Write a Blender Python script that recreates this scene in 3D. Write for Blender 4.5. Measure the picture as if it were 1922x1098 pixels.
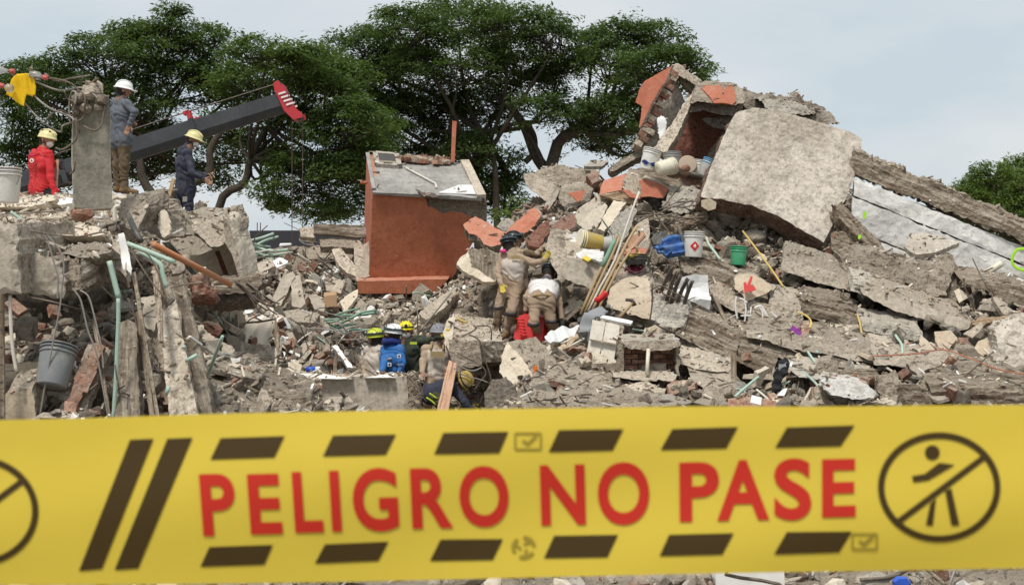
import bpy, bmesh, math, random
import numpy as np
from mathutils import Vector, Matrix
from mathutils.geometry import delaunay_2d_cdt

random.seed(7)
SC = bpy.context.scene
COL = SC.collection
for _o in list(bpy.data.objects):
    bpy.data.objects.remove(_o)

# ------------------------------------------------------------------ camera
F = 2640.0            # focal length in photograph pixels (1922 wide)
EYE = 1.65
cam_d = bpy.data.cameras.new('camera')
cam = bpy.data.objects.new('camera', cam_d)
COL.objects.link(cam)
cam.location = (0, 0, EYE)
cam.rotation_euler = (math.radians(90), 0, 0)
cam_d.sensor_width = 36.0
cam_d.lens = F / 1922 * 36.0
cam_d.clip_start = 0.05
cam_d.clip_end = 3000
cam_d.dof.use_dof = True
cam_d.dof.focus_distance = 21.5
cam_d.dof.aperture_fstop = 15.5
SC.camera = cam

# ------------------------------------------------------------------ sky, sun, exposure
SUN_EL, SUN_AZ = math.radians(62), math.radians(205)   # azimuth from +Y, clockwise: behind the camera, a little left
w = bpy.data.worlds.new('World')
SC.world = w
w.use_nodes = True
wn = w.node_tree
wn.nodes.clear()
wo = wn.nodes.new('ShaderNodeOutputWorld')
bg = wn.nodes.new('ShaderNodeBackground')
bg.inputs['Strength'].default_value = 0.1
sky = wn.nodes.new('ShaderNodeTexSky')
sky.sky_type = 'NISHITA'
sky.sun_disc = False
sky.sun_elevation = SUN_EL
sky.sun_rotation = SUN_AZ
sky.dust_density = 3.0
tc = wn.nodes.new('ShaderNodeTexCoord')
mp = wn.nodes.new('ShaderNodeMapping')
mp.inputs['Scale'].default_value = (1.0, 1.0, 2.6)
nz = wn.nodes.new('ShaderNodeTexNoise')
nz.inputs['Scale'].default_value = 3.2
nz.inputs['Detail'].default_value = 7
nz.inputs['Roughness'].default_value = 0.55
rp = wn.nodes.new('ShaderNodeValToRGB')
rp.color_ramp.elements[0].position = 0.40
rp.color_ramp.elements[0].color = (6.0, 6.8, 7.35, 1)
rp.color_ramp.elements[1].position = 0.62
rp.color_ramp.elements[1].color = (7.35, 7.7, 7.9, 1)
mx = wn.nodes.new('ShaderNodeMix')
mx.data_type = 'RGBA'
mx.inputs[0].default_value = 0.9
L = wn.links.new
L(tc.outputs['Generated'], mp.inputs['Vector'])
L(mp.outputs['Vector'], nz.inputs['Vector'])
L(nz.outputs['Fac'], rp.inputs['Fac'])
L(sky.outputs['Color'], mx.inputs[6])
L(rp.outputs['Color'], mx.inputs[7])
L(mx.outputs[2], bg.inputs['Color'])
L(bg.outputs['Background'], wo.inputs['Surface'])

sun_d = bpy.data.lights.new('sun', 'SUN')
sun_d.energy = 3.0
sun_d.angle = math.radians(10)
sun_d.color = (1.0, 0.94, 0.86)
sun = bpy.data.objects.new('sun', sun_d)
COL.objects.link(sun)
_sd = Vector((math.sin(SUN_AZ) * math.cos(SUN_EL), math.cos(SUN_AZ) * math.cos(SUN_EL), math.sin(SUN_EL)))
sun.rotation_euler = _sd.to_track_quat('Z', 'Y').to_euler()
sun.location = (0, -20, 30)

SC.view_settings.view_transform = 'Standard'
SC.view_settings.look = 'None'
SC.view_settings.exposure = 0.06
SC.view_settings.gamma = 1.0
SC.view_settings.use_curve_mapping = False
try:
    SC.cycles.use_denoising = True
    SC.cycles.max_bounces = 6
    SC.cycles.transparent_max_bounces = 8
except Exception:
    pass

# ------------------------------------------------------------------ helpers: place, noise, objects
def P(px, py, d):
    """the point of the place that stands d metres ahead at this picture position"""
    return Vector(((px - 961.0) / F * d, d, EYE - (py - 549.0) / F * d))

def vn(p, seed=0):
    p = np.asarray(p, dtype=np.float64)
    i = np.floor(p).astype(np.int64)
    f = p - i
    f = f * f * (3 - 2 * f)
    def h(a, b, c):
        n = (a * 374761393 + b * 668265263 + c * 1274126177 + seed * 974634777) & 0xffffffff
        n = ((n ^ (n >> 13)) * 1274126177) & 0xffffffff
        n = (n ^ (n >> 16)) & 0xffffffff
        return n / 2147483647.5 - 1.0
    x, y, z = i[..., 0], i[..., 1], i[..., 2]
    u, v, q = f[..., 0], f[..., 1], f[..., 2]
    def lx(yy, zz):
        return h(x, yy, zz) * (1 - u) + h(x + 1, yy, zz) * u
    a = lx(y, z) * (1 - v) + lx(y + 1, z) * v
    b = lx(y, z + 1) * (1 - v) + lx(y + 1, z + 1) * v
    return a * (1 - q) + b * q

def fbm(p, octs=3, seed=0):
    s, a, r = 0, 1.0, 0
    p = np.asarray(p, dtype=np.float64)
    for k in range(octs):
        r = r + a * vn(p, seed + k * 17)
        s += a
        a *= 0.5
        p = p * 2.03 + 11.7
    return r / s

WM = {}                      # world matrix of every object, by name

def tag(o, label=None, cat=None, group=None, kind=None):
    if label: o['label'] = label
    if cat: o['category'] = cat
    if group: o['group'] = group
    if cat and not kind: kind = 'thing'
    if kind: o['kind'] = kind
    return o

def link(o, parent=None, world=None):
    COL.objects.link(o)
    world = world or Matrix.Identity(4)
    WM[o.name] = world
    o.matrix_basis = world
    if parent is not None:
        o.parent = parent
        o.matrix_parent_inverse = WM[parent.name].inverted()
    return o

def empty(name, loc, label=None, cat=None, group=None, parent=None):
    o = bpy.data.objects.new(name, None)
    o.empty_display_size = 0.1
    link(o, parent, Matrix.Translation(loc))
    return tag(o, label, cat, group)

def mesh(name, verts, faces, mats, midx=None, parent=None, world=None, smooth=False):
    me = bpy.data.meshes.new(name)
    if isinstance(verts, np.ndarray):
        verts = verts.tolist()
    if isinstance(faces, np.ndarray):
        faces = faces.tolist()
    me.from_pydata(verts, [], faces)
    if not isinstance(mats, (list, tuple)):
        mats = [mats]
    for m in mats:
        me.materials.append(M[m])
    if midx is not None:
        me.polygons.foreach_set('material_index', np.asarray(midx, dtype=np.int32))
    if smooth:
        me.polygons.foreach_set('use_smooth', np.ones(len(me.polygons), dtype=bool))
    o = bpy.data.objects.new(name, me)
    return link(o, parent, world)

class MB:
    """collects simple shapes into one mesh"""
    def __init__(s):
        s.v, s.f, s.m = [], [], []
    def add(s, v, f, m=0):
        n = len(s.v)
        s.v += [tuple(p) for p in v]
        s.f += [tuple(i + n for i in q) for q in f]
        s.m += [m] * len(f)
        return s
    def box(s, c, size, R=None, m=0):
        c = Vector(c)
        q = []
        for z in (-.5, .5):
            for y in (-.5, .5):
                for x in (-.5, .5):
                    v = Vector((x * size[0], y * size[1], z * size[2]))
                    q.append(c + (R @ v if R is not None else v))
        return s.add(q, [(0, 2, 3, 1), (4, 5, 7, 6), (0, 1, 5, 4), (2, 6, 7, 3), (0, 4, 6, 2), (1, 3, 7, 5)], m)
    def tube(s, pts, r, n=6, m=0, smooth=3, caps=True):
        v, f = tube_geo(pts, r, n, smooth, caps)
        return s.add(v, f, m)
    def lathe(s, prof, seg=20, M4=None, m=0):
        v, f = [], []
        for (r, z) in prof:
            for k in range(seg):
                a = 2 * math.pi * k / seg
                p = Vector((r * math.cos(a), r * math.sin(a), z))
                v.append(M4 @ p if M4 is not None else p)
        for i in range(len(prof) - 1):
            for k in range(seg):
                k2 = (k + 1) % seg
                f.append((i * seg + k, i * seg + k2, (i + 1) * seg + k2, (i + 1) * seg + k))
        f.append(tuple(range(seg - 1, -1, -1)))
        f.append(tuple((len(prof) - 1) * seg + k for k in range(seg)))
        return s.add(v, f, m)
    def build(s, name, mats, parent=None, world=None, smooth=False):
        return mesh(name, s.v, s.f, mats, s.m, parent, world, smooth)

def spline(pts, k):
    pts = [Vector(p) for p in pts]
    if len(pts) < 3 or k < 2:
        return pts
    out = []
    for i in range(len(pts) - 1):
        p0 = pts[max(i - 1, 0)]; p1 = pts[i]; p2 = pts[i + 1]; p3 = pts[min(i + 2, len(pts) - 1)]
        for j in range(k):
            t = j / k
            out.append(0.5 * ((2 * p1) + (p2 - p0) * t + (2 * p0 - 5 * p1 + 4 * p2 - p3) * t * t + (3 * p1 - p0 - 3 * p2 + p3) * t ** 3))
    out.append(pts[-1])
    return out

def tube_geo(pts, r, n=6, smooth=3, caps=True):
    pts = spline(pts, smooth)
    if not isinstance(r, (list, tuple)):
        r = (r, r)
    v, f = [], []
    L_ = len(pts)
    up = None
    for i, p in enumerate(pts):
        d = (pts[min(i + 1, L_ - 1)] - pts[max(i - 1, 0)])
        if d.length < 1e-9: d = Vector((0, 0, 1))
        d.normalize()
        if up is None:
            up = d.orthogonal().normalized()
        up = (up - d * up.dot(d))
        if up.length < 1e-6: up = d.orthogonal()
        up.normalize()
        s_ = d.cross(up)
        rr = r[0] + (r[-1] - r[0]) * i / max(L_ - 1, 1)
        for k in range(n):
            a = 2 * math.pi * k / n
            v.append(p + up * (math.cos(a) * rr) + s_ * (math.sin(a) * rr))
    for i in range(L_ - 1):
        for k in range(n):
            k2 = (k + 1) % n
            f.append((i * n + k, i * n + k2, (i + 1) * n + k2, (i + 1) * n + k))
    if caps:
        f.append(tuple(range(n - 1, -1, -1)))
        f.append(tuple((L_ - 1) * n + k for k in range(n)))
    return v, f

def rod(name, label, cat, pts, r, mat, n=6, smooth=4, group=None, parent=None):
    """a pipe, bar, cable or stick along picture points (px, py, d)"""
    w_ = [P(*p) for p in pts]
    c = w_[0].copy()
    v, f = tube_geo([p - c for p in w_], r, n, smooth)
    o = mesh(name, [tuple(q) for q in v], f, mat, None, parent, Matrix.Translation(c), smooth=(n > 5))
    return tag(o, label, cat, group)

def inside(pts, poly):
    x, y = pts[:, 0], pts[:, 1]
    r = np.zeros(len(pts), dtype=bool)
    n = len(poly)
    j = n - 1
    for i in range(n):
        xi, yi = poly[i]; xj, yj = poly[j]
        c = ((yi > y) != (yj > y)) & (x < (xj - xi) * (y - yi) / (yj - yi + 1e-12) + xi)
        r ^= c
        j = i
    return r

def edge_dist(pts, poly):
    d = np.full(len(pts), 1e9)
    n = len(poly)
    for i in range(n):
        a = np.array(poly[i]); b = np.array(poly[(i + 1) % n])
        ab = b - a
        t = np.clip(((pts - a) @ ab) / (ab @ ab + 1e-12), 0, 1)
        d = np.minimum(d, np.linalg.norm(pts - a - t[:, None] * ab, axis=1))
    return d

_sc = [0]
OCC = []
def slab(name, label, cat, poly, d0, d1=None, gx=0.0, ext=None, t=.3, mat='conc', rim=None, cell=.1, jag=.02, rough=.006,
         rr=.025, nt=None, strata=0.0, wave=0.0, wl=.25, parent=None, group=None, smooth=False, axis=None, chip=0.0, front=None, fc=.62):
    """a broken plate, beam or block: its near face through picture points, at its own distance, with real thickness.
    d0/d1: distance of its lowest / highest point; gx: change of distance per 100 px to the right; ext: thickness direction"""
    _sc[0] += 1
    sd = _sc[0] * 7 + 3
    rng = np.random.RandomState(sd)
    if d1 is None: d1 = d0
    cell = cell * fc
    if front is None: front = bool(label) and parent is None and 15.0 < d0 < 28
    if front:                                       # never behind the surface of the rubble
        y_b, y_t = max(p[1] for p in poly), min(p[1] for p in poly)
        df = sorted((d0 + (d1 - d0) * (y_b - py) / max(y_b - y_t, 1e-6)) - T(px, min(py, 775)) for px, py in poly)
        mv = df[int(len(df) * .7)] + .06
        if mv > 0: d0 -= mv; d1 -= mv
    if label and (max(p[0] for p in poly) - min(p[0] for p in poly)) > 18:
        OCC.append(np.array(poly, float))
    ys = [p[1] for p in poly]; xs = [p[0] for p in poly]
    y0, y1 = max(ys), min(ys); xm = sum(xs) / len(xs)
    raw = [P(px, py, d0 + (d1 - d0) * (y0 - py) / max(y0 - y1, 1e-6) + gx * (px - xm) / 100.0) for px, py in poly]
    A = np.array([tuple(p) for p in raw])
    c = A.mean(0)
    n = np.linalg.svd(A - c)[2][2]
    eye = np.array((0, 0, EYE))
    if n @ (eye - c) < 0: n = -n
    W = []
    for p in A:                                     # back along each line of sight onto the one plane
        q = p - eye
        W.append(eye + q * ((c - eye) @ n) / (q @ n))
    W = np.array(W)
    E = np.roll(W, -1, 0) - W
    ln = np.linalg.norm(E, axis=1)
    X = E[ln.argmax()] / ln.max() if axis is None else np.array(P(*axis[1]) - P(*axis[0]))
    X = X - n * (X @ n); X /= np.linalg.norm(X)
    if X[0] < 0: X = -X
    Y = np.cross(n, X)
    R = np.stack([X, Y, n], 1)
    B = (W - c) @ R[:, :2]
    ar = 0.5 * sum(B[i][0] * B[(i + 1) % len(B)][1] - B[(i + 1) % len(B)][0] * B[i][1] for i in range(len(B)))
    if ar < 0: B = B[::-1]
    ex = np.array(ext, float) if ext is not None else -n * t
    exl = ex @ R
    # jagged outline
    out = []
    nb = len(B)
    for i in range(nb):
        a, b = B[i], B[(i + 1) % nb]
        l_ = np.linalg.norm(b - a)
        k = max(1, int(math.ceil(l_ / cell)))
        nn = np.array(((b - a)[1], -(b - a)[0])) / max(l_, 1e-9)
        for j in range(k):
            q = a + (b - a) * j / k
            if j:
                q = q + nn * jag * (1.7 * float(fbm(np.array([q[0] / .34, q[1] / .34, sd * 1.3]), 3, sd)) + .55 * rng.uniform(-1, 1))
            out.append(q)
    out = np.array(out)
    lo, hi = out.min(0), out.max(0)
    gx_, gy_ = np.meshgrid(np.arange(lo[0], hi[0], cell), np.arange(lo[1], hi[1], cell))
    G = np.stack([gx_.ravel(), gy_.ravel()], 1) + rng.uniform(-.3, .3, (gx_.size, 2)) * cell
    if len(G):
        G = G[inside(G, out)]
    if len(G):
        G = G[edge_dist(G, out) > cell * .45]
    no = len(out)
    v2 = [Vector(q) for q in out] + [Vector(q) for q in G]
    ed = [(i, (i + 1) % no) for i in range(no)]
    rv, _, rf, _, _, _ = delaunay_2d_cdt(v2, ed, [], 1, 1e-6)
    V2 = np.array([tuple(q) for q in rv])
    nf = len(V2)
    V = np.zeros((nf, 3)); V[:, :2] = V2
    e_d = edge_dist(V2, out)
    def relief(V):
        q = np.column_stack([V2[:, 0], V2[:, 1], np.full(nf, sd * 1.7)])
        z = rough * (fbm(q / .30, 4, sd) * 2.0) + min(rough, .02) * .5 * vn(q / .05, sd + 2)
        if strata:
            s_ = vn(np.column_stack([V2[:, 0] * 1.3, V2[:, 1] * 10 + .5 * V2[:, 0], np.full(nf, sd)]), sd)
            s2 = vn(np.column_stack([V2[:, 0] * 2.5, V2[:, 1] * 26, np.full(nf, sd)]), sd + 5)
            z = z + strata * (np.round(s_ * 2.5) / 2.5 + .5 * s2)
        if wave:
            z = z + wave * np.sin(V2[:, 0] / wl * 6.28 + 2.5 * fbm(q / .35, 2, sd)) + wave * fbm(q / .18, 2, sd + 3)
        if chip:
            z = z - chip * np.clip(1 - e_d / (chip * 1.2), 0, 1) * (0.5 + .8 * vn(q / .15, sd + 9))
        return z
    V[:, 2] = relief(V)
    Tn = np.linalg.norm(ex)
    nt = nt or max(1, min(6, int(round(Tn / (cell * 1.2)))))
    Vb = V.copy() if wave else V * np.array((1, 1, .6))
    Vb = Vb + exl
    verts = [V, Vb]
    faces = [tuple(q) for q in rf]
    mi = [0] * len(rf)
    faces += [tuple(nf + i for i in q[::-1]) for q in rf]
    mi += [0] * len(rf)
    # rim
    nrm = np.roll(out, -1, 0) - np.roll(out, 1, 0)
    nrm = np.stack([nrm[:, 1], -nrm[:, 0]], 1)
    nrm /= np.linalg.norm(nrm, axis=1)[:, None] + 1e-9
    base = 2 * nf
    rows = [np.arange(no)]
    for k in range(1, nt):
        q = V[:no] + exl * k / nt
        q3 = np.column_stack([q[:, :2], q[:, 2]])
        dsp = rr * fbm(q3 / .16, 3, sd + 1) * 2.0 + strata * rng.uniform(-1, 1) * 1.2
        q = q.copy()
        q[:, :2] += nrm * dsp[:, None]
        verts.append(q)
        rows.append(base + (k - 1) * no + np.arange(no))
    rows.append(nf + np.arange(no))
    rm = 0 if rim is None else 1
    for k in range(nt):
        a, b = rows[k], rows[k + 1]
        for i in range(no):
            j = (i + 1) % no
            faces.append((int(a[i]), int(b[i]), int(b[j]), int(a[j])))
            mi.append(rm)
    mats = [mat] if rim is None else [mat, rim]
    Wd = Matrix(((R[0, 0], R[0, 1], R[0, 2], c[0]), (R[1, 0], R[1, 1], R[1, 2], c[1]), (R[2, 0], R[2, 1], R[2, 2], c[2]), (0, 0, 0, 1)))
    o = mesh(name, np.concatenate(verts), faces, mats, mi, parent, Wd, smooth)
    return tag(o, label, cat, group)

def ico(sub):
    bm = bmesh.new()
    bmesh.ops.create_icosphere(bm, subdivisions=sub, radius=1)
    v = np.array([tuple(q.co) for q in bm.verts])
    f = [tuple(q.index for q in x.verts) for x in bm.faces]
    bm.free()
    return v, f
ICO = {k: ico(k) for k in (1, 2, 3, 4)}

def rock_geo(seed, sub=2, cuts=8, rgh=.06, lo=.5, hi=.85, squash=(1, 1, 1)):
    rng = np.random.RandomState(seed)
    v, f = ICO[sub]
    v = v.copy()
    for k in range(cuts):
        n = rng.normal(size=3); n /= np.linalg.norm(n)
        o_ = rng.uniform(lo, hi)
        s_ = v @ n - o_
        v -= np.clip(s_, 0, None)[:, None] * n
    v *= 1 + rgh * fbm(v * 2.2 + seed, 3, seed)[:, None] * 2
    v *= np.array(squash)
    return v, f

def rock(name, label, cat, px, py, d, size, seed, mat='conc', sub=4, cuts=9, rgh=.05, rot=0.0, group=None, lo=.5, hi=.85):
    v, f = rock_geo(seed, sub, cuts, rgh, lo, hi, size)
    m = Matrix.Translation(P(px, py, d)) @ Matrix.Rotation(math.radians(rot), 4, 'Y')
    return tag(mesh(name, v, f, mat, None, None, m), label, cat, group)

def brick_geo(seed):
    rng = np.random.RandomState(seed)
    v = np.array([(x, y, z) for x in (-1, -.3, .4, 1) for y in (-1, 1) for z in (-1, 1)], float)
    L_ = rng.uniform(.55, 1)
    v[:, 0] *= L_
    v += rng.uniform(-.07, .07, v.shape)
    last = v[:, 0] > .6 * L_
    v[last, 0] += rng.uniform(-.35, .1, last.sum())
    v *= np.array((.115, .055, .032))
    f = []
    for i in range(3):
        a = i * 4; b = a + 4
        f += [(a, a + 1, b + 1, b), (a + 2, b + 2, b + 3, a + 3), (a, b, b + 2, a + 2), (a + 1, a + 3, b + 3, b + 1)]
    f += [(0, 2, 3, 1), (12, 13, 15, 14)]
    return v, f

# ------------------------------------------------------------------ materials
M = {}
def _mat(name):
    m = bpy.data.materials.new(name)
    m.use_nodes = True
    nt = m.node_tree
    b = nt.nodes['Principled BSDF']
    M[name] = m
    return m, nt, b

def nn_(nt, typ, **kw):
    n = nt.nodes.new('ShaderNode' + typ)
    for k, v in kw.items():
        if hasattr(n, k): setattr(n, k, v)
    return n

def noise_(nt, vec, scale, detail=4, rough=.6):
    n = nn_(nt, 'TexNoise')
    n.inputs['Scale'].default_value = scale
    n.inputs['Detail'].default_value = detail
    n.inputs['Roughness'].default_value = rough
    if vec is not None: nt.links.new(vec, n.inputs['Vector'])
    return n.outputs['Fac']

def ramp_(nt, x, a, b, lo=0.0, hi=1.0):
    n = nn_(nt, 'MapRange')
    n.inputs['From Min'].default_value = a
    n.inputs['From Max'].default_value = b
    n.inputs['To Min'].default_value = lo
    n.inputs['To Max'].default_value = hi
    nt.links.new(x, n.inputs['Value'])
    return n.outputs['Result']

def mix_(nt, fac, a, b, blend='MIX'):
    n = nn_(nt, 'Mix', data_type='RGBA', blend_type=blend)
    for s, x in ((0, fac), (6, a), (7, b)):
        if isinstance(x, (int, float)): n.inputs[s].default_value = x
        elif isinstance(x, tuple): n.inputs[s].default_value = x + (1,) if len(x) == 3 else x
        else: nt.links.new(x, n.inputs[s])
    return n.outputs[2]

def math_(nt, op, a, b):
    n = nn_(nt, 'Math', operation=op)
    for s, x in ((0, a), (1, b)):
        if isinstance(x, (int, float)): n.inputs[s].default_value = x
        else: nt.links.new(x, n.inputs[s])
    return n.outputs[0]

def stone(name, a, b, stain=None, dust=None, bump=.7, scale=1.0, stretch=None, rough=.93, vary=.3, fine=.35, dustf=.55, stainlo=.52, streak=0.0, grime=.75):
    m, nt, bs = _mat(name)
    tc_ = nn_(nt, 'TexCoord'); oi = nn_(nt, 'ObjectInfo')
    off = nn_(nt, 'VectorMath', operation='ADD')
    k = nn_(nt, 'VectorMath', operation='SCALE')
    k.inputs[0].default_value = (37.0, 17.0, 53.0)
    nt.links.new(oi.outputs['Random'], k.inputs['Scale'])
    nt.links.new(tc_.outputs['Object'], off.inputs[0])
    nt.links.new(k.outputs[0], off.inputs[1])
    vec = off.outputs[0]
    n1 = noise_(nt, vec, 1.7 * scale, 6, .62)
    n2 = noise_(nt, vec, 8.5 * scale, 6, .65)
    n3 = noise_(nt, vec, 55 * scale, 3, .6)
    n4 = noise_(nt, vec, 23 * scale, 5, .7)
    col = mix_(nt, ramp_(nt, n1, .40, .60), a, b)
    col = mix_(nt, math_(nt, 'MULTIPLY', ramp_(nt, n4, .515, .63), grime), col, tuple(x * .30 for x in a))
    col = mix_(nt, math_(nt, 'MULTIPLY', ramp_(nt, n4, .48, .36), grime * .6), col, tuple(min(.8, x * 1.35) for x in b))
    hgt = math_(nt, 'ADD', math_(nt, 'ADD', n2, math_(nt, 'MULTIPLY', n4, .6)), math_(nt, 'MULTIPLY', n3, .35))
    if stretch:
        mp_ = nn_(nt, 'Mapping')
        mp_.inputs['Scale'].default_value = stretch
        nt.links.new(vec, mp_.inputs['Vector'])
        s1 = noise_(nt, mp_.outputs[0], 1.25, 8, .72)
        s2 = noise_(nt, mp_.outputs[0], 3.4, 6, .7)
        col = mix_(nt, ramp_(nt, s1, .44, .58), col, stain or a)
        col = mix_(nt, math_(nt, 'MULTIPLY', ramp_(nt, s2, .52, .62), .8), col, (a[0] * .35, a[1] * .31, a[2] * .27))
        hgt = math_(nt, 'ADD', math_(nt, 'MULTIPLY', s1, 1.6), math_(nt, 'ADD', math_(nt, 'MULTIPLY', s2, .8), math_(nt, 'MULTIPLY', n3, .3)))
    elif stain:
        col = mix_(nt, math_(nt, 'MULTIPLY', ramp_(nt, n2, stainlo, stainlo + .16), .75), col, stain)
    if streak:
        mq = nn_(nt, 'Mapping')
        mq.inputs['Scale'].default_value = (9, 9, .7)
        g0 = nn_(nt, 'NewGeometry')
        nt.links.new(g0.outputs['Position'], mq.inputs['Vector'])
        s3 = noise_(nt, mq.outputs[0], 1.3, 6, .7)
        col = mix_(nt, math_(nt, 'MULTIPLY', ramp_(nt, s3, .48, .68), streak), col, stain or a)
    col = mix_(nt, 1.0, col, mix_(nt, n3, (1 - fine,) * 3, (1 + fine,) * 3), 'MULTIPLY')
    col = mix_(nt, 1.0, col, mix_(nt, oi.outputs['Random'], (1 - vary,) * 3, (1 + vary * .7,) * 3), 'MULTIPLY')
    if dust:
        g = nn_(nt, 'NewGeometry')
        sx = nn_(nt, 'SeparateXYZ')
        nt.links.new(g.outputs['Normal'], sx.inputs[0])
        df = math_(nt, 'MULTIPLY', ramp_(nt, sx.outputs['Z'], .35, .95), ramp_(nt, n2, .3, .6, .25, 1))
        col = mix_(nt, math_(nt, 'MULTIPLY', df, dustf), col, dust)
    nt.links.new(col, bs.inputs['Base Color'])
    bs.inputs['Roughness'].default_value = rough
    bs.inputs['Specular IOR Level'].default_value = .2
    bp = nn_(nt, 'Bump')
    bp.inputs['Strength'].default_value = bump
    bp.inputs['Distance'].default_value = .055
    nt.links.new(hgt, bp.inputs['Height'])
    nt.links.new(bp.outputs[0], bs.inputs['Normal'])
    return m

def plain(name, c, rough=.5, metal=0.0, var=.12, scale=6.0, bump=0.0, dirt=None, dirtf=.4, spec=.4, trans=0.0):
    m, nt, bs = _mat(name)
    tc_ = nn_(nt, 'TexCoord'); oi = nn_(nt, 'ObjectInfo')
    n1 = noise_(nt, tc_.outputs['Object'], scale, 5, .65)
    n2 = noise_(nt, tc_.outputs['Object'], scale * 6, 3, .6)
    col = mix_(nt, n1, tuple(x * (1 - var) for x in c), tuple(min(1, x * (1 + var)) for x in c))
    col = mix_(nt, oi.outputs['Random'], col, tuple(x * .82 for x in c)) if var > .1 else col
    if dirt:
        col = mix_(nt, math_(nt, 'MULTIPLY', ramp_(nt, math_(nt, 'ADD', math_(nt, 'MULTIPLY', n1, .6), math_(nt, 'MULTIPLY', n2, .4)), .46, .62), dirtf), col, dirt)
    nt.links.new(col, bs.inputs['Base Color'])
    bs.inputs['Roughness'].default_value = rough
    bs.inputs['Metallic'].default_value = metal
    bs.inputs['Specular IOR Level'].default_value = spec
    if trans: bs.inputs['Transmission Weight'].default_value = trans
    if bump:
        bp = nn_(nt, 'Bump')
        bp.inputs['Strength'].default_value = bump
        bp.inputs['Distance'].default_value = .02
        nt.links.new(math_(nt, 'ADD', n1, math_(nt, 'MULTIPLY', n2, .5)), bp.inputs['Height'])
        nt.links.new(bp.outputs[0], bs.inputs['Normal'])
    return m

DUST = (.54, .475, .385)
stone('conc', (.385, .325, .255), (.54, .47, .38), (.215, .172, .13), DUST)
stone('conc_grey', (.32, .295, .25), (.455, .425, .37), (.19, .17, .145), DUST, vary=.2)
stone('conc_smooth', (.42, .37, .30), (.52, .465, .385), (.25, .21, .165), DUST, bump=.25, fine=.2, vary=.15, streak=.5, grime=.3)
stone('conc_rough', (.35, .288, .22), (.50, .425, .335), (.15, .115, .086), DUST, bump=1.0, scale=1.5, grime=.8)
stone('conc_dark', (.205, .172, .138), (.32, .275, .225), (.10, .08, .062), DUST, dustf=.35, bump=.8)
stone('pale_rock', (.335, .29, .235), (.56, .505, .43), (.225, .2, .17), (.55, .5, .43), bump=.6, vary=.05, stainlo=.50, scale=.5, grime=.5)
stone('white_rock', (.60, .58, .54), (.72, .70, .66), (.36, .33, .29), None, bump=.7, vary=.05, grime=.4)
stone('strata', (.33, .265, .195), (.48, .41, .32), (.14, .10, .07), (.52, .45, .36), stretch=(1.1, 9, 9), bump=1.0, vary=.2, grime=.8)
stone('strata_pale', (.42, .355, .275), (.55, .485, .39), (.20, .15, .105), (.56, .49, .395), stretch=(1.0, 9, 9), bump=1.0, vary=.15, grime=.6)
stone('brick', (.27, .125, .085), (.39, .215, .15), (.38, .31, .245), (.47, .39, .315), vary=.4, bump=.6, stainlo=.47, dustf=.75)
stone('brick_dark', (.19, .09, .063), (.28, .145, .102), (.28, .215, .17), (.39, .32, .255), vary=.4, bump=.6, stainlo=.48, dustf=.7)
stone('terracotta', (.41, .142, .075), (.475, .172, .095), (.32, .108, .06), (.44, .29, .21), bump=.2, vary=.03, fine=.14, dustf=.5, streak=.55, grime=.22)
stone('terra_lit', (.42, .14, .083), (.49, .18, .115), (.47, .30, .22), (.52, .31, .22), bump=.25, vary=.08, fine=.14, stainlo=.58, grime=.2)  # terracotta lightened in colour for faces that catch light from above
stone('maroon', (.17, .072, .05), (.225, .10, .07), (.30, .20, .16), (.33, .25, .2), bump=.3, vary=.1, stainlo=.6)
stone('plaster', (.60, .52, .40), (.72, .64, .52), (.43, .35, .26), DUST, bump=.3, vary=.12, fine=.16, grime=.3)
stone('plaster_tan', (.47, .38, .275), (.56, .47, .35), (.35, .275, .195), DUST, bump=.25, vary=.1, fine=.14, grime=.3)
stone('white_wall', (.64, .625, .595), (.79, .78, .755), (.38, .335, .28), None, bump=.25, vary=.04, fine=.1, stainlo=.55, grime=.22)
stone('cream_tile', (.66, .61, .52), (.72, .67, .58), (.52, .46, .38), None, bump=.05, vary=.06, fine=.06, rough=.45, grime=.15)
stone('earth', (.25, .2, .15), (.39, .325, .25), (.14, .11, .08), (.43, .37, .295), bump=1.0, scale=1.4, vary=.0, grime=.8)  # soil tone set dark so gaps between the rubble pieces look shaded
stone('column_grey', (.235, .222, .18), (.315, .30, .25), (.16, .148, .12), DUST, bump=.3, vary=.05, fine=.2, streak=.4, grime=.3)
stone('roof_grey', (.25, .24, .22), (.37, .355, .33), (.17, .16, .15), None, bump=.15, vary=.03, fine=.16, grime=.3)
stone('wood', (.42, .32, .21), (.56, .45, .32), (.27, .18, .11), None, stretch=(.35, 9, 9), bump=.5, vary=.2)
stone('wood_pink', (.47, .29, .19), (.55, .36, .25), (.38, .22, .14), None, stretch=(.3, 6, 6), bump=.2, vary=.1, grime=.2)
stone('wood_grey', (.36, .30, .23), (.50, .43, .335), (.21, .155, .105), None, stretch=(.35, 9, 9), bump=.6, vary=.2)
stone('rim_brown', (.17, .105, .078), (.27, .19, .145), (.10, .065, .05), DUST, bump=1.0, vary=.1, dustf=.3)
stone('bark', (.07, .057, .043), (.115, .095, .072), (.06, .05, .04), None, bump=1.0, scale=2.0, vary=.1)
DIRT = (.34, .29, .23)
plain('steel', (.10, .085, .075), .6, .5, .25, dirt=(.22, .14, .09), dirtf=.5)
plain('rebar', (.145, .115, .09), .75, .2, .3, dirt=(.30, .25, .2), dirtf=.6)
plain('wire_grey', (.30, .28, .25), .6, .1, .2)
plain('mint', (.43, .60, .50), .45, 0, .15, dirt=DIRT, dirtf=.45)
plain('mint_dark', (.20, .38, .28), .5, 0, .15, dirt=DIRT, dirtf=.4)
plain('pvc_orange', (.50, .19, .07), .5, 0, .1, dirt=DIRT, dirtf=.5)
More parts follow.
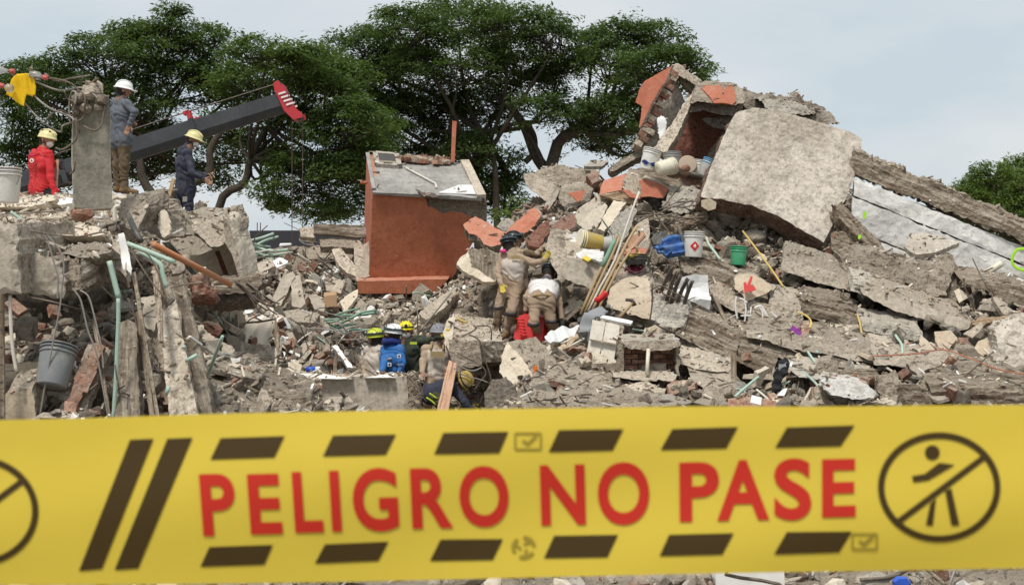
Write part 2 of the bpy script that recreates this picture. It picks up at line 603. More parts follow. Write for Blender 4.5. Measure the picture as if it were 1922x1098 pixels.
plain('pvc_white', (.66, .62, .54), .5, 0, .1, dirt=DIRT, dirtf=.35)
plain('pvc_black', (.055, .055, .052), .5, 0, .2, dirt=DIRT, dirtf=.35)
plain('yellow_cable', (.62, .45, .12), .6, 0, .2, dirt=DIRT, dirtf=.3)
plain('white_plastic', (.72, .71, .67), .45, 0, .06, dirt=(.5, .45, .38), dirtf=.62)
plain('cream_plastic', (.70, .66, .53), .45, 0, .06, dirt=(.5, .43, .33), dirtf=.62)
plain('bucket_grey', (.185, .20, .205), .5, 0, .05, dirt=(.30, .27, .23), dirtf=.62)
plain('bucket_light', (.40, .41, .39), .5, 0, .05, dirt=DIRT, dirtf=.62)
plain('bucket_tan', (.42, .33, .24), .6, 0, .1, dirt=DIRT, dirtf=.62)
plain('bucket_yellow', (.48, .34, .07), .5, 0, .1, dirt=DIRT, dirtf=.62)
plain('bucket_green', (.045, .36, .17), .45, 0, .05, dirt=(.2, .35, .22), dirtf=.62)
plain('inside_dark', (.07, .065, .06), .8, 0, .2)
plain('red_plastic', (.56, .022, .022), .4, 0, .08)
plain('crane_red', (.52, .035, .045), .45, 0, .08, dirt=(.25, .05, .05), dirtf=.4)
plain('crane_grey', (.052, .057, .065), .5, .1, .12, scale=2.0, dirt=(.1, .1, .1), dirtf=.4)
plain('orange_plastic', (.72, .17, .03), .45, 0, .08)
plain('white_paint', (.78, .77, .74), .5, 0, .05)
plain('white_sheet', (.70, .71, .71), .4, 0, .06, bump=.1, dirt=(.5, .46, .4), dirtf=.3)
plain('paper', (.72, .71, .68), .8, 0, .06)
plain('blue_tarp', (.03, .14, .42), .6, 0, .25, bump=.2, dirt=(.3, .32, .34), dirtf=.5)
plain('blue_plastic', (.03, .10, .50), .4, 0, .08)
plain('sky_plastic', (.12, .36, .62), .45, 0, .08)
plain('cardboard', (.46, .30, .17), .9, 0, .12)
plain('cloth_cream', (.62, .55, .45), .95, 0, .12, bump=.2, dirt=(.45, .38, .3), dirtf=.4)
plain('cloth_grey', (.27, .28, .29), .9, 0, .2, bump=.2)
plain('cloth_black', (.022, .022, .026), .95, 0, .3, bump=.2)
plain('cloth_purple', (.24, .07, .38), .9, 0, .4, scale=14, dirt=(.5, .05, .2), dirtf=.8)
plain('cloth_maroon', (.25, .03, .06), .9, 0, .2)
plain('cloth_yellow', (.82, .52, .01), .85, 0, .1, bump=.2)
plain('neon', (.42, .85, .03), .7, 0, .15)
plain('red_spray', (.55, .06, .05), .85, 0, .25, scale=20)
plain('dark_wall', (.035, .036, .042), .8, 0, .1)
plain('skin', (.30, .165, .105), .6, 0, .1)
plain('hair', (.02, .016, .014), .8, 0, .2)
plain('mask_white', (.72, .72, .72), .8, 0, .04)
plain('fab_red', (.56, .016, .025), .9, 0, .14, scale=9, bump=.4, dirt=(.33, .285, .23), dirtf=.13)
plain('fab_slate', (.115, .135, .165), .9, 0, .14, scale=9, bump=.4, dirt=(.33, .285, .23), dirtf=.13)
plain('fab_khaki', (.14, .10, .055), .95, 0, .2, scale=9, bump=.4, dirt=(.33, .285, .23), dirtf=.13)
plain('fab_navy', (.026, .032, .058), .9, 0, .2, scale=9, bump=.4, dirt=(.33, .285, .23), dirtf=.13)
plain('fab_black', (.018, .018, .022), .9, 0, .2, scale=9, bump=.4, dirt=(.33, .285, .23), dirtf=.13)
plain('fab_tan', (.42, .315, .225), .95, 0, .14, scale=9, bump=.3, dirt=(.32, .25, .18), dirtf=.5)
plain('fab_pale', (.56, .50, .44), .95, 0, .08, scale=9, bump=.3, dirt=(.44, .38, .31), dirtf=.5)
plain('fab_white', (.70, .69, .68), .95, 0, .08, scale=9, bump=.4, dirt=(.33, .285, .23), dirtf=.13)
plain('fab_lav', (.36, .34, .38), .95, 0, .08, scale=9, bump=.4, dirt=(.33, .285, .23), dirtf=.13)
plain('fab_blue', (.022, .135, .40), .9, 0, .12, scale=9, bump=.4, dirt=(.33, .285, .23), dirtf=.13)
plain('fab_scarf', (.014, .028, .15), .9, 0, .15, scale=14, bump=.25)
plain('fab_green', (.03, .042, .028), .9, 0, .2, scale=9, bump=.4, dirt=(.33, .285, .23), dirtf=.13)
plain('fab_olive', (.085, .085, .05), .95, 0, .2, scale=9, bump=.4, dirt=(.33, .285, .23), dirtf=.13)
plain('glove_yellow', (.62, .48, .08), .85, 0, .15)
plain('lime', (.50, .62, .05), .6, 0, .1)
plain('boot', (.24, .15, .075), .85, 0, .15)
plain('belt', (.34, .25, .12), .85, 0, .1)
plain('helmet_cream', (.66, .60, .30), .4, 0, .05)
plain('helmet_white', (.78, .79, .79), .3, 0, .02)
plain('helmet_yellow', (.78, .66, .02), .35, 0, .04)
plain('helmet_lime', (.55, .62, .06), .35, 0, .06)
plain('helmet_black', (.02, .022, .024), .35, 0, .1)
plain('helmet_grey', (.22, .23, .25), .5, 0, .1)
plain('pink', (.70, .06, .26), .6, 0, .1)
plain('lens', (.05, .07, .08), .2, 0, .05)
plain('wood_stick', (.50, .36, .20), .8, 0, .2, scale=12)
plain('tape_yellow', (.70, .535, .06), .5, 0, .05, scale=3, spec=.3, bump=.02)
plain('tape_print_red', (.55, .028, .014), .5, 0, .04, spec=.3)
plain('tape_print_brown', (.058, .034, .006), .5, 0, .04, spec=.3)
plain('tape_print_faint', (.33, .25, .03), .5, 0, .04, spec=.3)

def leafmat(name, a, b):
    m, nt, bs = _mat(name)
    g = nn_(nt, 'NewGeometry'); tc_ = nn_(nt, 'TexCoord')
    n1 = noise_(nt, tc_.outputs['Object'], .35, 3, .6)
    f_ = math_(nt, 'ADD', math_(nt, 'MULTIPLY', g.outputs['Random Per Island'], .55), math_(nt, 'MULTIPLY', ramp_(nt, n1, .35, .65), .45))
    col = mix_(nt, f_, a, b)
    nt.links.new(col, bs.inputs['Base Color'])
    bs.inputs['Roughness'].default_value = .65
    bs.inputs['Specular IOR Level'].default_value = .25
    tr = nn_(nt, 'BsdfTranslucent')
    nt.links.new(mix_(nt, .5, col, (.14, .22, .02)), tr.inputs['Color'])
    ms = nn_(nt, 'MixShader')
    ms.inputs[0].default_value = .36
    nt.links.new(bs.outputs[0], ms.inputs[1]); nt.links.new(tr.outputs[0], ms.inputs[2])
    nt.links.new(ms.outputs[0], nt.nodes['Material Output'].inputs['Surface'])
leafmat('leaf', (.065, .11, .034), (.125, .185, .045))  # these leaf greens are brightened to stand in for distance haze
leafmat('leaf_dark', (.054, .094, .034), (.105, .158, .045))
leafmat('leaf_hedge', (.06, .10, .022), (.15, .21, .04))

# ------------------------------------------------------------------ the ground and the rubble terrain
def ground():
    n = 24
    xs = np.linspace(-900, 900, n)
    v = [(x, y, -0.62) for y in np.linspace(-300, 1500, n) for x in xs]
    f = [(j * n + i, j * n + i + 1, (j + 1) * n + i + 1, (j + 1) * n + i) for j in range(n - 1) for i in range(n - 1)]
    tag(mesh('ground', v, f, 'earth'), 'bare earth ground around the collapsed building', kind='structure')
ground()

CP = [  # picture position and distance of the rubble surface
 # left: under the collapsed floor
 (-250,800,11.3),(50,790,11.6),(150,790,11.7),(250,790,12.0),(350,790,12.2),(50,705,13.0),(150,700,13.2),(250,700,13.2),(340,700,13.4),
 (50,630,14.0),(150,620,14.2),(250,600,14.6),(330,580,15.0),(0,570,15.2),(150,560,15.5),(250,540,16.0),(100,520,18.0),(250,500,18.0),
 (20,430,21.5),(150,430,21.5),(-250,450,21.0),(-250,560,15.0),(330,470,18.5),(400,640,17.3),(400,725,17.0),(430,590,18.0),(400,540,19.0),(420,470,21.5),(330,440,21.8),
 (200,410,24.0),(330,440,24.0),
 # the pit in the middle
 (480,765,17.2),(500,725,18.0),(540,800,18.2),(600,810,18.3),(680,812,18.3),(750,812,18.3),(850,800,18.2),
 (450,692,19.6),(520,698,19.8),(600,700,19.8),(670,702,19.8),
 (430,640,20.6),(480,645,21.0),(550,645,21.2),(640,645,21.5),(700,640,22.0),(760,632,22.4),(820,610,22.8),
 (470,585,22.8),(560,592,22.8),(640,600,23.0),(720,588,23.6),(800,568,23.8),
 (480,540,24.2),(560,540,24.5),(640,535,25.0),(470,485,26.0),(560,478,26.5),(640,470,27.0),(480,457,27.5),(600,446,28.2),
 (690,556,25.2),(760,556,25.2),(830,550,25.2),(760,540,27.5),(850,520,27),
 # the hill on the right
 (900,770,17.9),(1000,770,17.6),(1200,770,17.4),(1400,770,17.2),(1600,770,17.1),(1800,770,17.0),(1922,770,17.0),(2250,775,17.0),
 (960,705,19.0),(1050,705,18.6),(1200,700,18.7),(1350,695,18.8),(1500,700,18.6),(1650,700,18.5),(1800,700,18.4),(1922,700,18.3),(2250,700,18.3),
 (960,650,20.6),(1050,650,20.2),(1200,650,19.6),(1350,640,19.8),(1500,640,19.7),(1650,645,19.5),(1800,650,19.4),(1922,655,19.2),
 (950,590,22.2),(1050,600,21.4),(1200,600,20.5),(1350,590,20.7),(1500,590,20.7),(1650,600,20.5),(1800,610,20.2),(1922,620,20.0),(2250,620,20.0),
 (900,560,22.8),(1000,545,22.4),(1100,550,21.6),(1200,550,21.4),(1350,540,21.6),(1500,540,21.7),(1650,545,21.6),(1800,565,21.2),(1922,575,21.0),
 (930,490,23.6),(1050,490,22.8),(1200,490,22.3),(1350,490,22.4),(1500,490,22.5),(1650,490,22.6),(1780,520,22.4),(1922,540,22.2),
 (960,430,24.8),(1050,430,23.8),(1200,430,23.3),(1350,440,23.3),(1500,450,23.4),(1650,450,23.7),(1800,490,23.6),(1922,520,23.6),(2250,560,23.5),
 (1000,390,25.2),(1100,385,24.7),(1200,380,24.3),(1350,380,24.6),(1500,390,24.8),(1020,350,26.0),(1120,335,26.0),(1250,320,25.8),(1400,290,26.2),(1520,290,26.4),
 (1650,380,26.0),(1800,440,26.0),(1922,480,26.0)]
_far = [(x, y, -0.6) for x in (-14, -10, -6, -2, 2, 6, 10, 14) for y in (31.0, 33.5)] + \
       [(x, 30.2, .4) for x in (-4, -1, 1.5, 4, 6.5, 9)] + [(x, 28.6, 2.2) for x in (2.0, 4.5, 6.0)]
_near = [(x, y, z) for x in (-12, -8, -4, 0, 4, 8, 12) for y, z in ((-6, 0), (-2, 0), (2, 0), (6, 0), (8, .02), (11, -.05), (14.5, -.02))]
_pit = [(x, y, -.47) for x in (-2.0, -1.5, -1.0, -.6) for y in (19.9, 20.4, 20.9)] + [(-1.0, 19.3, -.35), (-.7, 18.8, -.3)]
_pit = [q for q in _pit]
C3 = [tuple(P(*q)) for q in CP] + [q for q in _near if not (q[0] <= -3 and q[1] > 10.5)] + _far + _pit
C3 = np.array(C3)
def _ker(r): return r
_K = _ker(np.linalg.norm(C3[:, None, :2] - C3[None, :, :2], axis=2))
_n = len(C3)
_A = np.zeros((_n + 3, _n + 3))
_A[:_n, :_n] = _K - 0.08 * np.eye(_n)
_A[:_n, _n] = 1; _A[:_n, _n + 1:] = C3[:, :2]
_A[_n, :_n] = 1; _A[_n + 1:, :_n] = C3[:, :2].T
_wt = np.linalg.solve(_A, np.concatenate([C3[:, 2], np.zeros(3)]))
def zt(x, y):
    x = np.asarray(x, float); y = np.asarray(y, float)
    sh = x.shape
    q = np.stack([x.ravel(), y.ravel()], 1)
    o = np.zeros(len(q))
    for s in range(0, len(q), 20000):
        r = np.linalg.norm(q[s:s + 20000, None, :] - C3[None, :, :2], axis=2)
        o[s:s + 20000] = r @ _wt[:_n] + _wt[_n] + q[s:s + 20000] @ _wt[_n + 1:]
    return o.reshape(sh)
DIG = [(1395, 592), (1425, 602), (1455, 612), (1310, 668), (1345, 680), (1420, 700), (1700, 622), (1745, 634), (1800, 640), (1850, 655), (1560, 612), (1640, 632), (1500, 672), (1300, 540), (1240, 470), (1150, 590), (1080, 560), (930, 560), (1600, 560), (1690, 700), (560, 565), (520, 610), (660, 610), (100, 580), (150, 600), (60, 600), (190, 580)]
DIG3 = []
def zr(x, y):
    """with the lumps of the loose rubble"""
    x = np.asarray(x, float); y = np.asarray(y, float)
    q = np.stack([x, y, x * 0], -1)
    rough = np.clip((y - 4) / 6, .25, 1)
    dug = 0
    for gx, gy, gr, gd in DIG3:                      # hollows under the fallen slabs
        dug = dug + gd * np.exp(-(((x - gx) / gr) ** 2 + ((y - gy) / (gr * 1.3)) ** 2))
    return zt(x, y) - dug - (.13 + .09 * np.clip(x - .5, 0, 1)) * np.clip((y - 9) / 3, 0, 1) + rough * (.11 * fbm(q / .75, 2, 3) + .10 * np.abs(fbm(q / .24, 3, 5)) + .03 * vn(q / .08, 9))

def T(px, py, off=0.0):
    """distance at which the line of sight through this picture position meets the rubble"""
    d = np.linspace(9.5, 31, 430)
    z = EYE - (py - 549.0) / F * d
    g = zt((px - 961.0) / F * d, d) - .05
    k = np.nonzero(g > z)[0]
    return float(d[k[0]] if len(k) else 26.0) - off

for _x, _y in DIG:
    _d = T(_x, _y); DIG3.append(((_x - 961.) / F * _d, _d + .12, .30, .55))
def terrain():
    for nm, x0, x1, y0, y1, st, nm2 in (('rubble_terrain', -10.5, 10.5, 11.0, 31.0, .085, 'loose broken concrete and dust heaped over the whole site'),
                                 ('foreground_terrain', -9.0, 9.0, -6.0, 11.0, .14, 'dusty ground with crushed rubble in front of the site')):
        nx = int((x1 - x0) / st) + 1; ny = int((y1 - y0) / st) + 1
        X, Y = np.meshgrid(np.linspace(x0, x1, nx), np.linspace(y0, y1, ny))
        Z = zr(X, Y)
        v = np.stack([X.ravel(), Y.ravel(), Z.ravel()], 1)
        i = np.arange(nx * ny).reshape(ny, nx)
        f = np.stack([i[:-1, :-1].ravel(), i[:-1, 1:].ravel(), i[1:, 1:].ravel(), i[1:, :-1].ravel()], 1)
        tag(mesh(nm, v, f, 'earth'), nm2, kind='structure')
terrain()

# ------------------------------------------------------------------ trees
def leaves_geo(pads, rng, per, size, padr):
    """leaf-sized quads in layered sprays; pads: (n,3) centres"""
    n = len(pads)
    N = n * per
    c = np.repeat(pads, per, 0)
    a = rng.uniform(0, 2 * np.pi, N); r = padr * np.sqrt(rng.uniform(0, 1, N)) * np.repeat(rng.uniform(.6, 1.25, n), per)
    tilt = np.repeat(rng.normal(0, .22, (n, 2)), per, 0)
    off = np.stack([r * np.cos(a), r * np.sin(a), 0 * r], 1)
    off[:, 2] = off[:, 0] * tilt[:, 0] + off[:, 1] * tilt[:, 1] - .55 * (r / padr) ** 2 * padr * .5 + rng.normal(0, .07, N)
    p = c + off
    d = np.stack([np.cos(a + rng.normal(0, .8, N)), np.sin(a + rng.normal(0, .8, N)), rng.normal(-.25, .35, N)], 1)
    d /= np.linalg.norm(d, axis=1)[:, None]
    up = np.stack([rng.normal(0, .4, N), rng.normal(0, .4, N), np.ones(N)], 1)
    s = np.cross(d, up); s /= np.linalg.norm(s, axis=1)[:, None]
    l = size * rng.uniform(.7, 1.35, N)[:, None]
    wd = l * rng.uniform(.28, .42, N)[:, None]
    v = np.stack([p - d * l * .5, p + s * wd * .5, p + d * l * .5, p - s * wd * .5], 1).reshape(-1, 3)
    f = np.arange(4 * N).reshape(N, 4)
    return v, f

def tree(name, label, d, trunk, lobes, seed, mat='leaf', dens=1.0, per=98, size=.145, padr=.54, zr_=1.0, group='tall trees behind the site', tr=.22):
    rng = np.random.RandomState(seed)
    base = P(trunk[0][0], trunk[0][1], d); base.z = -.62
    root = empty(name, base, label, 'tree', group)
    mb = MB()
    tp = [base] + [P(x, y, d) for x, y in trunk[1:]]
    mb.tube(tp, (tr, tr * .6), 8, 0, 4)
    top = tp[-1]
    pads = []
    for li, lb in enumerate(lobes):
        px, py, rx, ry = lb[:4]
        dz = lb[4] if len(lb) > 4 else rng.uniform(-2.2, 2.2)
        dd = d + dz
        c = np.array(P(px, py, dd))
        RX, RY = rx / F * dd, ry / F * dd
        RZ = (RX * .6 + RY * .4) * zr_
        # limb from the trunk to the middle of the lobe
        cc = Vector(c) - Vector((0, 0, RY * .55))
        start = tp[-1] if len(tp) < 3 or rng.rand() < .6 else tp[-2]
        mid = start.lerp(cc, .5) + Vector((rng.uniform(-.5, .5), rng.uniform(-.5, .5), rng.uniform(-.5, .25)))
        mb.tube([start, mid, cc], (tr * .42, tr * .16), 6, 0, 4)
        npd = int(max(8, dens * 32 * RX * RY * 1.0 + dens * 10 * RX * RZ))
        u = rng.normal(size=(npd, 3)); u /= np.linalg.norm(u, axis=1)[:, None]
        dn = u[:, 2] < 0
        u[dn, 2] *= np.where(rng.rand(dn.sum()) < .5, -1, .75)
        rad = rng.uniform(.45, 1.0, npd) ** .5
        q = c + u * rad[:, None] * np.array([RX, RZ, RY])
        q += .28 * np.stack([fbm(q / .9, 2, 1 + seed), fbm(q / .9, 2, 2 + seed), fbm(q / .9, 2, 3 + seed)], 1)
        pads.append(q)
        nb = int(5 + RX * 2.2)
        for k in range(nb):                          # branches inside the lobe, then twigs to the sprays
            e = Vector(q[rng.randint(npd)])
            m2 = cc.lerp(e, .55) + Vector((rng.uniform(-.3, .3), rng.uniform(-.3, .3), rng.uniform(-.25, .1)))
            mb.tube([cc, m2, e], (tr * .13, .014), 5, 0, 3, False)
            for t_ in range(4):
                e2 = Vector(q[rng.randint(npd)])
                if (e2 - m2).length < 2.0:
                    mb.tube([m2, m2.lerp(e2, .5) + Vector((0, 0, -.1)), e2], (.018, .008), 4, 0, 2, False)
    pads = np.concatenate(pads)
    tk = mb.build('trunk', 'bark', root, None, True)
    v, f = leaves_geo(pads, rng, per, size, padr)
    mesh('crown', v, f, mat, None, root)
    return root

tree('acacia_tree', 'broad dark-green tree on the far left behind the worker in red', 43,
     [(120, 500), (150, 400), (190, 330), (250, 250)],
     [(60, 150, 75, 48), (120, 200, 90, 70, 1.5), (20, 230, 70, 90, 2.5), (200, 120, 95, 58), (300, 85, 95, 48), (385, 80, 65, 42), (330, 160, 110, 55, 1.), (235, 200, 80, 55),
      (420, 165, 60, 52), (100, 300, 90, 50, 2.5), (328, 26, 20, 13, 0), (270, 62, 60, 25, .5), (15, 150, 32, 40, 1.0), (300, 262, 60, 40, 1.5), (50, 335, 80, 42, 3), (180, 330, 75, 42, 3), (285, 315, 55, 42, 2.5), (360, 300, 45, 36, 2.5), (150, 260, 80, 50, 2), (250, 255, 80, 50, 2), (440, 285, 50, 40, 2), (400, 330, 40, 25, 3)], 11, 'leaf_dark', 1.0)
tree('acacia_tree', 'spreading tree with bent bare trunk behind the crane boom tip', 41,
     [(400, 520), (408, 400), (458, 345), (470, 300), (500, 240)],
     [(500, 105, 85, 38), (560, 108, 55, 38), (610, 125, 60, 45), (640, 150, 55, 50, 1), (590, 150, 70, 45, 1), (690, 340, 50, 45, 1.5), (700, 250, 45, 60, 2), (530, 290, 60, 45, 1.5), (520, 380, 30, 25, 1), (640, 385, 55, 30, 1), (470, 160, 80, 50, 1.), (600, 190, 85, 70, -.5), (660, 240, 85, 60, -1), (545, 235, 70, 55), (570, 330, 85, 55, -.5),
      (650, 320, 80, 45, -.5), (590, 385, 75, 32, 0), (430, 240, 60, 40, 1), (680, 290, 60, 50, .5)], 12, 'leaf', 1.05, tr=.14)
tree('acacia_tree', 'tallest umbrella-shaped tree rising behind the tilted terracotta block', 45,
     [(905, 560), (900, 420), (890, 330), (905, 250)],
     [(690, 100, 80, 55), (770, 60, 90, 48), (860, 40, 95, 42), (950, 45, 95, 45), (1030, 80, 58, 55), (750, 140, 105, 62), (860, 125, 110, 65), (970, 130, 90, 60), (1040, 150, 45, 55),
      (660, 160, 60, 48), (800, 205, 80, 40, 1), (920, 200, 85, 40, 1), (905, 290, 75, 45, -.5), (900, 350, 70, 50, .5), (945, 380, 45, 35, .5), (1010, 210, 48, 38), (770, 260, 75, 40, 1.5), (780, 320, 60, 40, 1.5), (720, 210, 70, 50, 1.5), (850, 240, 70, 45, 1.5), (690, 300, 50, 50, 2), (955, 335, 38, 40, .5)], 13, 'leaf_dark', 1.0)
tree('acacia_tree', 'tree right of centre leaning in behind the orange broken wall', 44,
     [(1010, 560), (1035, 310), (1090, 240), (1150, 190)],
     [(1160, 70, 65, 38), (1230, 75, 72, 38), (1290, 118, 50, 32), (1140, 130, 80, 55), (1230, 140, 85, 52), (1090, 215, 50, 42), (1150, 220, 75, 50), (1215, 215, 60, 50),
      (1110, 265, 55, 32), (1180, 275, 50, 30, 1), (1110, 95, 38, 45), (1320, 140, 26, 18)], 14, 'leaf_dark', 1.0)
tree('hedge_tree', 'dense light-green bushy tree behind the right end of the white boarded wall', 42,
     [(1900, 640), (1890, 520), (1885, 450)],
     [(1885, 365, 75, 45), (1915, 330, 50, 40), (1830, 366, 45, 30), (1800, 372, 35, 22), (1865, 335, 40, 28), (1960, 380, 70, 70), (1880, 420, 90, 50), (1790, 362, 26, 12, 0), (1990, 330, 60, 50), (1925, 400, 60, 60)], 15, 'leaf_hedge', 2.6, 60, .13, .36, group='hedges')
tree('shrub', 'low dark shrub behind the gap between terracotta block and right-hand rubble', 33,
     [(1000, 600), (990, 520), (985, 450)],
     [(985, 400, 38, 18), (960, 420, 40, 22), (1010, 410, 28, 18)], 16, 'leaf_hedge', 1.6, 40, .13, .3, tr=.07, group='hedges')
# bare trunks and limbs that show below the crowns
def limb(label, pts, r, d, name='tree_trunk'):
    rod(name, label, 'tree', [(x, y, d) for x, y in pts], r, 'bark', 8, 5, 'bare trunks seen below the crowns')
limb('forked pale limb curving out of the ground left of centre trees', [(330, 470), (300, 390), (270, 340), (262, 300), (250, 255)], (.17, .07), 39)
limb('bent limb rising behind the navy-clad worker', [(300, 440), (330, 360), (390, 330), (395, 280), (420, 240), (440, 200)], (.15, .06), 39.5)
limb('second upright trunk close to the right side of terracotta block', [(940, 520), (932, 400), (930, 330), (925, 290)], (.13, .07), 44)
limb('slanting trunk crossing the bright sky gap', [(1050, 345), (1010, 300), (985, 240), (960, 205), (930, 180)], (.2, .09), 44.5)
limb('thin curved limb in the bright sky gap', [(985, 305), (1003, 285), (1003, 255), (990, 230)], (.1, .06), 44.5)
limb('thin hooked limb reaching to the right-hand tree', [(1025, 320), (1010, 285), (998, 262), (990, 250)], (.09, .05), 44.2)

# ------------------------------------------------------------------ far things between trunks
def far():
    mb = MB()
    a = P(470, 432, 38); b = P(575, 434, 38)
    o = slab('boundary_wall', 'dark sheet-metal wall far behind the pit', 'wall', [(468, 433), (700, 432), (700, 505), (468, 505)], 38, 38, t=.15, mat='dark_wall', cell=.8, jag=.0, rough=.0, rr=0)
    for px in (483, 489):
        rod('starter_bar', None, None, [(px, 446, 38.1), (px, 418, 38.1)], .015, 'rebar', 5, 1, parent=o)
far()

# ------------------------------------------------------------------ crane boom
def crane():
    d = 29.0
    A = P(-560, 536, d); B = P(545, 190, d - .2)
    ax = (B - A).normalized()
    up = Vector((0, 0, 1)); up = (up - ax * up.dot(ax)).normalized()
    sd = ax.cross(up)
    root = empty('mobile_crane', P(-560, 600, d), 'dark grey telescopic crane boom with red tip behind the workers', 'crane')
    def sec(name, t0, t1, w_, h_, mat):
        mb = MB()
        prof = [(-.5, .5), (.5, .5), (.5, -.15), (.3, -.42), (.12, -.5), (-.12, -.5), (-.3, -.42), (-.5, -.15)]
        vs = []
        for t in (t0, t1):
            c = A.lerp(B, t)
            vs += [c + sd * (x * w_) + up * (y * h_) for x, y in prof]
        n = len(prof)
        mb.add(vs, [(i, (i + 1) % n, n + (i + 1) % n, n + i) for i in range(n)] + [tuple(range(n - 1, -1, -1)), tuple(range(n, 2 * n))])
        return mb.build(name, mat, root)
    sec('boom_base', 0, .62, .40, .46, 'crane_grey')
    sec('boom_section', .60, .84, .37, .43, 'crane_grey')
    sec('boom_tip_section', .82, .985, .34, .40, 'crane_grey')
    # collars and the hoses on top
    for t in (.62, .84):
        c = A.lerp(B, t)
        mb = MB(); mb.box(c, (.10, .43, .48), Matrix((ax, sd, up)).transposed()); mb.build('collar', 'crane_grey', root)
    # red head with white stripes
    hb = MB()
    R = Matrix((ax, sd, up)).transposed()
    head = [(-.09, .26), (-.06, .42), (.04, .44), (.10, .2), (.17, -.15), (.31, -.35), (.29, -.43), (.10, -.42), (-.02, -.2)]
    c = A.lerp(B, .99)
    for s in (-.23, .18):
        vs = [c + ax * x + up * y + sd * (s + k) for k in (0, .05) for x, y in head]
        n = len(head)
        hb.add(vs, [tuple(range(n - 1, -1, -1)), tuple(range(n, 2 * n))] + [(i, (i + 1) % n, n + (i + 1) % n, n + i) for i in range(n)])
    hb.box(c + ax * .05 + up * .24, (.12, .42, .2), R); hb.box(c + ax * .17 - up * .38, (.16, .4, .08), R)
    h = hb.build('boom_head', 'crane_red', root)
    for k in range(4):
        mb = MB(); mb.box(c + ax * (.045 + k * .028) + up * (.16 - k * .085) - sd * -.245, (.15, .012, .036), R)
        mb.build('stripe', 'white_paint', h)
        mb = MB(); mb.box(c + ax * (.045 + k * .028) + up * (.16 - k * .085) - sd * .245, (.15, .012, .036), R)
        mb.build('stripe', 'white_paint', h)
    for y, x in ((.36, .0), (-.36, .2)):
        mb = MB(); mb.lathe([(.02, -.2), (.08, -.2), (.08, .2), (.02, .2)], 14, Matrix.Translation(c + ax * x + up * y) @ (R.to_4x4() @ Matrix.Rotation(math.pi / 2, 4, 'X')))
        mb.build('sheave', 'steel', h, None, True)
    # red roller bracket on the boom
    c2 = A.lerp(B, .838)
    mb = MB(); mb.box(c2 + up * .30, (.08, .2, .26), R); mb.box(c2 + up * .2 + ax * .1, (.24, .2, .07), R); mb.box(c2 + up * .4 - ax * .04, (.12, .2, .07), R)
    mb.build('cable_bracket', 'crane_red', root)
    mb = MB(); mb.tube([A + up * .34, c2 + up * .42, c + up * .42 + ax * .05], .014, 5, 0, 1); mb.build('hoist_cable', 'steel', root)
    # hanging lines
    for px in (548, 568):
        a_ = P(px, 214, d - .2); b_ = P(px, 452, d - .2)
        mb = MB(); mb.tube([a_, b_], .010, 5, 0, 1); mb.build('hoist_line', 'steel', root)
    mb = MB(); mb.box(P(-560, 570, d) - Vector((0, 0, .1)), (2.4, 2.2, 1.8)); mb.box(P(-560, 570, d) - Vector((0, 0, 1.35)), (5.0, 2.4, .7)); mb.build('turntable', 'crane_grey', root)
crane()

